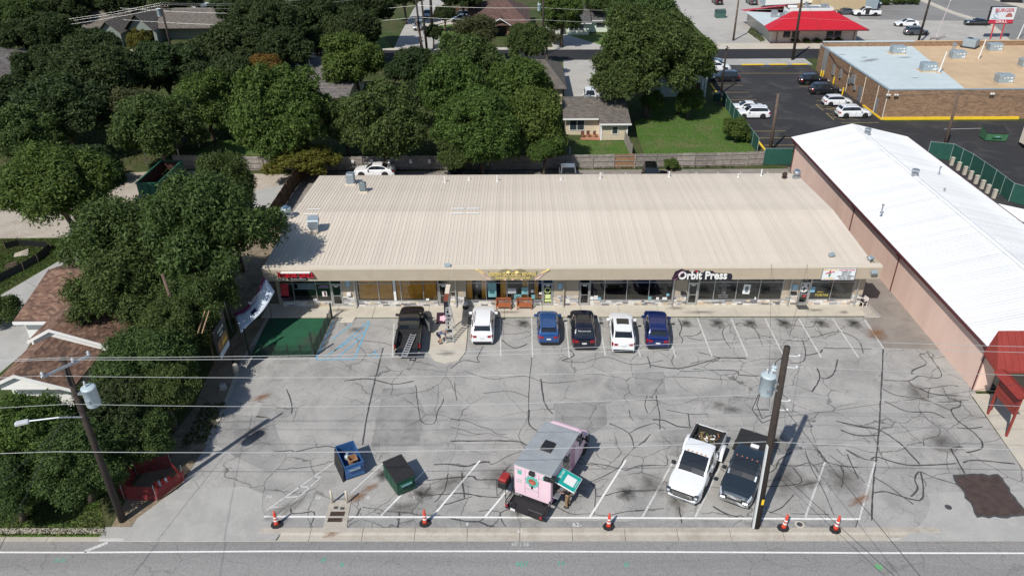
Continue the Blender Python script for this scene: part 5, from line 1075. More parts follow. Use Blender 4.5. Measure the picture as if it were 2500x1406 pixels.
auto([(XE,45.2,2.75),(XE,52.8,2.75),(XRG,52.8,4.35),(XRG,45.2,4.35)])           # east slope, main block
auto([(-30.1,40.6,2.55),(-30.1,45.2,2.55),(-33.6,45.2,3.75),(-33.6,40.6,3.75)])  # east slope, lower front block
auto([(XW,52.8,3.35),(XW,45.2,3.35),(XRG,45.2,4.35),(XRG,52.8,4.35)], False)
auto([(-35.3,45.2,2.95),(-35.3,40.6,2.95),(-33.6,40.6,3.75),(-33.6,45.2,3.75)], False)
auto([(-38.7,48.8,2.75),(-34.6,48.8,2.75),(-34.6,54.6,4.05),(-38.7,54.6,4.05)], False)
b = MB(); b.add([(-38.7,54.6,4.05),(-34.6,54.6,4.05),(-34.6,57.5,3.2),(-38.7,57.5,3.2)],[(0,1,2,3)]); wbuild(b, 'roof', m_sh[1], h, h)
b = MB(); b.box(-38.75,-35.3,48.70,48.80,2.5,2.74); wbuild(b, 'white_trim', m_wht, h, h)
for (xm, zr, x0, z0, x1, z1, yy) in ((XRG,4.35,XW,3.35,XE,2.75,45.16), (-33.6,3.75,-35.3,2.95,-30.1,2.55,40.56)):
    b = MB(); b.add([(x0+.25,yy+.25,2.4),(x1-.3,yy+.25,2.4),(x1-.3,yy+.25,z1),(xm,yy+.25,zr-.1),(x0+.25,yy+.25,z0)],[(0,1,2,3,4)]); g_ = wbuild(b, 'gable_wall', m_sid, h, h)
    for k in range(14):
        zz = 2.45+.13*k
        xl = x0+.3 if zz < z0 else x0+.3+(zz-z0)/(zr-z0)*(xm-x0); xr = xm+(zr-zz)/(zr-z1)*(x1-xm)-.35
        if xr-xl > .2 and zz < zr-.15: b = MB(); b.add([(xl,yy+.225,zz),(xr,yy+.225,zz),(xr,yy+.245,zz+.125),(xl,yy+.245,zz+.125)],[(0,1,2,3)]); wbuild(b, 'siding_board', m_sid, g_, h)
    b = MB()
    for (xa,za,xb_,zb_) in ((xm,zr,x0,z0),(xm,zr,x1,z1)): b.add([(xa,yy-.04,za+.06),(xb_,yy-.04,zb_+.06),(xb_,yy-.04,zb_-.16),(xa,yy-.04,za-.16),(xa,yy+.04,za+.06),(xb_,yy+.04,zb_+.06),(xb_,yy+.04,zb_-.16),(xa,yy+.04,za-.16)],[(0,1,2,3),(7,6,5,4),(0,4,5,1),(3,2,6,7),(1,5,6,2),(0,3,7,4)])
    wbuild(b, 'bargeboard', m_wht, h, h)
t = thing('turbine_vent', 'round purple-brown turbine vent on the rust shingle roof', 'roof vent', (-32.1, 46.75, 3.70), 0)
b = MB(); b.lathe([(.16,-.15),(.14,.12)], (0,0,0), 12); b.build('neck', m_rust2, t); b = MB(); b.smooth = True; b.lathe([(.14,.12),(.22,.18),(.26,.28),(.22,.38),(.08,.44)], (0,0,0), 16); b.build('turbine_head', mat('purple_brown_metal', (.10,.05,.06), .45, .3), t)
b = MB()
for k in range(16): a = R(22.5*k); b.box(.20,.275,-.006,.006,.16,.40,Matrix.Rotation(a,4,'Z'))
b.build('fin', m_rust2, t)
# burger restaurant
m_redroof = mat('bright_red_roof', (.50,.018,.030), .42, var=.05, scale=.8, spec=.4)
h = thing('burger_restaurant', 'white restaurant with bright red hip roof and equipment well', 'building', (57.5, 160, 0))
m_cw = mat('cream_block_wall', (.62,.57,.48), .8, var=.06)
b = MB(); b.box(49.6,66.2,153.6,172,0,2.85); wbuild(b, 'wall', m_cw, h, h)
b = MB(); A = [(47.8,150.6,2.9),(67.0,150.6,2.9),(61.2,157.6,5.1),(54.4,157.6,5.1)]
b.add([A[0],A[1],A[2],A[3],(67.0,172.5,2.9),(62.5,163,5.1),(62.5,157.9,5.1)], [(0,1,2,3),(1,4,5,6,2)])
b.add([(47.8,150.6,2.9),(54.4,157.6,5.1),(54.2,158.4,4.9),(47.9,153.6,3.2)], [(3,2,1,0)])
b.add([(47.8,171.5,2.9),(55.2,165.0,5.1),(67,172.5,2.9),(62.5,163,5.1)], [(0,1,3,2)]); b.add([(47.8,171.5,2.9),(47.9,168.2,3.2),(54.6,163.8,5.1),(55.2,165.0,5.1)], [(0,1,2,3)])
rr_ = wbuild(b, 'roof', m_redroof, h, h)
for k in range(38):
    xx = 48.6+.49*k; t0 = 0; top = 1.0
    if xx < 54.4: top = (xx-47.8)/6.6
    elif xx > 61.2: top = (67-xx)/5.8
    if top > .06: b = MB(); b.add([(xx-.02,150.6,2.95),(xx+.02,150.6,2.95),(xx+.02,150.6+7*top,2.95+2.2*top),(xx-.02,150.6+7*top,2.95+2.2*top),(xx,150.6,3.0),(xx,150.6+7*top,3.0+2.2*top)],[(0,4,5,3),(1,2,5,4),(0,1,4)]); wbuild(b, 'roof_seam', m_redroof, rr_, h)
b = MB(); b.box(47.75,67.05,150.5,150.62,2.72,2.93); b.box(66.9,67.05,150.62,172.5,2.72,2.93); wbuild(b, 'gutter', m_redtrim, h, h)
b = MB(); b.box(54.0,62.6,158.4,158.6,4.8,5.5); b.box(62.4,62.6,158.6,163,4.8,5.5); b.box(55,62.4,162.9,163.1,4.8,5.3); wbuild(b, 'parapet', m_wht, h, h)
b = MB(); b.add([(47.9,153.6,3.15),(54.2,158.5,3.6),(54.5,164,3.6),(47.9,168.4,3.15)],[(0,1,2,3)]); b.box(54.2,62.4,158.6,162.9,4.3,4.6); wbuild(b, 'flat_roof', m_membw, h, h)
b = MB(); b.add([(51.6,157.6,3.4),(54.2,158.55,3.4),(54.2,158.55,5.0)],[(0,1,2)]); b.add([(54.2,158.55,3.4),(54.5,163.8,3.4),(54.5,163.8,5.0),(54.2,158.55,5.0)],[(0,1,2,3)]); wbuild(b, 'well_wall', m_wht, h, h)
b = MB(); b.box(51.2,52.2,160,161.2,3.4,4.7); b.box(52.6,53.4,159.2,160,3.4,4.4); b.box(57,60.5,160,161.5,4.6,5.4); b.cyl((58,161,4.6),(58,161,6.2),.35); b.box(61,62.2,160,161.5,4.6,5.8); wbuild(b, 'kitchen_vent', m_galv, h, h)
b = MB(); b.box(56.2,57.0,160,161,4.6,6.0); wbuild(b, 'timber_crate', mat('timber', (.35,.2,.1), .8), h, h)
for xx in (52.5,54.2,60.9,62.4): hwin(h, h, xx, 153.6, 1.55, 1.2, 1.15, 1, m_redtrim)
for xx in (50.6,65.6): b = MB(); b.tube([(xx,153.4,2.85),(xx,153.45,.1)], .06); wbuild(b, 'downspout', m_redtrim, h, h)
b = MB(); b.box(66.8,66.9,150.5,154,.6,.68); b.tube([(66.8,151,0),(66.8,151,1.0),(68.6,151,.95),(69.6,151,.2)], .04); wbuild(b, 'ramp_rail', m_galv, h, h)
t = thing('pylon_sign', 'tall burger grill sign with white face on two red posts', 'sign', (94.2, 155, 0), R(0))
for xx in (-1,1): b = MB(); b.cyl((xx,0,0),(xx-.1,0,3.3),.13,.13,10); b.build('post', mat('sign_post_red', (.5,.05,.06), .5), t)
b = MB(); b.bbox(-2.45,2.45,-.05,.6,2.95,6.15,.04); b.build('cabinet', m_blk, t)
b = MB(); b.box(-2.35,2.35,-.10,-.06,3.75,6.05); b.build('face', mat('sign_face', (.66,.68,.70), .4, var=.05), t); b = MB(); b.box(-2.35,2.35,-.10,-.06,3.05,3.745); b.build('red_band', mat('sign_face_red', (.5,.02,.05), .4), t)
text('letters', 'BURGER', .95, m_inkr, t, (.15,-.11,5.45), ext=.01, sx=1.05, offs=.02); text('letters', 'GRILL', .66, m_wht, t, (.1,-.11,3.38), ext=.01, sx=1.35, offs=.01)
b = MB(); b.prism([(.55,4.25),(1.95,4.25),(1.85,4.45),(.65,4.45)], -.115, -.105, M_); b.prism([(.7,4.62),(1.8,4.62),(1.55,4.95),(.95,4.95)], -.115, -.105, M_); b.build('burger_drawing', mat('burger_brown', (.35,.11,.05), .5), t); b = MB(); b.prism([(.6,4.48),(1.9,4.48),(1.9,4.58),(.6,4.58)], -.116, -.105, M_); b.build('burger_drawing', m_inkr, t)
b = MB(); b.tube([(-1.35+.4*math.cos(R(30*k)),-.12,4.55+.35*math.sin(R(30*k))) for k in range(11)], .04, 5); b.box(-1.5,-1.0,-.13,-.11,5.0,5.12); b.box(-2.0,-.6,-.12,-.11,3.95,4.05); b.build('blue_drawing', mat('print_blue', (.10,.25,.42), .5), t)
t = thing('flagpole', 'thin pale pole standing in the restaurant lot', 'pole', (*(81.97, 154.23), 0)); b = MB(); b.cyl((0,0,0),(1.0,0,7.5),.07,.05,8); b.build('shaft', mat('pale_pink_metal', (.6,.5,.52), .5), t); b = MB(); b.lathe([(.12,0),(.12,.2)], (1.0,0,7.45), 8); b.build('finial', m_wht, t)
t = thing('light_pole', 'pale leaning pole at the far right of the restaurant lot', 'pole', (*(98.49, 154.83), 0)); b = MB(); b.cyl((0,0,0),(.8,0,6),.10,.08,8); b.build('shaft', m_wht, t); b = MB(); b.lathe([(.25,0),(.25,.3)], (0,0,0), 8); b.build('foot', m_conc, t)
t = thing('scrap_frame', 'bent rusty metal frame left behind the brick store', 'scrap', (*(80.98, 152.47), 0)); b = MB(); b.tube([(-1,0,.1),(-.7,0,.8),(.6,0,.8),(.8,0,.1),(-1,0,.1)], .06); b.tube([(-.6,.8,.1),(-.4,.8,.7),(.6,.8,.7),(.8,.8,.1)], .06); b.tube([(.6,0,.5),(1.6,0,1.1),(2,0,1.1)], .07); b.build('bars', mat('brown_metal', (.12,.07,.06), .7), t)
# tan block and white trailer behind the restaurant
h = thing('tan_building', 'plain tan building behind the red-roofed restaurant', 'building', (76, 190, 0)); b = MB(); b.box(69.9,83,185,198,0,5.2); wbuild(b, 'wall', mat('tan_stucco', (.46,.36,.22), .85, var=.05), h, h); b = MB(); b.box(69.7,83.2,184.8,198.2,5.2,5.5); wbuild(b, 'coping', m_cap, h, h); b = MB(); b.box(80.2,83.05,184.9,185,0,4.2); wbuild(b, 'shutter', m_galvb, h, h); b = MB(); b.box(72,79,184.93,185,3.2,4.6); wbuild(b, 'sign_band', m_brn, h, h)
t = thing('box_trailer', 'long white box trailer parked behind the red-roofed restaurant', 'trailer', (65.5, 191, 0), R(14)); b = MB(); b.bbox(-8,8,-1.3,1.3,.9,3.9,.05); b.build('box', m_wht, t); b = MB(); b.box(-8.05,-8.0,-1.2,1.2,1,3.8); b.build('door', m_galvb, t)
for xx in (-5.5,-4.3,5.5): b = MB(); b.cyl((xx,-1.25,.48),(xx,1.25,.48),.48,.48,14); b.build('wheel', m_blk, t)
b = MB(); b.bbox(-8.05,8.05,-1.34,1.34,3.9,3.98,.03); b.build('roof', m_galvb, t)

# ================================================================ TREES
import numpy as np
m_bark = mat('bark', (.10,.075,.055), .9, var=.3, scale=5, bump=.6, bscale=12)
LEAF = {'oak': leaf_mat('leaf_oak', (.044,.065,.023), (.06,.105,.016), .45), 'pecan': leaf_mat('leaf_pecan', (.064,.097,.028), (.10,.165,.022), .5),
        'bright': leaf_mat('leaf_bright', (.075,.116,.026), (.12,.20,.02), .45), 'yellow': leaf_mat('leaf_yellow', (.12,.115,.022), (.20,.19,.02)), 'dusty': leaf_mat('leaf_dusty', (.075,.085,.035), (.10,.12,.03)),
        'amber': leaf_mat('leaf_amber', (.17,.105,.025), (.25,.15,.02))}
def crown_mesh(seed, kind, nclump, leaf, lobes=24, rv=.8, droop=0.0, spread=.34, m=13, long=.40):
    """leaf-sized faces in sprigs over many uneven lobes; unit crown of radius 5 m"""
    g = np.random.default_rng(seed); Rr = 5.0; L = []
    for i in range(lobes):
        a = 2*math.pi*i*.618034 + g.uniform(-.4,.4); t = (i+.5)/lobes; el = math.asin(max(-1, min(1, 1.0-1.5*t)))
        rr = Rr*g.choice([.48,.58,.68,.78,.86], p=[.15,.2,.3,.25,.1]); c = np.array([rr*math.cos(el)*math.cos(a), rr*math.cos(el)*math.sin(a), rr*math.sin(el)*rv])
        L.append((c, Rr*g.uniform(.15,.36)*(1.25-.55*rr/Rr)))
    L.append((np.zeros(3), Rr*.42))
    w = np.array([l[1]**2 for l in L]); w /= w.sum(); idx = g.choice(len(L), nclump, p=w)
    d = g.normal(size=(nclump,3)); d[:,2] += .3; d /= np.linalg.norm(d, axis=1)[:,None]
    C = np.array([L[i][0] for i in idx]); rad = np.array([L[i][1] for i in idx])
    cl = C + d*(rad*(.62+.52*g.beta(2,1.6,nclump)))[:,None]*np.array([1,1,.85])
    keep = np.ones(nclump, bool)
    for c, r in L: keep &= (np.linalg.norm((cl-c)/np.array([1,1,.85]), axis=1) > r*.55)
    cl = cl[keep]; d = d[keep]; n = len(cl)*m
    ax = d + g.normal(size=cl.shape)*.5; ax[:,2] -= droop; ax /= np.linalg.norm(ax, axis=1)[:,None]; ax = np.repeat(ax, m, axis=0)
    p = np.repeat(cl, m, axis=0) + ax*(g.uniform(-.2,1,n)*spread*1.5)[:,None] + g.normal(size=(n,3))*spread*.5; dd = np.repeat(d, m, axis=0)
    nr = dd*.7 + g.normal(size=(n,3))*.7; nr[:,2] += .5; nr /= np.linalg.norm(nr, axis=1)[:,None]
    u = ax + g.normal(size=(n,3))*.8; u -= nr*(u*nr).sum(1)[:,None]; u /= np.linalg.norm(u, axis=1)[:,None]; v = np.cross(nr, u)
    s = (leaf*g.uniform(.55,1.4,n))[:,None]
    q = np.stack([p-u*s, p-v*s*long+nr*s*.15, p+u*s, p+v*s*long+nr*s*.15], axis=1).reshape(-1,3)
    me = bpy.data.meshes.new('crown'); me.vertices.add(len(q)); me.vertices.foreach_set('co', q.ravel().astype(np.float32))
    me.loops.add(4*n); me.loops.foreach_set('vertex_index', np.arange(4*n, dtype=np.int32)); me.polygons.add(n); me.polygons.foreach_set('loop_start', np.arange(0,4*n,4, dtype=np.int32))
    me.materials.append(LEAF[kind]); me.update(); return me, [(l[0].copy(), l[1]) for l in L]
CR = {}
for key, ar in {
    'oak1': (1,'oak',4200,.19,22,.72,0,.26), 'oak2': (2,'oak',4200,.19,19,.78,0,.26), 'oak3': (3,'oak',4200,.19,26,.70,0,.26),
    'pec1': (4,'pecan',3600,.19,20,.85,.5,.34), 'pec2': (5,'pecan',3600,.19,24,.80,.5,.36), 'pec3': (6,'bright',3600,.19,20,.88,.4,.34), 'pec4': (7,'bright',3600,.19,24,.8,.4,.32),
    'pecA': (14,'pecan',5200,.155,24,.85,.6,.36), 'pecB': (15,'pecan',5200,.155,28,.80,.6,.38), 'pecC': (16,'bright',5200,.155,24,.85,.5,.36),
    'big1': (17,'pecan',6500,.14,40,.9,.3,.24), 'big2': (18,'bright',6000,.15,36,.9,.3,.26), 'big3': (19,'oak',5600,.15,38,.75,0,.24),
    'yel1': (8,'yellow',2200,.19,16,.8,.3,.34), 'dus1': (9,'dusty',1500,.18,16,.75,.2,.42), 'amb1': (11,'amber',1800,.19,14,.8,.2,.34), 'shr1': (10,'bright',1500,.26,14,.9,.2,.5), 'shr2': (12,'pecan',1500,.26,12,.85,.2,.5)}.items():
    CR[key] = crown_mesh(*ar)
CR['bri'] = CR['pec4']
def tree(label, q, r, zc, key, name='tree', group=None, rz=None, rv=1.0, trunk=True):
    """crown centre at (q, zc); trunk to the ground with limbs into the lobes"""
    me, lobes = CR[key]; k = r/5.0; rz = rnd.random()*6.28 if rz is None else rz
    t = thing(name, label, 'tree' if name == 'tree' else 'shrub', q, rz, group)
    c = link('crown', me, t, (0,0,zc)); c.scale = (k, k, k*rv)
    b = MB(); rt = .035*r+.09; base_h = max(.3, zc - r*.55)
    b.smooth = True; b.tube([(0,0,-.1),(.04*r,0,base_h*.35),(.02*r,.04*r,base_h*.75),(0,0,base_h)], [rt*1.35,rt*1.05,rt*.95,rt*.85], 8)
    if trunk:
        for (p, rr) in lobes[:9]:
            e = (p[0]*k*.85, p[1]*k*.85, zc+p[2]*k*rv*.85); b.tube([(0,0,base_h*.92),(e[0]*.4+rnd.uniform(-.2,.2),e[1]*.4+rnd.uniform(-.2,.2),base_h+(e[2]-base_h)*.55),e], [rt*.6,rt*.36,rt*.10], 6)
    b.build('trunk', m_bark, t); return t
TREES = [
 # foreground left
 ('large leafy pecan covering the left end of the strip', (-24.42, 53.58), 5.2, 8.0, 'pecA', 1.05), ('narrow pointed tree rising highest of the pecans by the strip', (-25.57, 61.49), 2.6, 8.5, 'pecB', 1.5),
 ('broad pecan between the concrete drive and the shopping strip', (-30.51, 54.11), 5.0, 6.5, 'pecB', 1.0), ('drooping pecan over the rust shingle roof', (-29.94, 49.51), 3.9, 5.2, 'pecA', 1.0),
 ('dark low tree beside the leaning sign and turf pen', (-24.13, 49.54), 3.0, 4.8, 'pecB', 1.1), ('small tree on the bare strip below the sign', (-25.09, 45.95), 2.7, 4.0, 'pecA', 1.0),
 ('low spreading tree right of the rust shingle house', (-25.37, 42.02), 3.6, 3.4, 'pecB', .85), ('shaded low tree just right of the left utility pole', (-23.48, 35.86), 2.1, 2.6, 'pecB', .9), ('dark rounded tree behind the red safety net', (-25.04, 35.74), 2.5, 3.2, 'oak1', .95), ('small leafy tree on the bare strip above the red safety net', (-23.30, 39.57), 2.1, 3.2, 'pecB', .95), ('dark tree behind the left utility pole', (-25.79, 38.98), 2.7, 3.0, 'oak2', .9),
 ('bushy tree at the bottom left below the white gable', (-30.03, 35.19), 3.1, 3.2, 'pecC', 1.0), ('dense tree at the foot of the left utility pole', (-25.79, 33.09), 2.8, 3.0, 'pecA', 1.0), ('dark tree at the left picture edge nearest the street', (-29.11, 31.53), 2.2, 2.6, 'pecB', 1.0),
 ('round pecan standing alone beside the pale gravel yard', (-43.66, 66.73), 5.3, 6.2, 'pecC', .9), ('dark smaller tree right of the round gravel yard pecan', (-43.35, 71.96), 3.6, 6.0, 'oak2', .9),
 # behind the fence
 ('light green tree leaning over the back fence near the roll-off bin', (-43.01, 87.73), 5.0, 5.0, 'pec1', .95), ('yellow-green topped tree left of the small shaded lawn', (-40.63, 97.61), 5.0, 5.0, 'pec3', 1.0), ('tree with bare grey twigs above the roll-off bin', (-48.47, 94.34), 3.4, 5.5, 'dus1', 1.0),
 ('tall full tree with amber crown top behind the back fence', (-27.76, 87.45), 6.4, 6.5, 'big2', 1.05), ('small amber-leaved tree just above the full green tree', (-34.97, 106.50), 3.0, 7.5, 'amb1', .8),
 ('low light green tree hanging over the fence corner', (-25.27, 83.86), 4.2, 2.6, 'yel1', .55), ('dark gap tree between the two tall trees behind the fence', (-21.12, 89.66), 3.2, 5.0, 'pec2', 1.1),
 ('bright round tree by the back road, left of the pole cluster', (-24.65, 116.38), 5.0, 6.0, 'pec3', 1.0), ('mid green tree in the middle of the back yard', (-15.81, 86.49), 5.5, 6.0, 'pec2', 1.0), ('low tree touching the fence left of the parked dark car', (-16.17, 88.66), 3.0, 3.0, 'pec1', .9),
 ('dark grey-green oak just below the pole cluster', (-15.22, 112.00), 4.2, 6.0, 'oak3', .95), ('shaded dark oak beneath the pole cluster oak', (-12.42, 101.75), 3.4, 5.0, 'oak1', 1.0),
 ('wide green tree below the brown-roofed bungalow', (-7.37, 110.99), 5.6, 6.5, 'pec2', .9), ('sparse tree with bare branches in front of the bungalow', (-6.74, 137.18), 4.0, 6.0, 'dus1', .9), ('tall tree in the centre of the back yards', (-8.02, 95.57), 4.8, 7.0, 'pec4', 1.1),
 ('biggest bright tree overhanging the fence and back alley', (-4.26, 84.84), 5.4, 5.5, 'big2', 1.0), ('bright tree right of it, beside the cream cottage', (1.69, 87.72), 4.6, 5.5, 'pec4', 1.1), ('full tree right behind the two bright trees', (0.28, 99.07), 5.0, 6.5, 'pec4', .95),
 ('tree around the pole with the pale transformer', (1.37, 127.44), 3.6, 6.0, 'pec1', 1.0), ('small light tree right of the transformer pole', (5.07, 137.35), 2.3, 4.5, 'dus1', 1.0), ('leafy tree at the top right of the bungalow', (8.26, 152.12), 4.6, 7.0, 'bri', 1.0),
 ('low bright crown hanging right above the parked silver pickup', (3.07, 84.39), 2.4, 3.4, 'pec3', .9), ('dark lower crown above the parked dark car in the alley', (-6.84, 83.18), 2.6, 3.4, 'pec2', .9),  # lower crowns, each built as a tree of its own
 ('huge dark green tree beside the cream cottage lawn', (18.10, 106.80), 7.6, 8.5, 'big1', 1.0), ('lower left limb crown of the huge dark tree', (14.21, 103.80), 4.6, 6.5, 'pec2', .9), ('right limb crown of the huge dark tree', (23.32, 108.49), 4.8, 7.5, 'pec4', .9),  # limb crowns belong to the huge tree, added as trees with own trunks
 ('small sapling under the huge tree, left one', (18.86, 106.51), 1.9, 2.4, 'pec3', 1.0), ('small sapling under the huge tree, right one', (24.09, 106.01), 2.3, 2.4, 'pec4', 1.0), ('topmost crown of the huge dark tree', (18.61, 121.81), 5.6, 10.5, 'pec1', .8),  # last entry: huge tree's topmost crown, added on its own trunk
 # oak wood on the left
 ('oak at the front of the left wood, below the carport', (-57.88, 85.75), 4.8, 5.0, 'pec2', .9), ('broad dark oak left of the carport', (-56.48, 92.01), 6.0, 6.0, 'oak1', .95), ('dark oak crowding the left edge of the wood', (-63.66, 93.85), 5.2, 6.0, 'oak2', .9),
 ('largest dark oak in the left wood', (-58.76, 105.47), 7.2, 6.5, 'big3', .85), ('dark oak below the grey-roofed rambler', (-68.97, 125.63), 5.0, 6.0, 'oak1', .8), ('oak between the rambler and the yellow-green tree', (-51.71, 111.71), 6.0, 6.0, 'oak2', .85), ('small olive tree in front of the rambler gable', (-69.44, 142.72), 2.6, 3.6, 'yel1', .9),
 ('dark oak right of the rambler roof', (-43.86, 118.62), 6.2, 7.0, 'oak3', .9), ('tall dark oak at the top of the wood', (-41.49, 127.61), 7.0, 8.5, 'big3', .95), ('oak behind the amber tree', (-39.12, 102.92), 5.0, 6.5, 'oak2', .9), ('oak overhanging the back road', (-36.31, 119.76), 5.0, 7.0, 'oak3', .9),
 ('oak right of the grey house roof', (-68.16, 111.30), 4.6, 6.5, 'oak2', .9), ('dark oak above the grey house roof', (-83.52, 132.21), 5.0, 6.5, 'oak3', .85), ('green tree in the top left corner', (-95.48, 151.06), 5.2, 6.0, 'pec1', .9), ('dark tree left of the rambler roof ridge', (-80.31, 135.36), 5.0, 6.5, 'oak1', .9),
 ('tree behind the rambler, left one', (-91.18, 162.20), 5.6, 6.5, 'oak2', .8), ('tree behind the rambler, middle one', (-83.12, 166.58), 5.6, 6.5, 'oak1', .8), ('tree behind the rambler, right one', (-72.29, 169.58), 6.0, 6.5, 'oak3', .8), ('dark oak above the pole with the blue transformer', (-54.21, 156.59), 5.6, 7.0, 'oak2', .85),
 ('dark tree left of the side street, nearer the back road', (-28.54, 135.41), 5.4, 6.5, 'oak1', .95), ('dark tree left of the side street, middle one', (-36.76, 143.78), 6.0, 7.0, 'oak3', .95), ('dark tree left of the side street, farther one', (-28.96, 150.67), 5.5, 7.5, 'oak2', .9), ('dark oak at the road verge below the top wires', (-35.52, 136.92), 4.0, 4.5, 'oak1', .9), ('tree arching over the far end of the side street', (-24.63, 173.23), 4.6, 6.0, 'oak3', .8),
 ('small round tree on the corner lawn by the poles', (-16.25, 150.30), 2.0, 3.0, 'oak2', 1.0), ('small dark tree beside the side street driveway', (-15.32, 165.85), 2.5, 3.5, 'oak1', 1.0), ('dark tree behind the brown bungalow, left one', (-11.73, 171.68), 5.0, 6.0, 'oak3', .8), ('tree behind the pale cottage', (17.59, 167.53), 4.8, 6.0, 'pec2', .8), ('tree left of the pale cottage', (8.63, 150.81), 3.4, 5.0, 'pec2', .9),
]

for (lb, q, r, zc, key, rv) in TREES: tree(lb, q, r, zc, key, rv=rv)
tree('round bright shrub at the corner of the lawn by the green screen fence', (28.45, 96.22), 1.9, 1.6, 'shr1', 'shrub', rv=1.0, trunk=False); tree('dark shrub at the left edge beside the concrete drive', (-42.64, 53.09), 1.7, 1.2, 'shr2', 'shrub', trunk=False)
tree('small shrub growing against the back fence', (18.33, 86.10), 1.0, .8, 'shr1', 'shrub', rv=.8, trunk=False)
tree('tall pointed weed tree at the base of the fence left of the roll-off bin', (-48.32, 82.85), 2.6, 1.5, 'shr2', 'shrub', rv=.6, trunk=False)
for i, (q, r, lb) in enumerate((((54.2,153.0,0), .8, 'clipped hedge bush under the left restaurant windows'), ((56.4,153.0,0), .8, 'clipped hedge bush, second from the left under the restaurant wall'), ((58.4,153.0,0), .8, 'clipped hedge bush in the middle of the restaurant wall'), ((60.6,153.0,0), .85, 'clipped hedge bush left of the right restaurant windows'), ((62.6,153.0,0), .9, 'clipped hedge bush under the right restaurant windows'))):
    tree(lb, q[:2], r, .45, 'shr2', 'shrub', 'hedge bushes along the restaurant wall', trunk=False, rv=.7)
for q, r, lb in (((87.94, 192.62), 1.6, 'dark rounded bush left of the avenue, first'), ((91.54, 193.03), 1.6, 'dark rounded bush left of the avenue, second'), ((94.91, 192.90), 1.6, 'dark rounded bush left of the avenue, third')): tree(lb, q, r, .8, 'shr2', 'shrub', trunk=False, rv=.7)
# tufts: lawn, litter under trees, weeds along edges as ground cover
def tufts(name, label, polys, n, h, m, seed):
    g = np.random.default_rng(seed); P_ = []
    def inside(x, y, poly):
        c = False; j = len(poly)-1
        for i in range(len(poly)):
            if (poly[i][1] > y) != (poly[j][1] > y) and x < (poly[j][0]-poly[i][0])*(y-poly[i][1])/(poly[j][1]-poly[i][1])+poly[i][0]: c = not c
            j = i
        return c
    A = [(max(p[0] for p in pl)-min(p[0] for p in pl))*(max(p[1] for p in pl)-min(p[1] for p in pl)) for pl in polys]
    for pl, a in zip(polys, A):
        k = int(n*a/sum(A)); xs_ = g.uniform(min(p[0] for p in pl), max(p[0] for p in pl), k); ys_ = g.uniform(min(p[1] for p in pl), max(p[1] for p in pl), k)
        P_ += [(x, y) for x, y in zip(xs_, ys_) if inside(x, y, pl)]
    p = np.array([(x, y, .01) for x, y in P_]); n = len(p); a = g.uniform(0, 6.28, n); hh = h*g.uniform(.5,1.4,n); w = h*.35
    u = np.stack([np.cos(a)*w, np.sin(a)*w, np.zeros(n)], 1); top = np.stack([g.normal(size=n)*h*.4, g.normal(size=n)*h*.4, hh], 1)
    q = np.stack([p-u, p+u, p+top], 1).reshape(-1,3); me = bpy.data.meshes.new(name); me.vertices.add(3*n); me.vertices.foreach_set('co', q.ravel().astype(np.float32)); me.loops.add(3*n); me.loops.foreach_set('vertex_index', np.arange(3*n, dtype=np.int32)); me.polygons.add(n); me.polygons.foreach_set('loop_start', np.arange(0,3*n,3,dtype=np.int32)); me.materials.append(m); me.update()
    link(name, me, None, label=label, kind='stuff', cat='grass')
m_blade = leaf_mat('grass_blade', (.078,.135,.030), (.11,.20,.035), .5); m_weed = leaf_mat('weed_blade', (.065,.085,.025), (.09,.12,.03), .5)
tufts('lawn_grass', 'short bright lawn grass behind the cream cottage', [[(15.9,88.2), (16.15, 104.41), (20.45, 111.67), (29.13, 112.33), (31.07, 110.26), (30.03, 91.72)], [(6.56, 91.77), (7.59, 97.16), (14.58, 96.57), (14.22, 91.66)]], 34000, .08, m_blade, 1)
tufts('verge_grass', 'rough grass on the street verge and beside the drive at the left', [[(-32.15, 30.35), (-35.02, 34.85), (-32.23, 34.49), (-30.02, 33.29), (-25.60, 33.45), (-23.65, 30.34)], [(-52.84, 62.79), (-52.31, 68.48), (-44.90, 68.59), (-43.10, 66.24), (-45.79, 57.45), (-46.07, 52.18)]], 60000, .10, m_weed, 2)
tufts('weeds', 'weeds along the back fence and lot edges', [[(-30,86.4),(26,86.9),(26,87.6),(-30,87.4)], [(-20.53, 38.21), (-20.50, 42.26), (-22.25, 42.27), (-22.28, 37.81)], [(47.49, 162.83), (50.78, 171.01), (48.98, 155.19), (47.78, 153.78)]], 7000, .22, m_weed, 3)
tufts('leaf_litter', 'patchy undergrowth in the shade of the back yards', [[(-60,88),(5,88),(5,136),(-60,136)], [(-100,88),(-60,75),(-60,136),(-100,136)]], 26000, .25, m_weed, 4)

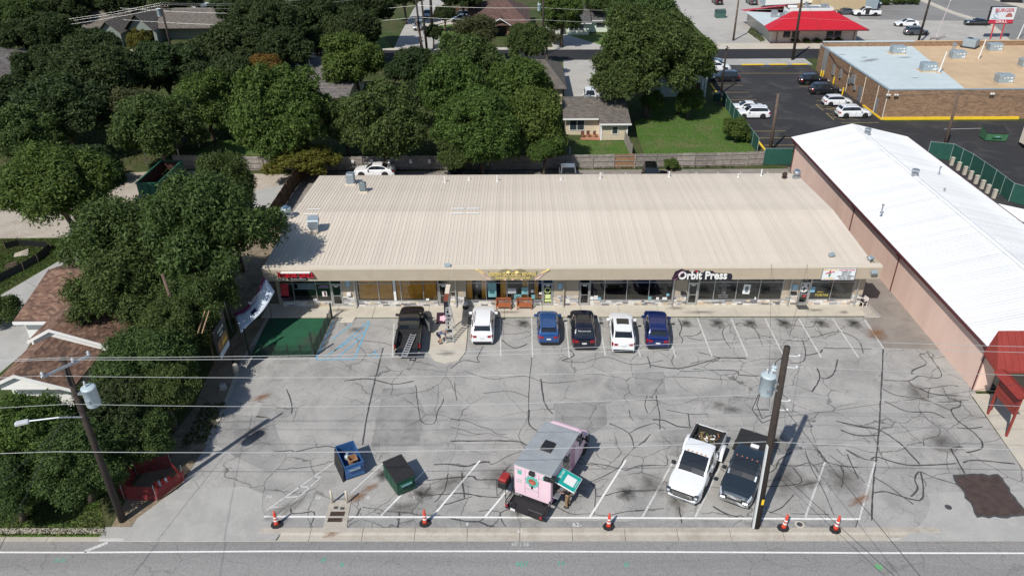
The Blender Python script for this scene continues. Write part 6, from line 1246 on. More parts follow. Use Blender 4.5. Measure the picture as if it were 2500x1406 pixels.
# ================================================================ POLES AND WIRES
m_pole = mat('creosote_pole', (.035,.026,.021), .85, var=.25, scale=4, bump=.4, bscale=20); m_polel = mat('weathered_pole', (.115,.08,.058), .9, var=.25, scale=3, bump=.4, bscale=20)
m_tank = mat('transformer_grey', (.42,.50,.54), .4, var=.06, scale=2); m_porc = mat('grey_porcelain', (.50,.52,.53), .25, var=.05)
m_wire = mat('bare_wire', (.55,.56,.54), .4, .4, 0)
m_wired = mat('black_wire', (.03,.03,.03), .6, 0, 0)
def pole(label, q, h, r=.17, lean=(0,0), m=None, arms=(), name='utility_pole', group=None):
    t = thing(name, label, 'pole', q, 0, group); b = MB(); b.smooth = True; b.cyl((0,0,-.2),(lean[0],lean[1],h),r*1.1,r*.72,12); b.build('shaft', m or m_pole, t)
    for z, l, a in arms:
        b = MB(); k = z/h; b.bbox(-l/2,l/2,-.16,-.05,-.06,.06,.01, Matrix.Translation((lean[0]*k,lean[1]*k,z)) @ Matrix.Rotation(a,4,'Z')); b.build('crossarm', m_polel, t)
        for e in (-.45,-.25,.25,.45):
            b = MB(); b.lathe([(.02,.04),(.05,.08),(.03,.12),(.055,.16),(.03,.22)], (e*l,-.1,0), 8, Matrix.Translation((lean[0]*k,lean[1]*k,z)) @ Matrix.Rotation(a,4,'Z')); b.build('insulator', m_porc, t)
    return t
def tank(t, x, y, z, r=.32, h=1.0, bush=2):
    b = MB(); b.smooth = True; b.lathe([(r*.96,0),(r,.03),(r,h*.93),(r*1.05,h*.94),(r*1.05,h),(r*.8,h*1.04)], (x,y,z), 20); o = b.build('transformer', m_tank, t)
    for k in range(bush):
        b = MB(); b.lathe([(.035,0),(.07,.06),(.045,.12),(.07,.18),(.045,.24),(.06,.32),(.02,.38)], (x-.12+.24*k,y,z+h*1.02), 8); b.build('bushing', m_porc, o)
    b = MB(); b.box(x-.08,x+.08,y-r-.05,y-r+.02,z+h*.3,z+h*.45); b.build('plate', m_galv, o)
q = (13.58, 31.00); tR = pole('tall dark utility pole with grey transformer standing at the lot edge by the street', q, 12.5, .22, (-.35,.05))
tank(tR, -.95, .1, 9.55, .37, 1.2, 2); 
b = MB(); b.box(-.75,-.15,-.06,.14,10.2,10.32); b.box(-.75,-.15,-.06,.14,9.8,9.9); b.build('transformer_bracket', m_galv, tR)
b = MB(); b.tube([(-.8,.1,10.9),(-.75,.05,11.6),(-.5,0,11.9)], .02); b.tube([(-1.2,.0,10.3),(-1.35,-.1,9.0),(-.9,0,8.0),(-.3,0,8.3)], .022); b.tube([(-1.15,.1,10.2),(-1.5,.0,8.6),(-.8,.1,7.6),(-.3,0,8.0)], .022); b.build('jumper_cable', m_wired, tR)
b = MB(); b.lathe([(.07,0),(.16,.08),(.08,.16),(.16,.24),(.10,.34)], (-.75,.1,11.0), 10); b.build('lightning_arrester', m_tank, tR)
b = MB(); b.box(-.285,-.20,-.29,-.10,.15,6.3); b.v = [(x-.35*z/12.5+.02, y, z) for x, y, z in b.v]; b.build('conduit_guard', mat('white_pvc', (.66,.67,.66), .5, var=.05), tR)
b = MB()
for z_ in (12.0,11.3,9.2,8.6): b.tube([(-.33,0,z_),(.25,-.15,z_+.05)], .03); b.lathe([(.03,0),(.07,.05),(.07,.12),(.03,.16)], (.25,-.15,z_+.02), 8)
b.build('line_bracket', m_porc, tR)
b = MB(); b.box(-.08,.06,-.262,-.25,2.0,2.4); b.build('number_plate', m_yellow, tR)
q = (-23.23, 31.50); tL = pole('left utility pole with transformer, slanted crossarm and cobra-head street lamp', q, 11.6, .20, (0,.0))
tank(tL, .78, .0, 8.6, .36, 1.15, 1); b = MB(); b.box(.15,.5,-.08,.08,9.3,9.42); b.build('transformer_bracket', m_galv, tL)
b = MB(); b.bbox(-1.25,1.25,-.26,-.13,11.15,11.27,.01, Matrix.Rotation(R(52),4,'Z')); b.build('crossarm', m_galv, tL)
for e in (-1.15,.35,1.15): b = MB(); b.lathe([(.03,.05),(.09,.1),(.05,.16),(.09,.22),(.04,.3)], (e,-.2,11.2), 8, Matrix.Rotation(R(52),4,'Z')); b.build('insulator', m_porc, tL)
b = MB(); b.tube([(0,-.15,7.9),(-.9,-.6,8.25),(-2.2,-1.0,8.35)], .045); la = b.build('lamp_arm', m_galv, tL); b = MB(); b.bbox(-.48,.2,-.14,.14,-.07,.10,.06, Matrix.Translation((-2.4,-1.05,8.33)) @ Matrix.Rotation(R(22),4,'Z')); b.build('lamp_head', m_porc, tL)
pole('weathered wooden pole inside the pecan crown at the left', (-25.05, 47.47), 7.6, .15, (-.5,.0), m_polel, name='wooden_pole')
tU = pole('utility pole with blue-grey transformer in front of the rambler roof', (-61.11, 136.63), 11.0, .2, (0,0), None, ((10.4,2.4,R(10)),)); tank(tU, -.55, -.1, 8.8, .4, 1.3, 1)
pole('thick pole of the cluster by the side street, left one', (-18.26, 147.37), 12.5, .2, (-.6,0), None, ((9.6,5.5,R(5)),)); pole('pole of the cluster by the side street, right one', (-17.28, 147.68), 12.5, .22, (-.6,0), None)
pole('slim prop pole leaning against the pole cluster', (-17.69, 146.37), 6.5, .15, (-1.3,.3), m_polel); pole('thick dark pole on the corner lawn behind the cluster', (-18.61, 171.10), 12, .3, (0,0), None)
t1 = pole('roadside pole with pale transformer near the bungalow', (4.62, 144.49), 12.2, .22, (0,0), None); tank(t1, -.75, 0, 7.9, .33, 1.1, 1)
pole('dark pole beside the parked cars at the car park edge', (31.84, 118.78), 7.2, .17, (.0,0), None, ((6.9,.9,R(40)),)); pole('brown bare-topped pole by the green screen fence', (32.03, 92.58), 7.4, .2, (-.2,0), m_polel)
pole('tall black pole in front of the red roof', (49.54, 139.60), 13, .24, (-.3,0), None, ((11.6,2.4,0),)); pole('dark pole behind the brick store', (77.22, 151.17), 11.5, .22, (.3,0), None); pole('brown pole in the car park behind the white roof', (53.82, 92.26), 7.8, .2, (-.2,0), m_polel)
pole('grey-brown pole beside the driveway left of the red roof', (42.71, 155.37), 9.5, .19, (0,0), m_polel, ((8.6,1.8,R(60)),))
pole('slim grey pole rising above the wood fence at the turf pen', (-23.20, 51.32), 4.6, .05, (-.2,0), m_galv, name='flag_pole')
pole('bare grey post standing at the back fence beside the pickup', (6.21, 87.53), 2.6, .05, (0,0), m_galv, name='fence_pipe'); 
def wire(label, pts, sag, r=.011, m=None, n=14, grp='power lines along the street'):
    """catenary through a list of supports"""
    P3 = []
    for a, c in zip(pts[:-1], pts[1:]):
        L = math.dist(a, c)
        for i in range(n): t = i/n; P3.append((a[0]+(c[0]-a[0])*t, a[1]+(c[1]-a[1])*t, a[2]+(c[2]-a[2])*t - sag*4*t*(1-t)*(L/40)**2))
    P3.append(pts[-1]); b = MB(); b.tube([Vector(p)-Vector(P3[0]) for p in P3], r, 5); o = b.build('power_line', m or m_wire); o.location = P3[0]; return tag(o, label, 'power line', grp)
def SP(qL, qR, y=31.2, yl=None): return [(-75, y, qL[1]), (qL[0], yl or y, qL[1]), (qR[0], y, qR[1]), (75, y, qR[1])]
wire('topmost bare wire along the street', SP((-22.93, 11.86), (12.95, 12.88)), .35); wire('second bare wire along the street, just under the topmost', SP((-23.39, 11.74), (12.89, 12.54)), .35)
wire('third bare wire along the street, crossing the lot past the transformers', SP((-24.23, 10.73), (13.28, 11.20)), .4); wire('fourth wire along the street, crossing the middle of the lot', SP((-23.47, 8.90), (12.95, 9.49)), .55, .011); wire('lowest cable along the street, over the trash bins and food truck', SP((-25.29, 5.61), (13.09, 6.23)), .35, .016)
q0 = (13.49, 8.98); q1 = (13.04, 4.59)
wire('black wire from the right pole over the street, upper', [(q0[0],31,q0[1]), (22,-6,9.5)], .5, .014, m_wired, grp='wires crossing the street'); wire('black wire from the right pole over the street, lower', [(q1[0]+.3,31,q1[1]+.6), (30,-6,8.0)], .5, .014, m_wired, grp='wires crossing the street')
wire('black wire from the left pole over the street', [(-23.2,31.4,8.4), (-31,-6,9.0)], .4, .014, m_wired, grp='wires crossing the street'); wire('thin wire from the left pole over the street, right of the other', [(-23.2,31.4,9.4), (-16,-6,10.0)], .4, .012, m_wired, grp='wires crossing the street')
wire('thin service wire from the right pole to the strip fascia', [(13.0,31.1,8.6), (20.3,53.9,4.7)], .3, .010, m_wired, grp='service wires to the strip'); wire('thin service wire from the right pole to the roof edge farther right', [(13.1,31.1,8.3), (23.2,53.9,4.7)], .3, .010, m_wired, grp='service wires to the strip')
wire('thin service wire right of the pole, over the parking bays', [(13.2,31.1,7.9), (45,40,6.0)], .3, .010, m_wired, grp='service wires to the strip')
uq = (-61.11, 136.63)
for i, (dz, dy, lb) in enumerate(((11.0,0,'top'), (10.6,.8,'second'), (10.2,-.5,'third'))): wire('pale wire above the left wood, %s of three' % lb, [(uq[0]-75, uq[1]-8, dz-.6), (uq[0], uq[1]+dy, dz), (-18.8, 147.4, dz+.8), (4.2, 144.5, dz+1.2)], .9, .012, grp='wires above the left wood')
for z_, lb in ((8.4,'upper'), (6.3,'lower')): wire('pale wire along the back road, %s one' % lb, [(-75,150,z_-.5), (-18.5,147.6,z_), (4.5,144.5,z_), (49.3,139.6,z_+1), (105,136,z_+2)], .6, .011, grp='wires along the back road')
wire('black wire from the brown pole across the car park', [(31.2,92.6,7.2), (53.4,92.3,7.4), (110,95,8)], .8, .02, m_wired, grp='wires over the car park'); wire('black wire from the brick store to the brown pole', [(31.2,92.6,7.0), (51.3,118,3.8)], .7, .02, m_wired, grp='wires over the car park'); wire('black wire from the black pole to the brick store corner', [(49.3,139.6,11.3), (51.4,128.5,4.4)], .5, .02, m_wired, grp='wires over the car park')

# ================================================================ FENCES
m_fw = mat('weathered_fence_wood', (.25,.225,.20), .9, var=.25, scale=2.5, rand=.18, bump=.3, bscale=30); m_fn = mat('new_fence_wood', (.26,.15,.085), .9, var=.2, scale=3); m_fb = mat('brown_fence_wood', (.10,.058,.034), .9, var=.25, scale=2, rand=.12)
def board_fence(label, pts, h=1.8, step=2.45, m=None, newbay=(), front=1, bw=.14):
    t = thing('wooden_fence', label, 'fence', pts[0]); k = 0; x0, y0 = pts[0]
    for a, c in zip(pts[:-1], pts[1:]):
        L = math.dist(a, c); nb = max(1, round(L/step)); ang = math.atan2(c[1]-a[1], c[0]-a[0])
        for i in range(nb):
            p = (a[0]+(c[0]-a[0])*i/nb, a[1]+(c[1]-a[1])*i/nb); w = L/nb; M = Matrix.Translation((p[0]-x0, p[1]-y0, 0)) @ Matrix.Rotation(ang,4,'Z'); s = -1*front
            b = MB(); b.box(-.05,.05,s*.13,s*.03,-.1,h+.04,M); b.build('post', m or m_fw, t)
            for z in (.3,.95,h-.25): b = MB(); b.box(.05,w-.05,s*.08,s*.03,z-.045,z+.045,M); b.build('rail', m or m_fw, t)
            b = MB(); n = round(w/bw); tilt = rnd.uniform(-.03,.03)
            for j in range(n): z1 = h+rnd.uniform(-.04,.03)+tilt*j/n; xj = w*j/n; b.box(xj+.006,xj+w/n-.006,-.012,.012,.02+rnd.random()*.03,z1,M)
            b.build('fence_bay', m_fn if k in newbay else (m or m_fw), t)['kind'] = 'stuff'; k += 1
    return t
board_fence('long weathered grey board fence along the back alley', [(-41.87, 87.50), (-30.87, 86.81), (-21.60, 86.56), (-13.19, 86.85), (-3.25, 86.58), (6.42, 86.85), (16.61, 87.12), (23.58, 87.29), (29.76, 87.75)], 1.8, newbay=(21,))
board_fence('short board fence between the cottage yard and the lawn', [(14.14, 91.08), (13.98, 96.58)], 1.6)
board_fence('tall brown board fence along the left end of the strip', [(-25.29, 85.81), (-25.61, 80.08), (-25.55, 71.16)], 2.1, 2.3, m_fb, front=-1)
board_fence('dark board fence behind the corner lawn across the road', [(-15.64, 184.83), (-10.92, 185.65)], 1.7, 2.4, m_fb)
m_screen = mat('green_privacy_screen', (.012,.075,.055), .8, var=.12, scale=1.5, bump=.2, bscale=50); m_gpost = mat('pale_green_post', (.26,.34,.31), .5)
def screen_fence(label, pts, h=1.9, step=2.6):
    t = thing('screen_fence', label, 'fence', pts[0]); x0, y0 = pts[0]
    for a, c in zip(pts[:-1], pts[1:]):
        L = math.dist(a, c); nb = max(1, round(L/step))
        for i in range(nb):
            p = [a[0]+(c[0]-a[0])*i/nb-x0, a[1]+(c[1]-a[1])*i/nb-y0]; e = [a[0]+(c[0]-a[0])*(i+1)/nb-x0, a[1]+(c[1]-a[1])*(i+1)/nb-y0]
            b = MB(); b.cyl((p[0],p[1],-.1),(p[0],p[1],h+.06),.04,.04,8); b.build('post', m_gpost, t)
            b = MB(); M = Matrix.Translation((p[0],p[1],0)) @ Matrix.Rotation(math.atan2(e[1]-p[1], e[0]-p[0]),4,'Z'); b.box(.04,math.dist(p,e)-.04,-.012,.012,.05,h-.03,M); b.build('screen', m_screen, t)
            b = MB(); b.tube([(p[0],p[1],h),(e[0],e[1],h)], .025); b.build('rail', m_gpost, t)
    return t
screen_fence('dark green screened fence closing the gap beside the pink hall', [(29.79, 87.89), (33.46, 87.84)], 2.1, 2.7); screen_fence('green screened fence along the lawn and car park edge', [(30.30, 92.31), (30.54, 105.63), (30.85, 113.97)], 1.8); screen_fence('curved green screened fence behind the white-roofed hall', [(50.64, 89.98), (53.04, 89.09), (53.59, 85.55), (53.58, 80.55), (53.36, 76.66), (54.92, 74.91)], 2.1, 2.2)
for q, lb in (((52.43, 87.44),'first'),((52.42, 85.83),'second'),((52.43, 84.40),'third'),((52.39, 83.00),'fourth'),((52.35, 81.65),'fifth'),((52.29, 80.21),'sixth'),((52.21, 78.92),'seventh'),((52.20, 77.56),'eighth')):
    t = thing('stub_post', 'square cream post beside the white roof, %s from the far end' % lb, 'post', q, 0, 'cream stub posts behind the white-roofed hall'); b = MB(); b.bbox(-.17,.17,-.17,.17,0,.95,.02); b.build('shaft', m_conc, t); b = MB(); b.bbox(-.20,.20,-.20,.20,.95,1.02,.02); b.build('top', m_conc, t)
b = MB(); a_, c_ = (30.94, 92.01), (30.98, 105.99)
for i in range(8): 
    p = (a_[0]+(c_[0]-a_[0])*i/8+.55, a_[1]+(c_[1]-a_[1])*i/8); t = thing('wheel_stop', 'yellow concrete wheel stop along the green screen fence, number %s from the brown pole' % ['one','two','three','four','five','six','seven','eight'][i], 'wheel stop', p, math.atan2(c_[1]-a_[1], c_[0]-a_[0]), 'yellow wheel stops along the fence'); b = MB(); b.bbox(-.9,.9,-.12,.12,0,.16,.04); b.build('block', m_yellow, t)
b = MB(); ribbon(b, [(30.87, 106.94), (31.43, 124.23)], .25, .06); b.build('yellow_kerb', m_yellow, dl)
# black silt fence round the dug-up lawn on the left
t = thing('silt_fence', 'sagging black silt fence around the dug-up grass on the left', 'fence', (-50.42, 66.30)); pp = [(-50.42, 66.30), (-49.40, 67.00), (-46.37, 66.53), (-45.63, 65.91), (-45.67, 63.54), (-46.14, 61.93), (-47.09, 59.64), (-47.99, 57.46)]
for i in range(len(pp)-1):
    a = (pp[i][0]-pp[0][0], pp[i][1]-pp[0][1]); c = (pp[i+1][0]-pp[0][0], pp[i+1][1]-pp[0][1]); b = MB(); L = math.dist(a,c); M = Matrix.Translation((*a,0)) @ Matrix.Rotation(math.atan2(c[1]-a[1], c[0]-a[0]),4,'Z') @ Matrix.Rotation(R(12),4,'X'); b.box(.0,L,-.01,.01,0,.75,M); b.build('fabric', m_blk, t); b = MB(); b.box(-.025,.025,-.05,0,0,.95,Matrix.Translation((*a,0))); b.build('stake', m_polel, t)
for q, sc, lb in (((-48.18, 65.07), 1.0, 'pale broken boards lying on the dug-up grass, far pile'), ((-47.84, 62.75), .8, 'brown broken boards lying on the dug-up grass, near pile')):
    t = thing('board_pile', lb, 'boards', q, .3); 
    for k in range(4): b = MB(); b.box(-.6*sc,.6*sc,-.08,.08,.03+.05*k,.07+.05*k,Matrix.Translation((0,.2*k-.3,0)) @ Matrix.Rotation(.2*k,4,'Z')); b.build('board', m_cap if sc == 1 else m_polel, t)

# ================================================================ VEHICLES
m_cglass = mat('car_glass', (.012,.016,.02), .04, 0, 0, spec=.9); m_tyre = mat('tyre_rubber', (.014,.014,.014), .9, var=.1); m_rim = mat('alloy_rim', (.38,.39,.40), .3, .8, .05); m_rimd = mat('dark_rim', (.05,.05,.055), .35, .6, .05)
m_under = mat('black_plastic', (.015,.015,.016), .7, var=.05); m_lampw = mat('headlamp_lens', (.62,.66,.70), .08, .2, 0, spec=.8); m_lampr = mat('tail_lens', (.28,.008,.012), .15, 0, 0, spec=.7); m_plate = mat('licence_plate', (.62,.63,.62), .5, var=.1, scale=20); m_chrome = mat('chrome', (.72,.73,.74), .12, 1.0, 0)
m_bedliner = mat('bed_liner', (.022,.022,.023), .85, var=.15, bump=.3)
PAINT = {'white': paint('white', (.78,.79,.80), .3), 'black': paint('black', (.006,.006,.008), .16), 'blue': paint('blue', (.020,.085,.26), .25, .3), 'navy': paint('navy', (.008,.022,.13), .22, .3), 'charcoal': paint('charcoal', (.020,.024,.030), .25, .4), 'grey': paint('grey', (.09,.105,.12), .28, .4), 'silver': paint('silver', (.36,.38,.40), .3, .6), 'midnight': paint('midnight', (.008,.009,.022), .2, .2), 'pink': paint('pink', (.62,.30,.44), .4), 'slate': paint('slate', (.035,.05,.065), .25, .4), 'steel': paint('steelblue', (.10,.16,.22), .3, .4)}
def lerp_tab(tab, x):
    if x <= tab[0][0]: return tab[0][1]
    for (a, u), (c, v) in zip(tab[:-1], tab[1:]):
        if x <= c: t = (x-a)/(c-a); return u+(v-u)*t
    return tab[-1][1]
SPEC = {  # L, W, H, wheelbase, wheel r, deck profile, windshield (base, top), rear (roof end, base), belt
 'suv':   dict(L=4.65, W=1.86, H=1.66, wb=2.7, r=.35, deck=[(-2.32,.98),(-1.9,1.03),(.9,1.04),(1.3,1.02),(2.0,.93),(2.25,.80),(2.32,.70)], ws=(1.05,.38), rr=(-1.72,-2.16), rail=True),
 'cuv':   dict(L=4.75, W=1.90, H=1.62, wb=2.8, r=.36, deck=[(-2.37,.96),(-1.95,1.05),(.9,1.03),(1.4,1.0),(2.1,.90),(2.3,.78),(2.37,.68)], ws=(1.08,.30), rr=(-1.45,-2.14), rail=False),
 'hatch': dict(L=4.12, W=1.74, H=1.50, wb=2.5, r=.31, deck=[(-2.06,.93),(-1.7,.98),(.9,.97),(1.3,.94),(1.8,.83),(1.98,.74),(2.06,.64)], ws=(1.12,.42), rr=(-1.42,-1.88), rail=False),
 'sedan': dict(L=4.85, W=1.84, H=1.44, wb=2.8, r=.33, deck=[(-2.42,.88),(-2.3,.97),(-1.75,1.0),(-1.3,.96),(.9,.94),(1.4,.91),(2.1,.80),(2.34,.70),(2.42,.60)], ws=(.98,.18), rr=(-.98,-1.78), rail=False),
 'coupe': dict(L=5.0, W=1.92, H=1.40, wb=2.95, r=.35, deck=[(-2.5,.95),(-2.4,1.02),(-1.7,1.02),(.7,.97),(1.3,.98),(2.2,.92),(2.45,.84),(2.5,.66)], ws=(.75,.0), rr=(-.95,-1.75), rail=False),
 'truck': dict(L=5.9, W=2.0, H=1.92, wb=3.6, r=.40, deck=[(-.95,1.22),(.9,1.22),(1.4,1.19),(2.5,1.12),(2.85,1.02),(2.95,.90)], ws=(1.42,.50), rr=(-.72,-.90), rail=False, bed=True),
}
CARM = {}
def car_parts(kind):
    if kind in CARM: return CARM[kind]
    s = SPEC[kind]; L, W, H, wbs, r = s['L'], s['W']/2, s['H'], s['wb'], s['r']; bed = s.get('bed'); x0 = -.95 if bed else -L/2
    ax = [wbs/2 + (.06 if not bed else .05), -wbs/2 + (.06 if not bed else .05)]; Ra = r+.075; sill = .25 if not bed else .38
    xs = set(round(x0 + (L/2-x0)*i/26, 3) for i in range(27))
    for a in ax:
        for k in range(11): xx = a + Ra*math.cos(math.pi*k/10); xs.add(round(xx,3))
    for d in (.02,.06,.14,.26,.42): xs.add(round(L/2-d,3)); 
    if not bed:
        for d in (.02,.06,.14,.26): xs.add(round(-L/2+d,3))
    xs = sorted(x for x in xs if x0-1e-6 <= x <= L/2+1e-6)
    def arch(x):
        z = 0
        for a in ax:
            if abs(x-a) <= Ra: z = max(z, r + math.sqrt(max(0, Ra*Ra-(x-a)**2)))
        return z
    def hw(x):
        f = L/2-x; w = W
        w *= 1 - .20*max(0, 1-f/.75)**2.2
        if not bed: w *= 1 - .15*max(0, 1-(x+L/2)/.6)**2.2
        return w
    parts = {}
    def put(name, vs, key=None): 
        b = parts.setdefault(name, MB()); b.smooth = True; b.add(vs, [tuple(range(len(vs)))])
    def ring(x):
        w = hw(x); zd = lerp_tab(s['deck'], x); za = arch(x); e = max(0, 1-(L/2-x)/.3); zb = max(sill + .10*e, za); zl = lambda f: zb+(zd-zb)*f
        return [(0,sill),(.80*w,max(sill,za)),(.975*w,zb),(1.0*w,max(zl(.3),zb+.02)),(.995*w,zl(.58)),(.968*w,zl(.86)),(.91*w,zl(.965)),(.72*w,zl(1.0)+.012),(0,zl(1.0)+.035)]
    rings = [ring(x) for x in xs]
    for i in range(len(xs)-1):
        xm = (xs[i]+xs[i+1])/2
        for j in range(8):
            for sd in (1,-1):
                q = [(xs[i],sd*rings[i][j][0],rings[i][j][1]),(xs[i+1],sd*rings[i+1][j][0],rings[i+1][j][1]),(xs[i+1],sd*rings[i+1][j+1][0],rings[i+1][j+1][1]),(xs[i],sd*rings[i][j+1][0],rings[i][j+1][1])]
                if sd > 0: q = q[::-1]
                nm = 'body'
                if j < 2: nm = 'underbody'
                elif j in (4,5) and xm > L/2-.40: nm = 'headlight%d' % sd
                elif not bed and j in (4,5) and xm < -L/2+.24: nm = 'taillight%d' % sd
                elif j >= 6 and xm > s['ws'][0]+.12: nm = 'hood'
                put(nm, q)
    for end in ((len(xs)-1, 1), (0, -1)):
        i, d = end
        for j in range(8):
            a, c = rings[i][j], rings[i][j+1]; q = [(xs[i],a[0],a[1]),(xs[i],c[0],c[1]),(xs[i],-c[0],c[1]),(xs[i],-a[0],a[1])]
            if d < 0: q = q[::-1]
            put('underbody' if j < 2 else 'body', q)
    # cabin
    b0, b1 = s['ws']; r0, r1 = s['rr']; st = [b0+(b1-b0)*k/4 for k in range(5)] + [b1+(r0-b1)*k/8 for k in range(1,9)] + [r0+(r1-r0)*k/4 for k in range(1,5)]
    def zt(x):
        belt = lerp_tab(s['deck'], x)
        if x > b1: t = (b0-x)/(b0-b1); return belt + (H-.03-belt)*(t**.88)
        if x < r0: t = (x-r1)/(r0-r1); return belt + (H-.06-belt)*(t**(.8 if not bed else .95))
        t = (x-r0)/(b1-r0); return H-.06+.03*t + .035*math.sin(math.pi*t)
    def cring(x):
        belt = lerp_tab(s['deck'], x)-.03; z = zt(x); h = max(z-belt, .01); t = max(0, min(1, (x-r1)/(b0-r1))); pin = .92-.07*abs(2*t-1)**3
        wb_ = W*pin; wr = W*(.735 if not bed else .80)*(1-.05*abs(2*t-1)**2); f = min(1, h/(H-1.0)); wr = wb_ + (wr-wb_)*f
        L_ = lambda u: (wb_+(wr-wb_)*u, belt+h*u)
        return [L_(0), L_(.12), L_(.86), (wr, belt+h*.95), (wr*.88, z), (0, z+.02)]
    cr = [cring(x) for x in st]; nst = len(st)
    pil = {6,9} if kind in ('suv','cuv') else {6} if kind in ('hatch','sedan','truck') else set()
    for i in range(nst-1):
        xm = (st[i]+st[i+1])/2
        for j in range(5):
            for sd in (1,-1):
                q = [(st[i],sd*cr[i][j][0],cr[i][j][1]),(st[i],sd*cr[i][j+1][0],cr[i][j+1][1]),(st[i+1],sd*cr[i+1][j+1][0],cr[i+1][j+1][1]),(st[i+1],sd*cr[i+1][j][0],cr[i+1][j][1])]
                if sd < 0: q = q[::-1]
                nm = 'body'
                if j == 1 and 2 <= i < nst-3: nm = 'underbody' if i in pil and (st[i]-st[i+1]) < .0 else 'side_window%d' % sd
                if j == 4: nm = 'windshield' if xm > b1 else 'rear_window' if xm < r0 else 'body'
                if j == 4 and nm == 'rear_window' and i == nst-2 and not bed: nm = 'body'
                put(nm, q)
    q = [(st[-1], sd*c[0], c[1]) for sd, seq in ((1, cr[-1]), (-1, cr[-1][::-1])) for c in seq]
    put('body', q)
    out = []
    names = {'body':('body','P'),'hood':('hood','P'),'underbody':('underbody',m_under),'windshield':('windshield',m_cglass),'rear_window':('rear_window',m_cglass)}
    for k, bm_ in parts.items():
        nm, mt = names.get(k, (None, None))
        if nm is None: nm, mt = (('headlight', m_lampw) if k.startswith('head') else ('taillight', m_lampr) if k.startswith('tail') else ('side_window', m_cglass))
        out.append((nm, bm_.mesh(nm, m_under), mt, None, None))
    def extra(nm, bm_, mt, loc=None, sub=None): out.append((nm, bm_.mesh(nm, m_under), mt, loc, sub))
    # pillars between the side windows, door gaps, mirrors, handles
    for x in [st[i] for i in pil]:
        for sd in (1,-1):
            c = cring(x); b = MB(); y1, z1 = c[1]; y2, z2 = c[2]; b.add([(x-.045,sd*(y1+.006),z1),(x+.045,sd*(y1+.006),z1),(x+.045,sd*(y2+.006),z2),(x-.045,sd*(y2+.006),z2)], [(0,1,2,3) if sd < 0 else (3,2,1,0)]); extra('pillar', b, m_under)
    for sd in (1,-1):
        xm_ = b0-.28; zm = lerp_tab(s['deck'], xm_)+.08; b = MB(); b.bbox(xm_-.10,xm_+.08,sd*W*1.02-.04 if sd>0 else -W*1.02-.22,sd*W*1.02+.22 if sd>0 else -W*1.02+.04,zm-.07,zm+.10,.03); extra('mirror', b, 'P' if not bed else m_under)
        for xd in ((.25,-.75) if kind not in ('coupe',) else (-.3,)):
            zz = lerp_tab(s['deck'], xd)-.13; b = MB(); b.box(xd-.11,xd+.11,sd*W*.985-.02,sd*W*.985+.025,zz-.015,zz+.015); extra('door_handle', b, 'P')
            xg = xd-.22; b = MB(); b.box(xg-.006,xg+.006,sd*W-.02,sd*W+.004,sill+.1,zz+.09); extra('door_gap', b, m_under)
    for a in ax:
        for sd in (1,-1):
            y = sd*(W-.115); b = MB(); b.smooth = True; M = Matrix.Translation((a,y,r)) @ Matrix.Rotation(R(90),4,'X'); b.lathe([(r*.62,-.10),(r*.93,-.105),(r,-.07),(r,.07),(r*.93,.105),(r*.62,.10)], (0,0,0), 22, M); extra('wheel', b, m_tyre, None, 'wheel')
            b = MB(); yo = -.085 if sd > 0 else .085; b.lathe([(r*.62,yo),(r*.58,yo*.6),(r*.2,yo*.9),(r*.02,yo)], (0,0,0), 18, M)
            for k in range(5): b.box(.05,r*.6,-.035,.035,yo*1.05 if sd>0 else yo*.8,yo*.8 if sd>0 else yo*1.05,M @ Matrix.Rotation(R(72*k),4,'Z'))
            extra('rim', b, m_rim, None, 'rim')
    nz = lerp_tab(s['deck'], L/2-.02); b = MB(); b.bbox(L/2-.03,L/2+.015,-W*.52,W*.52,nz*.62,nz*.92,.01); extra('grille', b, m_under); b = MB(); b.box(L/2+.015,L/2+.03,-.16,.16,nz*.50,nz*.50+.12); extra('licence_plate', b, m_plate)
    b = MB(); b.bbox(L/2-.06,L/2+.035,-W*.78,W*.78,sill+.02,sill+.16,.02); extra('bumper', b, m_under if not bed else m_chrome)
    if not bed:
        zr = lerp_tab(s['deck'], -L/2); b = MB(); b.box(-L/2-.02,-L/2-.005,-.17,.17,zr*.66,zr*.66+.13); extra('licence_plate', b, m_plate)
        b = MB(); b.bbox(-L/2-.045,-L/2+.06,-W*.80,W*.80,sill+.02,sill+.17,.02); extra('bumper', b, m_under)
        for sd in (1,-1): b = MB(); b.bbox(-L/2-.02,-L/2+.12,sd*W*.60-.14,sd*W*.60+.14,zr*.80,zr*1.0,.02); extra('taillight', b, m_lampr)
        if kind in ('suv','cuv','hatch'):
            b = MB(); zz = zt(r0+.02); b.box(r0-.16,r0+.12,-W*.60,W*.60,zz-.005,zz+.025); extra('spoiler', b, 'P')
    if s['rail']:
        for sd in (1,-1): b = MB(); b.tube([(b1-.15,sd*W*.66,H-.02),(b1-.4,sd*W*.67,H+.05),(r0+.5,sd*W*.67,H+.04),(r0+.2,sd*W*.66,H-.04)], .022); extra('roof_rail', b, m_chrome)
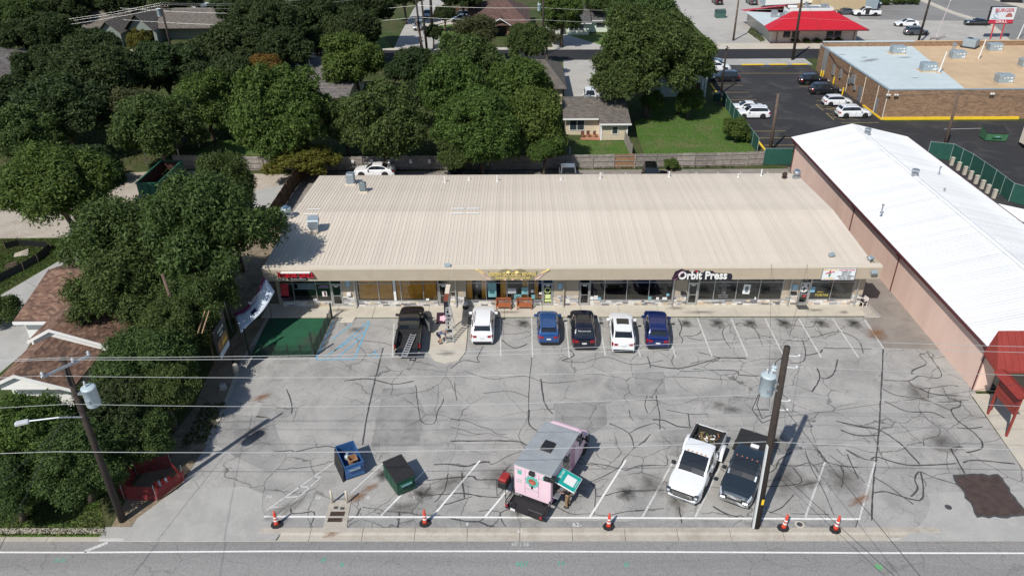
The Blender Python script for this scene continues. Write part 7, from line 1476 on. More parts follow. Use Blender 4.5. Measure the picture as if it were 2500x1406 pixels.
    if bed:
        xe = -L/2; bd = {1: MB(), -1: MB()}; zt_ = 1.27; xs2 = sorted(set([xe, -.97] + [round(ax[1]+Ra*math.cos(math.pi*k/10),3) for k in range(11)] + [-1.3]))
        for i in range(len(xs2)-1):
            xa, xb = xs2[i], xs2[i+1]; za, zb = max(.48,arch(xa)), max(.48,arch(xb))
            for sd in (1,-1):
                yo, yi = sd*W*.985, sd*W*.86; v = [(xa,yo,za),(xb,yo,zb),(xb,yo,zt_-.04),(xa,yo,zt_-.04),(xa,yo*.985,zt_),(xb,yo*.985,zt_),(xb,yi,zt_),(xa,yi,zt_),(xa,yi,.80),(xb,yi,.80)]
                f = [(0,1,2,3),(3,2,5,4),(4,5,6,7),(7,6,9,8)]; bd[sd].add(v, f if sd < 0 else [t_[::-1] for t_ in f])
        extra('bed_side', bd[1], 'P'); extra('bed_side', bd[-1], 'P')
        b = MB(); b.box(xe+.06,-1.0,-W*.86,W*.86,.72,.80); b.box(-1.02,-.97,-W*.9,W*.9,.7,1.26)
        for k in range(9): b.box(xe+.1,-1.05,-W*.8+W*.2*k-.02,-W*.8+W*.2*k+.02,.80,.815)
        for sd in (1,-1): b.bbox(ax[1]-.45,ax[1]+.45,sd*W*.74-.16,sd*W*.74+.12,.80,1.0,.05)
        for sd in (1,-1): b.box(xe+.08,-1.03,min(sd*W*.80,sd*W*.855),max(sd*W*.80,sd*W*.855),.80,1.255); b.box(xe+.07,-1.0,min(sd*W*.79,sd*W*.955),max(sd*W*.79,sd*W*.955),1.272,1.285)
        extra('truck_bed', b, m_bedliner); b = MB(); b.box(xe+.063,xe+.09,-W*.8,W*.8,.80,1.24); extra('tailgate_liner', b, m_bedliner)
        b = MB(); b.bbox(xe-.01,xe+.06,-W*.90,W*.90,.52,1.25,.015); extra('tailgate', b, 'P')
        b = MB(); b.bbox(xe-.16,xe+.02,-W*.95,W*.95,.42,.60,.03); extra('bumper', b, m_chrome); b = MB(); b.box(xe-.165,xe-.155,-.16,.16,.50,.62); extra('licence_plate', b, m_plate)
        for sd in (1,-1): b = MB(); b.bbox(xe-.02,xe+.14,sd*W*.95-.07,sd*W*.95+.03,.82,1.2,.01); extra('taillight', b, m_lampr)
        b = MB(); b.box(xe+.1,-.9,-.5,.5,.35,.72); extra('frame', m_under and b, m_under)
    CARM[kind] = out; return out
def car(label, kind, col, q, heading, name='parked_car', cat='car', group=None, skip=(), sunroof=False, rim=None, scale=1.0, roofcol=None):
    t = thing(name, label, cat, (q[0], q[1], q[2] if len(q) > 2 else .03), R(heading), group); t.scale = (scale,)*3; last = None
    for nm, me, mt, loc, sub in car_parts(kind):
        if nm in skip: continue
        o = bpy.data.objects.new(nm, me); COL.objects.link(o)
        o.parent = last if sub == 'rim' else t
        if sub == 'wheel': last = o
        o.material_slots[0].link = 'OBJECT'; o.material_slots[0].material = PAINT[col] if mt == 'P' else (rim or m_rim) if sub == 'rim' else mt
    if sunroof:
        s = SPEC[kind]; b = MB(); b.bbox(s['ws'][1]-.95,s['ws'][1]-.12,-s['W']*.26,s['W']*.26,s['H']-.02,s['H']+.022,.04); b.build('sunroof', m_cglass, t)
    return t
# front row
trk = car('black pickup with its door open and an aluminium ladder in the bed', 'truck', 'black', (-8.66, 50.75), 92, 'pickup_truck', 'pickup truck', rim=m_rimd, skip=('tailgate','tailgate_liner'))
b = MB(); b.bbox(-3.6,-2.98,-.88,.88,.66,.74,.015); b.build('tailgate', PAINT['black'], trk, label='tailgate lowered flat')
b = MB(); M = Matrix.Translation((.95,-1.0,0)) @ Matrix.Rotation(R(68+180-40),4,'Z'); b.bbox(0,1.15,-.04,.04,.45,1.22,.02,M); od = b.build('door', mat('door_lining', (.16,.165,.16), .7, var=.1), trk, label='front passenger door standing open')
b = MB(); b.add([M @ Vector(p) for p in ((0.05,-.02,1.22),(1.1,-.02,1.22),(.85,-.02,1.78),(.35,-.02,1.74))], [(0,1,2,3)]); b.build('side_window', m_cglass, od); b = MB(); b.box(.3,.9,.04,.08,.7,.85,M); b.build('arm_rest', m_under, od)
car('white crossover with roof rails parked beside the concrete island', 'suv', 'white', (-2.88, 51.6), 90, group='cars parked nose-in at the shops'); car('small bright blue hatchback parked nose-in at the shops', 'hatch', 'blue', (2.32, 51.25), 90, group='cars parked nose-in at the shops')
bs = car('black crossover with white writing on its rear window', 'suv', 'midnight', (5.08, 50.9), 89, group='cars parked nose-in at the shops', sunroof=True, scale=1.03)
text('window_lettering', 'Follow me to church', .15, m_wht, bs, (-1.93,0,1.56), (R(42),0,R(-90)), ext=.002, sx=.75)
car('white fastback crossover with dark sunroof parked nose-in', 'cuv', 'white', (8.15, 50.5), 86.5, group='cars parked nose-in at the shops', sunroof=True); car('dark royal blue crossover, rightmost of the shop row', 'suv', 'navy', (10.93, 50.85), 84.5, group='cars parked nose-in at the shops', skip=('roof_rail',))
# street-side row
dz = car('white dual-rear-wheel pickup with rubbish in its open bed', 'truck', 'white', (11.0, 35.35), -118, 'pickup_truck', 'pickup truck', scale=1.04)
for sd in (1,-1):
    b = MB(); b.smooth = True; v = []; fs = []; n = 13
    for k in range(n):
        a = math.pi*k/(n-1); xx = -1.76+.66*math.cos(a); zz = .48+.60*math.sin(a); v += [(xx,sd*.95,zz),(xx,sd*1.20,zz-.03),(xx*1.0,sd*1.22,max(.42,zz-.12))]
    for k in range(n-1):
        for j in range(2): i = k*3+j; f = (i,i+1,i+4,i+3); fs.append(f if sd > 0 else f[::-1])
    b.add(v, fs); b.build('wheel_flare', PAINT['white'], dz)
    b = MB(); b.smooth = True; b.lathe([(.24,-.1),(.38,-.105),(.40,-.07),(.40,.07),(.38,.105),(.24,.1)], (0,0,0), 20, Matrix.Translation((-1.75,sd*1.06,.40)) @ Matrix.Rotation(R(90),4,'X')); b.build('wheel', m_tyre, dz)
for k in range(5): b = MB(); b.bbox(.42,.50,-.52+.26*k-.04,-.52+.26*k+.04,1.93,1.97,.01); b.build('marker_lamp', mat('amber_lens', (.5,.2,.02), .2), dz)
b = MB(); b.bbox(2.93,3.0,-.66,.66,.66,1.0,.02); b.build('grille_surround', m_under, dz)
for k in range(3): b = MB(); b.box(3.0,3.012,-.60,.60,.71+.09*k,.75+.09*k); b.build('grille_bar', m_chrome, dz)
for sd in (1,-1): b = MB(); b.bbox(2.80,2.985,sd*.80-.13,sd*.80+.13,.70,1.0,.02); b.build('headlight', mat('lamp_bezel', (.10,.11,.12), .15, .5), dz); b = MB(); b.bbox(2.985,2.995,sd*.80-.08,sd*.80+.08,.80,.94,.01); b.build('lamp_lens', m_lampw, dz)
b = MB(); b.box(1.32,1.42,-.80,.80,1.20,1.235); b.build('cowl', m_under, dz)
t = thing('rubbish_heap', 'leafy branches and pale scraps lying in the white pickup bed', 'rubbish', (12.0, 37.2, .87), R(-118)); rr = random.Random(9)
for k, mm in enumerate((m_cap, m_wht, mat('dull_leaf', (.10,.13,.04), .9), POST['brown'], mat('straw', (.30,.22,.10), .9), m_polel, m_bedliner)):
    b = MB()
    for i in range(9): x, y = rr.uniform(-.75,.6), rr.uniform(-.6,.6); b.box(-rr.uniform(.06,.22),.12,-.03,.04,0,.05,Matrix.Translation((x,y,rr.uniform(0,.14))) @ Euler((rr.uniform(-.6,.6),rr.uniform(-.6,.6),rr.uniform(0,6))).to_matrix().to_4x4())
    b.build('scraps', mm, t)['kind'] = 'stuff'
fb = car('dark grey flatbed pickup with clearance lamps, nose toward the street', 'truck', 'slate', (13.95, 34.95), -118.4, 'flatbed_truck', 'pickup truck', skip=('bed_side','truck_bed','tailgate','tailgate_liner','bumper','taillight','roof_rail'))
b = MB(); b.bbox(-3.15,-.98,-1.17,1.17,.98,1.10,.02); b.build('flatbed', m_bedliner, fb)
for k in range(7): b = MB(); b.box(-3.1+.31*k,-3.09+.31*k,-1.15,1.15,1.10,1.112); b.build('bed_seam', m_under, fb)
b = MB(); b.box(-1.05,-.97,-1.1,1.1,1.10,1.72); b.build('headboard', m_bedliner, fb); b = MB(); b.box(2.86,3.02,-.88,.88,.48,.68); b.build('bumper', m_chrome, fb); b = MB(); b.box(2.93,2.98,-.42,.42,.80,1.02); b.build('grille_bars', m_chrome, fb)
for k in range(5): b = MB(); b.bbox(.40,.50,-.60+.30*k-.05,-.60+.30*k+.05,1.92,1.98,.015); b.build('marker_lamp', mat('amber_dark_lens', (.25,.10,.07), .3), fb)
b = MB(); b.bbox(-.95,-.72,-.1,.4,1.88,1.98,.02); b.build('light_bar', m_wht, fb); b = MB(); b.box(-3.0,-1,-.55,.55,.45,.98); b.build('frame', m_under, fb)
# alley and yards
car('white sedan parked along the board fence behind the strip', 'sedan', 'white', (-17.1, 85.2), 180, group='cars in the back alley'); car('dark car in tree shade behind the strip', 'suv', 'midnight', (-7.4, 83.6), -90, group='cars in the back alley', skip=('roof_rail',)); car('silver pickup facing the fence behind the strip', 'truck', 'silver', (5.75, 83.2), 90, 'pickup_truck', 'pickup truck', 'cars in the back alley')
bc = car('black car with its door open behind the strip', 'suv', 'black', (15.4, 83.2), -96, group='cars in the back alley', skip=('roof_rail',)); b = MB(); M = Matrix.Translation((.55,.9,0)) @ Matrix.Rotation(R(68),4,'Z'); b.bbox(0,1.05,-.04,.04,.35,1.05,.02,M); b.box(.1,.95,-.02,.02,1.05,1.5,M); b.build('door', PAINT['black'], bc, label='door standing open')
car('white car parked in the pale courtyard behind the cottage', 'suv', 'white', (10.95, 115.2), -90, skip=('roof_rail',)); car('dark sedan parked in the courtyard beside the white car', 'sedan', 'midnight', (13.5, 115.2), -90)
for a in (('black crossover nose-in at the brick wall, farthest of four','suv','black',(47.9,123.7),0),('dark brown-black boxy crossover at the brick wall, second farthest','suv','charcoal',(47.8,118.2),0),('white small hatchback parked nose-in at the brick wall','hatch','white',(47.5,112.2),0),('white crossover nearest the brick corner, nose-in','suv','white',(47.75,106.6),1),
          ('white sedan partly behind a white crossover at the green screen','sedan','white',(33.2,109.3),176),('white crossover at the green screen, nearest the brown pole','suv','white',(33.4,106.5),180),('white car nose to the right beside the two-storey house','cuv','white',(34.1,132.4),0),('dark grey crossover by the black pole at the car park edge','suv','charcoal',(34.0,125.9),180),('blue-grey car farthest back beside the two-storey house','sedan','steel',(34.0,136.9),0)):
    car(*a, group='cars in the dark car park')
for a in (('white sedan in the restaurant lot, left of the black pole','sedan','white',(82.4,168.0),178),('dark grey-blue crossover behind the brick store pole','suv','grey',(80.6,159.5),-2),('dark sports sedan beside the burger sign','coupe','charcoal',(97.6,168.6),177),('grey sedan behind the red roof','sedan','grey',(74.2,181.2),178),('dark truck facing away at the top of the driveway','suv','black',(48.6,195.5),92),('grey car at the top of the driveway, right of the dark truck','suv','grey',(56.8,195.0),92),('dark crossover on the avenue at the top right corner','suv','midnight',(119.5,194.8),-12),('dark blue car half hidden behind the tan building','suv','steel',(84.5,192),-20)):
    car(*a, group='cars around the red-roofed restaurant')
wp = car('white pickup with open doors behind the red roof', 'truck', 'white', (78.4, 179.6), 177, 'pickup_truck', 'pickup truck', 'cars around the red-roofed restaurant'); b = MB(); b.box(-.35,.55,1.0,1.06,.5,1.75); b.build('doorway_shade_panel', m_under, wp)  # dark slab on the closed side paints in the shaded doorway
for a in (('silver crossover facing the camera on the side street','suv','silver',(-21.2,168.5),-92),('pale car behind the poles on the side street','cuv','silver',(-20.6,181.2),-90),('dark car in the driveway of the bungalow','suv','midnight',(-12.8,179.6),180),('pale car half hidden by trees beside the bungalow driveway','cuv','silver',(-12.6,175.6),180),('white and dark car between trees behind the rambler','suv','white',(-77.36, 194.80),60)):
    car(*a, group='cars on the side street')
t = thing('skip_bin', 'grey-green dumpster in the driveway left of the red roof', 'dumpster', (45.32, 178.39), .1); b = MB(); b.add([(-1,-.8,0),(1,-.8,0),(1,.8,0),(-1,.8,0),(-1.05,-.85,1.2),(1.05,-.85,1.2),(1.05,.85,1.6),(-1.05,.85,1.6)],[(0,1,5,4),(1,2,6,5),(2,3,7,6),(3,0,4,7)]); b.build('bin_body', mat('bin_teal', (.05,.12,.10), .6, var=.15), t); b = MB(); b.add([(-1.1,-.9,1.2),(1.1,-.9,1.2),(1.1,0,1.9),(-1.1,0,1.9),(-1.1,.9,1.6),(1.1,.9,1.6)],[(0,1,2,3),(3,2,5,4)]); b.build('lid', mat('bin_teal_lid', (.025,.06,.055), .6), t)

# ---------------------------------------------------------------- pink food truck
ftq = (.74, 32.5); ft = thing('food_truck', 'pink food truck with grey roof, rear step and raised teal serving hatch', 'food truck', (*ftq, .03), R(63.4))
m_ftp = paint('truck_pink', (.74,.54,.61), .5, coat=.2); m_ftroof = mat('aluminium_roof', (.36,.38,.39), .5, .2, .10, 1.5, var2=.08, scale2=.5); m_ftside = paint('truck_side_pink', (.40,.16,.28), .4, coat=.3)
b = MB(); b.bbox(0,4.25,-1.18,1.18,.72,2.86,.04); b.build('box_body', m_ftp, ft); b = MB(); b.bbox(-.02,4.27,-1.2,1.2,2.86,2.92,.02); rfm = b.build('roof', m_ftroof, ft)
for xx in (1.05,2.15,3.2): b = MB(); b.box(xx-.015,xx+.015,-1.18,1.18,2.92,2.927); b.build('roof_seam', m_galv, rfm)
b = MB(); b.add([(1.75,-.36,2.92),(2.55,-.36,2.92),(2.55,.36,2.92),(1.75,.36,2.92),(1.83,-.30,3.16),(2.47,-.30,3.16),(2.47,.30,3.16),(1.83,.30,3.16)],[(0,1,5,4),(1,2,6,5),(2,3,7,6),(3,0,4,7),(4,5,6,7)]); b.build('roof_hatch', m_blk, ft)
# cab
b = MB(); b.smooth = False
cs = [(4.27,1.10,.55,2.56),(4.85,1.08,.5,2.56),(5.10,1.06,.5,2.46),(5.52,1.05,.5,1.66),(5.75,1.03,.5,1.46),(6.30,.98,.5,1.32),(6.46,.90,.52,1.02)]
for (xa,wa,za,ta),(xb,wb_,zb,tb) in zip(cs[:-1],cs[1:]):
    v = [(xa,-wa,za),(xa,-wa*.98,ta-.15),(xa,-wa*.8,ta),(xa,wa*.8,ta),(xa,wa*.98,ta-.15),(xa,wa,za)]; w2 = [(xb,-wb_,zb),(xb,-wb_*.98,tb-.12),(xb,-wb_*.8,tb),(xb,wb_*.8,tb),(xb,wb_*.98,tb-.12),(xb,wb_,zb)]
    b.add(v+w2, [(i,i+1,7+i,6+i)[::-1] for i in range(5)])
xb,wb_,zb,tb = cs[-1]; b.add([(xb,-wb_,zb),(xb,-wb_*.98,tb-.12),(xb,-wb_*.8,tb),(xb,wb_*.8,tb),(xb,wb_*.98,tb-.12),(xb,wb_,zb)],[(0,1,2,3,4,5)[::-1]]); b.build('cab', m_ftp, ft)
b = MB(); b.add([(5.13,-.78,2.42),(5.13,.78,2.42),(5.50,.78,1.70),(5.50,-.78,1.70)],[(3,2,1,0)]); b.v = [(x+.012,y,z+.012) for x,y,z in b.v]; b.build('windshield', m_cglass, ft)
for sd in (1,-1):
    b = MB(); b.add([(4.45,sd*1.11,1.55),(5.35,sd*1.075,1.5),(5.02,sd*1.09,2.28),(4.45,sd*1.11,2.32)],[(0,1,2,3) if sd<0 else (3,2,1,0)]); b.build('side_window', m_cglass, ft)
    b = MB(); b.box(5.25,5.35,min(sd*1.05,sd*1.3),max(sd*1.05,sd*1.3),1.5,1.56); b.box(5.22,5.32,sd*1.32-.12,sd*1.32+.12,1.4,1.85); b.build('mirror', m_under, ft); b = MB(); b.bbox(6.40,6.50,sd*.62-.16,sd*.62+.16,.75,.95,.02); b.build('headlight', m_lampw, ft)
    for xx, k in ((5.6,0),(1.0,1)): b = MB(); b.smooth = True; b.lathe([(.25,-.14),(.38,-.145),(.41,-.1),(.41,.1),(.38,.145),(.25,.14)], (0,0,0), 20, Matrix.Translation((xx,sd*.95,.41)) @ Matrix.Rotation(R(90),4,'X')); w_ = b.build('wheel', m_tyre, ft); b = MB(); b.lathe([(.25,-sd*.09),(.05,-sd*.12)], (0,0,0), 14, Matrix.Translation((xx,sd*.95,.41)) @ Matrix.Rotation(R(90),4,'X')); b.build('rim', m_rim, w_)
b = MB(); b.box(0,6.3,-.7,.7,.38,.72); b.build('chassis', m_under, ft); b = MB(); b.bbox(6.45,6.6,-.95,.95,.42,.62,.03); b.build('bumper', m_chrome, ft)
# rear step with rails
b = MB(); b.box(-1.15,0,-1.2,1.2,.46,.52); b.build('rear_step', m_blk, ft)
for k in range(9): b = MB(); b.box(-1.1+.12*k,-1.06+.12*k,-1.15,1.15,.52,.535); b.build('tread_bar', m_under, ft)
b = MB()
for y in (-1.17,1.17): b.tube([(-.02,y,.5),(-.02,y,1.0),(-1.12,y,1.0),(-1.12,y,.5)], .03); b.tube([(-.02,y,.75),(-1.12,y,.75)], .02)
b.tube([(-1.12,-1.17,1.0),(-1.12,-.3,1.0),(-1.12,-.3,.5)], .03); b.tube([(-1.12,1.17,1.0),(-1.12,.7,1.0),(-1.12,.7,.5)], .03); b.build('hand_rail', m_blk, ft)
b = MB(); b.box(-1.17,-1.15,.55,.85,.46,.62); b.build('licence_plate', m_plate, ft)
for y in (-1.1,1.1): b = MB(); b.box(-1.19,-1.15,y-.07,y+.07,.62,.80); b.build('taillight', m_lampr, ft)
# rear face art (rear faces -x): round picture, lettering
Mr = Matrix.Rotation(R(-90),4,'Z')
m_teal = mat('mint_print', (.12,.42,.36), .5, var=.1); m_tealp = mat('teal_panel', (.01,.34,.29), .5, var=.03)
b = MB(); b.add([(-.006, .45*(1+.12*math.sin(9*a))*math.cos(a)*.95, 2.02+.42*(1+.12*math.sin(9*a))*math.sin(a)) for a in [2*math.pi*i/54 for i in range(54)]], [tuple(range(54))]); b.build('wreath_print', m_teal, ft)
b = MB(); b.add([(-.010, .24*math.cos(a), 2.0+.22*math.sin(a)) for a in [2*math.pi*i/20 for i in range(20)]], [tuple(range(20))]); b.build('face_print', mat('print_brown', (.28,.10,.06), .6), ft); b = MB(); b.add([(-.013, .12*math.cos(a)+.02, 1.93+.09*math.sin(a)) for a in [2*math.pi*i/14 for i in range(14)]], [tuple(range(14))]); b.build('face_print', mat('print_coral', (.55,.16,.10), .6), ft)
RT = (R(90), 0, R(-90))
for tx, y, z, sz, m in (('COFFEE',.0,2.62,.16,m_teal),('FOLLOW',-.72,2.45,.14,m_teal),('ORDER',.85,2.62,.13,m_teal),('tacos',.85,1.85,.16,m_teal),('bowls',.85,1.68,.16,m_teal),('cafe',-.85,1.75,.17,m_wht),('& bakes',-.85,1.55,.14,m_wht),('LOCAL KITCHEN',0,1.35,.10,m_teal)):
    text('lettering', tx, sz, m, ft, (-.008, y, z), RT, ext=.002)
for y, z in ((-.8,2.6),(.82,2.42)): b = MB(); b.box(-.008,-.004,y-.14,y+.14,z-.14,z+.14); b.build('badge_print', m_teal, ft)
b = MB(); b.box(-.012,-.004,-.42,-.40,.95,2.75); b.box(-.012,-.004,.45,.47,.95,2.75); b.build('door_seam', m_ftside, ft); b = MB(); b.bbox(-.07,0,-.05,.05,1.5,1.7,.01); b.build('door_handle', m_blk, ft)
for y in (-.95,0.0): b = MB(); b.bbox(-.18,.02,y-.17,y+.17,2.62,2.84,.02); b.build('flood_lamp', m_blk, ft)
b = MB(); b.bbox(-.1,.25,-1.42,-1.12,2.55,2.85,.03); b.build('flood_lamp', m_blk, ft)
for xx in (1.9,3.9): b = MB(); b.bbox(xx-.15,xx+.15,-1.42,-1.18,2.60,2.86,.03); b.build('flood_lamp', m_blk, ft)
# right (serving) side is -y
b = MB(); b.box(.3,1.35,-1.20,-1.185,1.15,2.25); b.build('serving_window', m_inner, ft); b = MB(); b.bbox(.25,1.4,-1.55,-1.19,1.08,1.13,.01); b.build('counter', m_galv, ft)
b = MB(); b.box(.22,1.42,-1.20,-1.187,.74,1.06); b.build('side_print', POST['purple'], ft)
b = MB(); Mh = Matrix.Translation((.3,-1.2,2.32)) @ Matrix.Rotation(R(16),4,'X'); b.bbox(0,1.25,-1.35,0,-.02,.04,.01,Mh); hat = b.build('serving_hatch', m_wht, ft, label='teal and white hatch raised over the counter')
b = MB(); b.box(.03,1.22,-1.32,-.03,.041,.045,Mh); b.build('hatch_print', m_tealp, hat); b = MB(); b.box(.30,.97,-1.12,-.50,.046,.05,Mh); b.build('white_panel', m_wht, hat)
Mt = (Mh @ Matrix.Rotation(R(-90),4,'Z')).to_euler()
for tx, y, sz in (('ORDER HERE',-.22,.19),('SCAN FOR MENU',-1.22,.09)): p = Mh @ Vector((.63, y, .048)); text('hatch_lettering', tx, sz, m_wht, hat, p, (Mh.to_euler()), ext=.002, sx=.85)
for xx in (.35,1.5): b = MB(); b.tube([(xx,-1.2,1.5),(xx,-2.35,1.98)], .018); b.build('gas_strut', m_blk, ft)
b = MB(); b.box(1.75,2.75,-1.20,-1.183,1.35,2.5); b.build('side_window', m_cglass, ft)
for z in (1.35,1.92,2.47): b = MB(); b.box(1.72,2.78,-1.21,-1.184,z-.02,z+.02); b.build('window_bar', m_blk, ft)
b = MB(); b.box(2.95,3.55,-1.20,-1.184,.75,2.5); b.build('side_door', m_ftside, ft)
t = thing('generator', 'red and black generator box hanging at the left rear corner of the food truck', 'generator', (-.92, 33.55, .78), R(63.4)); b = MB(); b.bbox(-.35,.45,-.28,.28,0,.45,.04); b.build('housing', m_under, t); b = MB(); b.bbox(-.30,.40,-.25,.25,.45,.68,.06); b.build('fuel_tank', mat('fuel_red', (.30,.025,.022), .5, var=.2), t); b = MB(); b.tube([(-.38,-.3,-.7),(-.38,-.3,.6),(-.38,.3,.6),(-.38,.3,-.7)], .025); b.tube([(.48,-.3,-.7),(.48,-.3,.6),(.48,.3,.6),(.48,.3,-.7)], .025); b.build('cage', m_under, t)

# ================================================================ STREET FURNITURE AND SMALL THINGS
# traffic cones
m_cone = mat('cone_orange', (.62,.065,.035), .5, var=.06); m_conew = mat('cone_white', (.70,.70,.69), .4, var=.05); m_rub = mat('cone_rubber', (.02,.02,.022), .85, var=.2)
def cone(label, q, rz=0.0, lean=0.0):
    t = thing('traffic_cone', label, 'traffic cone', (*q, .045), rz, 'channelizer cones along the street edge')
    b = MB(); b.prism([(.35*math.cos(R(22.5+45*k)), .32*math.sin(R(22.5+45*k))) for k in range(8)], 0, .055); b.prism([(.28*math.cos(R(22.5+45*k)), .25*math.sin(R(22.5+45*k))) for k in range(8)], .055, .085); b.build('base', m_rub, t)
    M = Matrix.Rotation(lean,4,'Y'); b = MB(); b.smooth = True; b.lathe([(.155,.08),(.135,.22),(.118,.40),(.10,.62),(.085,.82),(.06,.98),(.052,1.0),(.052,1.06),(.03,1.08)], (0,0,0), 16, M); b.build('shaft', m_cone, t)
    for z0, z1, r0, r1 in ((.34,.46,.128,.118),(.56,.68,.109,.099)): b = MB(); b.smooth = True; b.lathe([(r0,z0),(r1,z1)], (0,0,0), 16, M); b.build('reflective_band', m_conew, t)
    b = MB(); b.tube([(-.03,0,1.06),(-.03,0,1.12),(.03,0,1.12),(.03,0,1.06)], .014); b.build('handle', m_cone, t)
cone('striped orange cone nearest the left driveway, octagonal black base', (-14.08,31.12)); cone('striped orange cone between the dumpsters and the food truck', (-5.48,31.22), .3); cone('striped orange cone right of the food truck, alone at the kerb', (5.12,30.95), .2); cone('striped orange cone just right of the tall dark pole', (15.10,30.85), .1, R(6)); cone('striped orange cone farthest right, on scuffed base', (18.02,30.72), .5, R(5))
# dumpsters
def dumpster(label, q, rz, col, open_=False):
    """front wall at -y, width 1.15, length 2.2 along +y"""
    t = thing('dumpster', label, 'dumpster', (*q, .04), rz, 'dumpsters by the parking lines'); w, L = .60, 1.95; b = MB()
    zf, zb = 1.12, 1.30; th = .04
    b.box(-w,w,.06,L,.10,.14); b.box(-w,w,.04,.04+th,.10,zf); b.box(-w,w,L-th,L,.10,zb)
    for s_ in (-1,1): b.add([(s_*w,.04+th,.1),(s_*w,L-th,.1),(s_*w,L-th,zb),(s_*w,.04+th,zf),(s_*(w-th),.04+th,.1),(s_*(w-th),L-th,.1),(s_*(w-th),L-th,zb),(s_*(w-th),.04+th,zf)],[(0,1,2,3),(7,6,5,4),(3,2,6,7)])
    b.build('bin_body', col, t)
    b = MB()
    for s_ in (-1,1): b.box(s_*w-.035 if s_<0 else s_*w-.005, s_*w+.005 if s_<0 else s_*w+.035, .03, L, zf-.10, zf-.02)
    b.box(-w-.03,w+.03,0,.045,zf-.09,zf+.02); b.build('rim', col, t)
    for yy in (.45,.95,1.5):
        for s_ in (-1,1): b = MB(); b.box(s_*w-.02,s_*w+.02,yy-.03,yy+.03,.12,zf-.1); b.build('rib', col, t)
    b = MB(); b.bbox(-.42,.42,-.10,.04,.66,.92,.02); b.build('lift_pocket', col, t, label='lift pocket with a pale sticker'); b = MB(); b.box(-.34,.34,-.115,-.10,.74,.88); b.build('sticker', m_galvb if open_ else POST['teal'], t)
    b = MB()
    for s_ in (-1,1): 
        for yy in (.25,L-.25): b.cyl((s_*.45-.03,yy,.06),(s_*.45+.03,yy,.06),.06)
    b.build('casters', m_blk, t)
    for k in range(2):
        b = MB(); y0 = .0+k*(L/2); M = Matrix.Identity(4)
        if open_: M = Matrix.Translation((-w-.04,0,zf-.0)) @ Matrix.Rotation(R(98),4,'Y') @ Matrix.Translation((w,0,0))
        s_ = 1
        if open_:
            b.box(-.02-w,w*.9,y0+.02,y0+L/2-.02,-.02,.03,M)
            for j in range(7): b.box(-w,w*.85,y0+.08+j*.15,y0+.14+j*.15,.03,.055,M)
        else:
            sl = (zb-zf)/L; z0 = zf+.02+sl*y0; Mt_ = Matrix.Translation((0,y0,z0)) @ Matrix.Rotation(math.atan(sl),4,'X'); b.box(-w-.05,w+.05,.01,L/2-.01,0,.045,Mt_)
            for j in range(9): b.box(-w+.02+j*.135,-w+.085+j*.135,.06,L/2-.07,.045,.075,Mt_)
        b.build('lid', m_rub, t)
    return t
m_binb = mat('bin_blue_paint', (.035,.105,.26), .45, var=.15, scale=2); m_bing = mat('bin_green_paint', (.012,.062,.038), .5, var=.15, scale=2)
dumpster('blue open-topped dumpster with its black lids hanging down', (-10.18, 34.9), R(28), m_binb, True); dumpster('dark green dumpster with ribbed black lids closed', (-6.82, 33.6), R(33), m_bing)
for lb, q, s, m, rz in (('brown open cardboard box inside the blue dumpster', (-10.42, 35.6), .26, mat('cardboard', (.36,.20,.10), .9, var=.1), .5), ('grey crumpled bag inside the blue dumpster', (-10.8, 35.9), .22, m_galvb, .2)):
    t = thing('cardboard_box' if 'box' in lb else 'rubbish_bag', lb, 'box' if 'box' in lb else 'bag', (*q, .65), rz)
    b = MB(); 
    if 'box' in lb:
        b.box(-s,s,-s,s,0,.03); [b.box(*e) for e in ((-s,s,-s,-s+.02,.03,.45),(-s,s,s-.02,s,.03,.45),(-s,-s+.02,-s+.02,s-.02,.03,.45),(s-.02,s,-s+.02,s-.02,.03,.45))]; b.build('carton', m, t); b = MB(); b.add([(-s,-s,.45),(s,-s,.45),(s,-s-.15,.5),(-s,-s-.15,.5)],[(0,1,2,3)]); b.build('flap', m, t)
    else: b.smooth = True; b.lathe([(.1,0),(s,.08),(s*1.1,.2),(s*.7,.34),(.05,.42)], (0,0,0), 9); b.build('bag', m, t); b = MB(); b.lathe([(.05,.42),(.09,.5)], (0,0,0), 7); b.build('knot', m, t)
t = thing('roll_off_container', 'long green open roll-off container with rusty inside on the gravel', 'skip', (-41.15, 78.4, 0), R(0)); w, L = 1.22, 7.0; m_ro = mat('container_green', (.018,.105,.065), .55, var=.25, scale=1.2); m_roi = mat('container_rust', (.055,.022,.014), .9, var=.4, scale=1.0)
b = MB(); b.box(-w,w,0,L,.25,.35); b.box(-w,w,0,.08,.35,1.85); b.box(-w,w,L-.08,L,.35,1.85); b.box(-w,-w+.06,.08,L-.08,.35,1.85); b.box(w-.06,w,.08,L-.08,.35,1.85); b.build('tub', m_ro, t)
b = MB(); b.box(-w+.07,w-.07,.09,L-.09,.352,.36); b.box(-w+.062,-w+.075,.09,L-.09,.36,1.8); b.box(w-.075,w-.062,.09,L-.09,.36,1.8); b.box(-w+.08,w-.08,L-.095,L-.082,.36,1.8); b.build('rusty_lining', m_roi, t)
for k in range(10): 
    for s_ in (-1,1): b = MB(); b.box(s_*w-.06 if s_<0 else w,-w if s_<0 else w+.06,.3+.7*k,.4+.7*k,.35,1.78); b.build('rib', m_ro, t)
for x_ in (-.75,0,.75): b = MB(); b.box(x_-.05,x_+.05,-.07,0,.35,1.78); b.build('rib', m_ro, t)
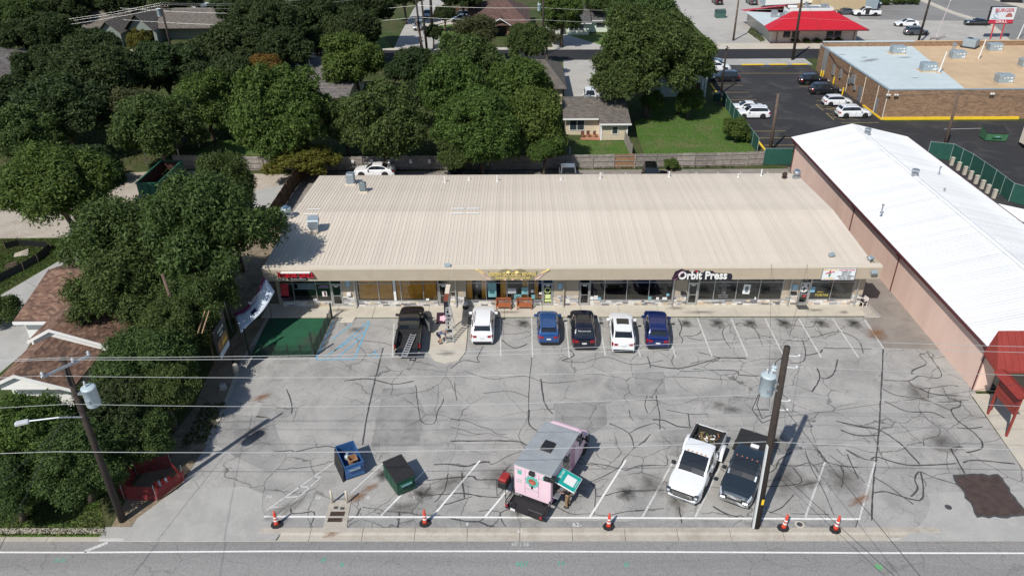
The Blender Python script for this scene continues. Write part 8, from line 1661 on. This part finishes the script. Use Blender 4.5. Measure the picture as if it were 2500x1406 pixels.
b = MB(); b.box(-w-.08,-w+.08,-.08,L+.05,1.85,1.95); b.box(w-.08,w+.08,-.08,L+.05,1.85,1.95); b.box(-w+.08,w-.08,-.08,.08,1.85,1.94); b.box(-w+.08,w-.08,L-.08,L+.05,1.85,1.94); b.build('top_rail', m_ro, t); b = MB(); b.box(-.6,-.5,0,L,.0,.25); b.box(.5,.6,0,L,.0,.25); b.cyl((-.9,.3,.16),(.9,.3,.16),.16); b.build('skid', m_blk, t)
# utility pad with meter lids and two posts
pad = MB(); pad.prism([(-11.34, 30.78), (-9.97, 30.78), (-10.08, 31.96), (-10.11, 33.03), (-11.39, 33.03), (-11.36, 31.96)], .0, .045); padq = bpy.data.objects.new('x', None); bpy.data.objects.remove(padq); pdo = pad.build('utility_pad', m_curb, kind='structure')
for q, w_, d_, m in (((-10.73, 31.96),.85,.34,m_rust2), ((-10.78, 31.49),.85,.30,m_rust2), ((-10.92, 32.44),.24,.2,m_tar), ((-10.52, 32.38),.24,.2,m_tar)):
    b = MB(); b.bbox(-w_/2,w_/2,-d_/2,d_/2,0,.02,.01); o = b.build('meter_lid', m, pdo); o.location = (q[0], q[1], .047)
for q, lb in (((-11.2,32.83), 'cream guard post beside the utility lids, left one'), ((-10.3,32.83), 'cream guard post beside the utility lids, right one')):
    t = thing('guard_post', lb, 'bollard', q, 0, 'guard posts at the utility pad'); b = MB(); b.smooth = True; b.lathe([(.07,0),(.07,.98),(.05,1.03)], (0,0,0), 14); b.build('post', m_cap, t); b = MB(); b.lathe([(.12,0),(.10,.06)], (0,0,0), 12); b.build('collar', m_curb, t)
t = thing('stub_bollard', 'thick cream stub bollard at the foot of the leaning food sign', 'bollard', (-21.2,46.0)); b = MB(); b.smooth = True; b.lathe([(.22,0),(.21,.62),(.16,.70)], (0,0,0), 14); b.build('post', m_cap, t); b = MB(); b.lathe([(.27,0),(.25,.06)], (0,0,0), 12); b.build('collar', m_curb, t)
t = thing('stone_block', 'small grey stone block on the bare strip left of the lot', 'block', (*(-21.52, 44.00), 0), .3); b = MB(); b.bbox(-.22,.22,-.18,.18,0,.40,.06); b.build('block', m_conc_g, t); b = MB(); b.bbox(-.28,.28,-.24,.24,0,.08,.03); b.build('foot', m_conc_g, t)
t = thing('drain_cover', 'round dark drain cover in the lot edge right of the pole', 'manhole', (*(16.13, 31.12), .045)); b = MB(); b.lathe([(.28,0),(.28,.012)], (0,0,0), 16); b.build('collar', m_chalk and m_conc, t); b = MB(); b.lathe([(.17,.012),(.17,.02)], (0,0,0), 16); b.build('lid', m_tar, t)
# turf pen with black mesh fence
turf = sheet('artificial_turf', [(-20.85,53.42), (-15.55,53.40), (-15.75,47.9), (-20.75,47.9)], .026, m_turf)
t = thing('mesh_fence', 'low black mesh fence around the green artificial turf', 'fence', (-15.75, 47.9, 0)); b = MB()
def mesh_panel(b, a, c, h, s=.085):
    L = math.dist(a, c); n = max(2, round(L/s)); dx, dy = (c[0]-a[0])/n, (c[1]-a[1])/n
    for i in range(n+1): x, y = a[0]+dx*i, a[1]+dy*i; b.box(x-.006,x+.006,y-.006,y+.006,.05,h)
    for k in range(int(h/s)): z = .08+k*s; M = Matrix.Translation((a[0],a[1],z)) @ Matrix.Rotation(math.atan2(c[1]-a[1],c[0]-a[0]),4,'Z'); b.box(0,L,-.006,.006,-.006,.006,M)
for a, c, n in (((-5.0,0),(0,0),5), ((0,0),(.2,5.45),5)):
    for i in range(n):
        pa = (a[0]+(c[0]-a[0])*i/n, a[1]+(c[1]-a[1])*i/n); pc = (a[0]+(c[0]-a[0])*(i+1)/n, a[1]+(c[1]-a[1])*(i+1)/n)
        b = MB(); mesh_panel(b, pa, pc, 1.1); b.build('mesh_panel', m_blk, t)['kind'] = 'stuff'; b = MB(); b.box(pa[0]-.03,pa[0]+.03,pa[1]-.03,pa[1]+.03,0,1.2); b.build('post', m_blk, t)
for x, y, h in ((-.1,.05,2.25),(.2,5.45,1.5),(-5.0,0,2.6)): b = MB(); b.box(x-.06,x+.06,y-.06,y+.06,0,h); b.build('corner_post', mat('dark_green_post', (.015,.03,.022), .7), t)
# billowing banner
t = thing('banner', 'twisted white vinyl banner with purple edge lettering tied between posts', 'banner', (-20.8, 50.2, 0), 0)
A, B_, C_, D_ = Vector((-20.25,52.55,4.5)), Vector((-19.35,51.85,3.5)), Vector((-21.15,48.15,2.0)), Vector((-22.2,50.1,2.65)); O = Vector((-20.8,50.2,0)); n1, n2 = 14, 6
def bp(u, v, off=0.0):   # u along the length A->D / B->C, v across
    p = (A.lerp(D_, u)).lerp(B_.lerp(C_, u), v); bow = math.sin(math.pi*u); p = p + (B_-A).normalized()*(.34*bow*(1-v)) + Vector((0,0,-.22*bow+.10*math.sin(6*u+3*v))) ; return p - O + Vector((.02,-.03,.04))*off
def strip(v0, v1, off, nm, m, u0=0.0, u1=1.0):
    b = MB(); b.smooth = True; vs = [bp(u0+(u1-u0)*i/n1, v0+(v1-v0)*j/n2, off) for i in range(n1+1) for j in range(n2+1)]; b.add(vs, [(i*(n2+1)+j,(i+1)*(n2+1)+j,(i+1)*(n2+1)+j+1,i*(n2+1)+j+1) for i in range(n1) for j in range(n2)]); o = b.build(nm, m, t); md = o.modifiers.new('thickness','SOLIDIFY'); md.thickness = .006; return o
m_vin = mat('white_vinyl', (.50,.55,.62), .35, var=.08, scale=2); strip(.16,1,0,'vinyl', m_vin); strip(0,.16,0,'purple_border', mat('banner_purple', (.20,.03,.10), .4, var=.2)); strip(.42,.66,.35,'tree_print', mat('banner_navy', (.035,.03,.10), .5), .50, .64)
d_ = (A-D_).normalized(); 
nrm_ = (A-D_).cross(B_-A).normalized(); xax = (A-D_).normalized(); yax = nrm_.cross(xax); 
if nrm_.y > 0: nrm_ = -nrm_; yax = nrm_.cross(xax)
tx_ = text('banner_lettering', 'Business', .42, m_wht, t, (0,0,0), ext=.002); tx_.matrix_local = Matrix.Translation(bp(.40,.12) + nrm_*.18) @ Matrix((xax, yax, nrm_)).transposed().to_4x4()
for p in (A, D_): b = MB(); b.cyl((p.x-O.x,p.y-O.y,0),(p.x-O.x,p.y-O.y,p.z+.1),.03,.03,6); b.build('tie_post', m_polel, t)
# food sign on one post
t = thing('food_sign', 'dark food sign panel with meal photograph on a single post', 'sign', (-21.54, 46.66, 0), 0); b = MB(); b.box(-.07,.07,-.07,.07,0,5.1); b.build('post', m_blk, t); b = MB(); b.bbox(-.08,.08,-2.05,-.10,2.05,4.45,.01); b.build('panel', m_signblk, t)
for s_ in (-1, 1):
    b = MB(); b.box(s_*.086-.004,s_*.086+.004,-2.0,-.14,2.6,3.5); b.build('meal_picture', mat('meal_print', (.22,.12,.06), .5, var=.6, scale=3), t); b = MB(); b.box(s_*.087-.004,s_*.087+.004,-1.3,-.3,2.85,3.1); b.build('meal_picture', mat('meal_yellow', (.55,.36,.05), .5, var=.3), t); b = MB(); b.box(s_*.086-.004,s_*.086+.004,-2.0,-.14,2.10,2.56); b.build('white_band', m_vin, t)
text('letters', 'KABOB', .34, m_wht, t, (.095,-1.07,4.12), (R(90),0,R(90)), ext=.003); text('letters', 'GRILL', .30, m_wht, t, (.095,-1.07,3.75), (R(90),0,R(90)), ext=.003)
t = thing('timber_frame', 'bare pale timber frame leaning above the food sign', 'frame', (-22.6, 45.6, 0)); b = MB(); b.tube([(-.2,1.2,4.9),(-.2,-.7,4.2)], .05); b.tube([(.1,1.2,4.9),(.1,-.7,4.2)], .05); b.build('rail', mat('raw_timber', (.36,.24,.14), .8), t); b = MB(); b.cyl((0,.3,0),(0,.3,4.5),.06); b.build('post', m_polel, t)
# pylon cabinet on the island
t = thing('pylon_cabinet', 'raised narrow sign cabinet with rusty white top on a black post', 'sign', (-5.68, 51.3, .1), R(0)); b = MB(); b.cyl((0,0,0),(0,0,2.3),.07,.07,10); b.build('post', m_blk, t); b = MB(); b.bbox(-.17,.17,-.85,1.70,2.2,3.34,.01); b.build('cabinet', m_galv, t); b = MB(); b.box(-.165,.165,-.86,-.851,2.22,3.32); b.build('end_panel', m_signblk, t)
b = MB(); b.box(-.175,.175,-.86,.25,3.34,3.36); b.build('rusty_top', mat('red_rust', (.20,.05,.025), .8, var=.3), t); b = MB(); b.box(-.175,.175,.25,1.71,3.34,3.358); b.build('white_top', m_cap, t); b = MB(); b.bbox(-.3,.3,-.3,.3,0,.05,.01); b.build('foot', m_blk, t)
t = thing('leaning_sign', 'dark sign face with pink print leaning on the ground by the ladder', 'sign', (-6.28, 52.35, .12), 0); M = Matrix.Rotation(R(-62),4,'X'); b = MB(); b.box(-.5,.5,-.02,.02,0,1.05,M); b.build('panel', mat('sign_plum', (.03,.008,.014), .4), t); b = MB(); b.prism([(.02+.26*(1+.18*math.cos(5*a))*math.cos(a), .5+.26*(1+.18*math.cos(5*a))*math.sin(a)) for a in [2*math.pi*i/24 for i in range(24)]], .021, .026, M @ Matrix.Rotation(R(90),4,'X')); b.build('rose_print', mat('sign_rose', (.68,.40,.46), .5), t); b = MB(); b.box(-.52,.52,-.03,.03,1.05,1.08,M); b.build('trim', m_galv, t)
# step ladder and ladder in the truck bed
m_al = mat('ladder_aluminium', (.60,.61,.62), .35, .6, .05)
t = thing('step_ladder', 'tall aluminium step ladder standing beside the raised cabinet', 'ladder', (-5.45, 49.55, .1), R(4)); H_ = 2.75
for s_ in (-1,1): b = MB(); b.tube([(s_*.30,0,0),(s_*.17,.85,H_)], .035, 6); b.build('rail', m_al, t); b = MB(); b.tube([(s_*.32+.15,1.75,0),(s_*.16+.05,.95,H_)], .025, 6); b.build('rear_rail', m_al, t)
for k in range(9): f = (k+.8)/9.3; w_ = .30-.13*f; b = MB(); b.box(-w_,w_,.85*f-.06,.85*f+.06,H_*f-.02,H_*f+.02); b.build('tread', m_al, t)
for k in range(4): f = (k+.5)/5; b = MB(); b.tube([(-.32+.16*f+.15-.1*f,1.75-.8*f,H_*f),(.32-.16*f+.15-.1*f,1.75-.8*f,H_*f)], .015, 5); b.build('brace', m_al, t)
b = MB(); b.bbox(-.20,.24,.78,1.02,H_,H_+.05,.01); b.build('top_cap', m_al, t)
t = thing('ladder', 'aluminium ladder lying in the bed of the black pickup', 'ladder', (-8.50, 46.7, .93), R(-4), None)
for s_ in (-1,1): b = MB(); b.box(s_*.20-.03,s_*.20+.03,0,3.0,-.03,.03); b.build('rail', m_al, t)
for k in range(10): b = MB(); b.box(-.17,.17,.12+.30*k-.05,.12+.30*k+.05,-.015,.02); b.build('tread', m_al, t)
for o in [t]: o.rotation_euler = (R(1), 0, R(-7)); o.location = (-8.62, 46.62, .92)
# benches and things by the shop doors
m_bench = mat('orange_bench_wood', (.36,.115,.045), .55, var=.2, scale=4)
for lb, x in (('orange wooden bench by the shop window, left of the pair', -1.30), ('orange wooden bench by the shop window, right of the pair', .45)):
    t = thing('bench', lb, 'bench', (x, 54.72, .12), 0, 'orange wooden benches outside the shop'); W_ = .60
    for k in range(5): b = MB(); b.box(-W_,W_,-.26+.095*k,-.18+.095*k,.42,.445); b.build('seat_slat', m_bench, t)
    b = MB(); b.box(-W_,W_,.22,.25,.82,.92); b.build('top_rail', m_bench, t)
    for k in range(9): b = MB(); b.box(-W_+.03+.14*k,-W_+.09+.14*k,.225,.245,.47,.82); b.build('back_slat', m_bench, t)
    b = MB(); b.box(-W_,W_,-.27,-.25,.28,.42); b.build('apron', m_bench, t)
    for sx_ in (-1,1):
        for yy, h in ((-.24,.64),(.22,.92)): b = MB(); b.box(sx_*W_-.035,sx_*W_+.035,yy-.035,yy+.035,0,h); b.build('leg', m_bench, t)
        b = MB(); b.box(sx_*W_-.045,sx_*W_+.045,-.30,.22,.62,.66); b.build('arm_rest', m_bench, t)
t = thing('ash_bin', 'grey and black ash bin standing by the wall near the white crossover', 'bin', (-4.52, 54.80, .12)); b = MB(); b.lathe([(.27,0),(.26,.20),(.20,.24)], (0,0,0), 14); b.build('base', m_blk, t); b = MB(); b.smooth = True; b.lathe([(.20,.24),(.21,.45),(.10,.62),(.05,.66),(.05,1.02)], (.03,0,0), 14); b.build('funnel', m_galv, t); b = MB(); b.bbox(-.07,.07,-.06,.06,.66,1.1,.02); b.build('head', m_blk, t)
t = thing('door_mat', 'grey door mat in front of the rightmost shop door', 'mat', (23.9, 54.75, .126)); b = MB(); b.box(-.46,.46,-.34,.34,0,.012); b.build('mat_body', mat('mat_grey', (.06,.06,.06), .95, var=.2, scale=20), t); b = MB(); b.box(-.48,.48,-.36,-.34,0,.014); b.box(-.48,.48,.34,.36,0,.014); b.build('rubber_edge', m_blk, t)
t = thing('plastic_chair', 'white plastic chair at the right corner of the shopping strip', 'chair', (29.05, 55.0, .05), R(-70)); m_pl = mat('white_plastic', (.70,.62,.58), .5)
b = MB(); b.bbox(-.24,.24,-.24,.24,.42,.46,.02); b.build('seat', m_pl, t); b = MB(); b.bbox(-.24,.24,.20,.24,.46,.92,.02, Matrix.Translation((0,.0,0))); b.build('backrest', m_pl, t)
for sx_ in (-1,1):
    for sy_ in (-1,1): b = MB(); b.box(sx_*.22-.03,sx_*.22+.03,sy_*.22-.03,sy_*.22+.03,0,.42); b.build('leg', m_pl, t)
    b = MB(); b.box(sx_*.25-.03,sx_*.25+.03,-.22,.22,.64,.68); b.build('arm_rest', m_pl, t)
b = MB(); b.box(-.25,.25,-.2,.2,.462,.50); b.build('cushion', m_blk, t)
# red safety net with a cone inside, by the left pole
t = thing('safety_net', 'sagging red plastic safety net around a dug hole by the left pole', 'barrier', (-22.4, 34.3, 0)); m_net = mat('red_net', (.20,.014,.018), .7, var=.3); ns = [(-1.6,.9),(.4,1.5),(1.6,.4),(.6,-1.3),(-1.4,-1.2),(-1.6,.9)]  # net red darkened to stand in for the shade of the trees
for i in range(5):
    b = MB(); L = math.dist(ns[i], ns[i+1]); M = Matrix.Translation((*ns[i],0)) @ Matrix.Rotation(math.atan2(ns[i+1][1]-ns[i][1], ns[i+1][0]-ns[i][0]),4,'Z') @ Matrix.Rotation(R((-14,10,-8,16,-12)[i]),4,'X')
    for k in range(int(L/.07)): b.box(.07*k-.018,.07*k+.018,-.004,.004,.05,.92,M)
    for k in range(8): b.box(0,L,-.005,.005,.08+.12*k-.02,.08+.12*k+.02,M)
    b.build('net_panel', m_net, t)['kind'] = 'stuff'; b = MB(); b.cyl((*ns[i],-.05),(*ns[i],1.3),.02,.02,6); b.build('stake', m_galv, t)
t = thing('fallen_cone', 'orange drum cone lying inside the red safety net', 'traffic cone', (-22.0, 34.4, .22), .6); M = Matrix.Rotation(R(80),4,'Y'); b = MB(); b.smooth = True; b.lathe([(.24,-.5),(.20,0),(.14,.5)], (0,0,0), 14, M); b.build('shaft', m_cone, t)
for z in (-.25,.15): b = MB(); b.smooth = True; b.lathe([(.228 if z<0 else .20,z),(.215 if z<0 else .185,z+.14)], (0,0,0), 14, M); b.build('reflective_band', m_conew, t)
# paper notices on the back fence
for i, (q, lb) in enumerate((((-19.90, 85.47),'first from the left'),((-17.60, 85.70),'second from the left'),((-15.51, 85.81),'third from the left'),((-12.93, 85.91),'fourth from the left'),((-10.66, 85.74),'fifth from the left'),((-8.31, 85.58),'sixth, beside the tree'))):
    t = thing('notice', 'small white parking notice on the board fence, ' + lb, 'notice', (q[0], 86.38, 1.25), 0, 'white notices on the back fence'); b = MB(); b.box(-.16,.16,-.02,.0,-.24,.24); b.build('plate', m_wht, t); b = MB(); b.box(-.11,.11,-.024,-.021,.05,.12); b.box(-.11,.11,-.024,-.021,-.08,-.02); b.build('print', POST['grey'], t)
t = thing('green_dumpster', 'weathered green dumpster in the car park behind the white roof', 'dumpster', (62.3, 96.6, 0), R(-6)); b = MB(); b.add([(-1.3,-.9,.15),(1.3,-.9,.15),(1.3,.9,.15),(-1.3,.9,.15),(-1.35,-1.0,1.15),(1.35,-1.0,1.15),(1.35,.95,1.65),(-1.35,.95,1.65)],[(0,3,2,1),(0,1,5,4),(1,2,6,5),(2,3,7,6),(3,0,4,7)]); b.build('bin_body', mat('worn_bin_green', (.05,.15,.075), .6, var=.25, scale=1.5), t)
for k in range(2): b = MB(); b.add([(-1.35+1.36*k,-1.05,1.18),(-.03+1.36*k,-1.05,1.18),(-.03+1.36*k,.98,1.70),(-1.35+1.36*k,.98,1.70),(-1.35+1.36*k,-1.05,1.13),(-.03+1.36*k,-1.05,1.13),(-.03+1.36*k,.98,1.65),(-1.35+1.36*k,.98,1.65)],[(0,1,2,3),(0,4,5,1),(1,5,6,2),(3,7,4,0)]); b.build('lid', m_rub, t)
b = MB(); b.bbox(-.6,.6,-1.12,-.98,.6,.85,.02); b.build('lift_pocket', mat('worn_bin_green', (.05,.15,.075), .6), t); b = MB(); b.box(-.3,.3,-1.13,-1.12,.68,.8); b.build('sticker', POST['teal'], t)
t = thing('white_truck_body', 'cream box body cut off by the right picture edge behind the white roof', 'trailer', (66.6, 93.6, 0), R(8)); b = MB(); b.bbox(-2.2,2.6,-1.6,1.2,.5,3.2,.25); b.build('box', m_cap, t); b = MB(); b.cyl((-1.4,-1.55,.45),(-1.4,1.0,.45),.45,.45,14); b.build('wheel', m_blk, t)
b = MB(); b.box(-2.3,2.5,-.3,.3,.3,.5); b.build('chassis', m_blk, t)
t = thing('white_canopy', 'white canvas canopy behind the far slope of the white roof', 'canopy', (*(48.72, 69.70), 0), R(-38)); b = MB(); b.add([(-2.4,-1.5,1.9),(2.4,-1.5,1.9),(2.4,1.5,1.9),(-2.4,1.5,1.9),(-2.0,0,2.6),(2.0,0,2.6)],[(0,1,5,4),(1,2,5),(2,3,4,5),(3,0,4)]); b.build('canvas', m_wht, t)
for sx_ in (-2.3,2.3):
    for sy_ in (-1.4,1.4): b = MB(); b.cyl((sx_,sy_,0),(sx_,sy_,1.9),.04); b.build('leg', m_galv, t)

# ================================================================ PEOPLE
m_skin = mat('skin', (.46,.27,.19), .55, var=.05); m_hair = mat('dark_hair', (.02,.014,.01), .7)
def skin_mesh(name, V, E, m, par, root=0, sub=2):
    me = bpy.data.meshes.new(name); me.from_pydata([v[0] for v in V], E, []); o = bpy.data.objects.new(name, me); COL.objects.link(o)
    md = o.modifiers.new('skin','SKIN'); md.use_smooth_shade = True
    for i, v in enumerate(V): me.skin_vertices[0].data[i].radius = (v[1], v[1] if len(v) < 3 else v[2]); me.skin_vertices[0].data[i].use_root = (i == root)
    s_ = o.modifiers.new('sub','SUBSURF'); s_.levels = sub; s_.render_levels = sub; bpy.context.view_layer.update()
    m2 = bpy.data.meshes.new_from_object(o.evaluated_get(bpy.context.evaluated_depsgraph_get())); bpy.data.objects.remove(o); m2.materials.clear(); m2.materials.append(m); m2.name = name; return link(name, m2, par)
def person(label, loc, rz, J, shirt, lower, shorts=False, grp=None):
    """J: joints in local metres, facing +y; pelvis, chest, neck, head and both arms and legs"""
    t = thing('person', label, 'person', loc, rz, grp); V = []; E = []; ix = {}
    def v(n, p, r, r2=None): ix[n] = len(V); V.append((Vector(p), r) if r2 is None else (Vector(p), r, r2)); return ix[n]
    def e(*ns):
        for a, c in zip(ns[:-1], ns[1:]): E.append((ix[a], ix[c]))
    pel, che, nek, hed = (Vector(J[k]) for k in ('pelvis','chest','neck','head'))
    v('pelvis',pel,.13,.105); v('waist',pel.lerp(che,.45),.125,.095); v('chest',che,.15,.11); v('neck',nek,.055); v('headb',nek.lerp(hed,.55),.075); v('head',hed,.095,.10); e('pelvis','waist','chest','neck','headb','head')
    for s in 'lr':
        v('sh'+s,J['sh'+s],.065); v('el'+s,J['el'+s],.043); v('wr'+s,J['wr'+s],.030); e('chest','sh'+s,'el'+s,'wr'+s); d = (Vector(J['wr'+s])-Vector(J['el'+s])).normalized(); k = Vector(J['wr'+s])+d*.08; v('pa'+s,k,.034,.022); e('wr'+s,'pa'+s); side = d.orthogonal().normalized(); nn = d.cross(side)
        for q in range(4):
            o_ = side*(-.027+.018*q); ln = (.065,.078,.074,.055)[q]; v('f%d%s'%(q,s),k+d*.03+o_,.0095); v('g%d%s'%(q,s),k+d*(.03+ln*.55)+o_+nn*.012,.009); v('h%d%s'%(q,s),k+d*(.03+ln*.9)+o_+nn*.035,.008); e('pa'+s,'f%d%s'%(q,s),'g%d%s'%(q,s),'h%d%s'%(q,s))
        v('t0'+s,k-d*.03-side*.038,.011); v('t1'+s,k+d*.015-side*.058+nn*.015,.0095); e('pa'+s,'t0'+s,'t1'+s)
        v('hi'+s,J['hi'+s],.095); v('kn'+s,J['kn'+s],.060); v('ca'+s,Vector(J['kn'+s]).lerp(Vector(J['an'+s]),.35),.058); v('an'+s,J['an'+s],.038); v('to'+s,J['to'+s],.036,.03); e('pelvis','hi'+s,'kn'+s,'ca'+s,'an'+s,'to'+s)
    skin_mesh('body', V, E, m_skin, t)
    def sub_(name, keys, edges, grow, m):
        VV = [(V[ix[k]][0], V[ix[k]][1]+g, (V[ix[k]][2] if len(V[ix[k]])>2 else V[ix[k]][1])+g) for k, g in zip(keys, grow)]; EE = [(keys.index(a), keys.index(c)) for a, c in edges]; return skin_mesh(name, VV, EE, m, t)
    for s in 'lr': v('hf'+s, Vector(J['sh'+s]).lerp(Vector(J['el'+s]),.65), .055); v('hm'+s, Vector(J['hi'+s]).lerp(Vector(J['kn'+s]),.75), .085); v('lo'+s, Vector(J['kn'+s]).lerp(Vector(J['an'+s]),.92), .05)
    sub_('shirt', ['pelvis','waist','chest','shl','shr','hfl','hfr'], [('pelvis','waist'),('waist','chest'),('chest','shl'),('chest','shr'),('shl','hfl'),('shr','hfr')], [.018,.02,.018,.02,.02,.022,.022], shirt)
    if shorts: sub_('shorts', ['pelvis','hil','hir','hml','hmr'], [('pelvis','hil'),('pelvis','hir'),('hil','hml'),('hir','hmr')], [.012,.02,.02,.022,.022], lower)
    else: sub_('trousers', ['pelvis','hil','hir','knl','knr','lol','lor'], [('pelvis','hil'),('pelvis','hir'),('hil','knl'),('hir','knr'),('knl','lol'),('knr','lor')], [.012,.018,.018,.022,.022,.03,.03], lower)
    f = (hed-nek).normalized(); fw = Vector(J.get('face', (0,1,0))).normalized(); rt = fw.cross(f).normalized()
    hb = MB(); hb.smooth = True; M = Matrix.Translation(hed + f*.025 - fw*.02) @ Matrix((rt, fw, f)).transposed().to_4x4(); hb.lathe([(.108,-.06),(.115,0),(.100,.06),(.06,.10),(.01,.115)], (0,0,0), 16, M); hb.build('hair', m_hair, t)
    fb_ = MB(); c = hed + fw*.092 - f*.01
    for s in (-1,1): fb_.box(-.012,.012,-.006,.006,-.007,.007, Matrix.Translation(c + rt*.035*s + f*.015) @ Matrix((rt, fw, f)).transposed().to_4x4())
    fb_.build('eyes', m_hair, t)
    nb = MB(); M2 = Matrix.Translation(c) @ Matrix((rt, fw, f)).transposed().to_4x4(); nb.add([M2 @ Vector(p) for p in ((-.014,0,-.03),(.014,0,-.03),(0,.022,-.028),(0,.0,.02))], [(0,1,2),(0,2,3),(1,3,2)]); nb.build('nose', m_skin, t); mb_ = MB(); mb_.box(-.024,.024,-.005,.003,-.062,-.052, M2); mb_.build('mouth', mat('lips', (.3,.12,.1), .6), t)
    for s in 'lr': k = Vector(J['an'+s]); d = (Vector(J['to'+s])-k); d.z = 0; d.normalize(); b = MB(); b.bbox(-.05,.05,-.09,.19,0,.09,.025, Matrix.Translation((k.x,k.y,max(0,k.z-.07))) @ Matrix.Rotation(math.atan2(-d.x,d.y),4,'Z')); b.build('shoe', m_blk, t)
    return t
person('person in blue shirt and dark shorts bending down beside the step ladder', (-6.22, 49.62, .10), R(-72), dict(pelvis=(0,-.10,.88), chest=(0,.30,.98), neck=(0,.50,.90), head=(0,.64,.80), face=(0,.5,-.85), shl=(-.18,.38,.94), elr=(.20,.44,.62), ell=(-.20,.44,.62), shr=(.18,.38,.94), wrl=(-.12,.48,.38), wrr=(.12,.48,.38),
    hil=(-.10,-.10,.84), hir=(.10,-.10,.84), knl=(-.13,.03,.47), knr=(.13,.05,.47), anl=(-.15,-.06,.08), anr=(.15,-.03,.08), tol=(-.16,.09,.04), tor=(.16,.12,.04)), mat('blue_shirt', (.055,.10,.19), .85, var=.1), mat('navy_shorts', (.018,.022,.05), .85), True)
person('customer in black top and tan trousers standing at the food truck hatch', (2.84, 32.52, .03), R(63.4), dict(pelvis=(0,0,.93), chest=(0,.03,1.32), neck=(0,.05,1.48), head=(0,.09,1.63), face=(0,1,-.1), shl=(-.19,.03,1.40), shr=(.19,.03,1.40), ell=(-.24,.24,1.20), elr=(.25,.05,1.12), wrl=(-.18,.46,1.20), wrr=(.24,.26,1.02),
    hil=(-.10,0,.88), hir=(.10,0,.88), knl=(-.12,.04,.48), knr=(.13,.0,.48), anl=(-.13,-.02,.09), anr=(.15,-.05,.09), tol=(-.15,.12,.04), tor=(.17,.09,.04)), mat('black_top', (.012,.012,.014), .9), mat('tan_trousers', (.26,.165,.085), .85, var=.1))
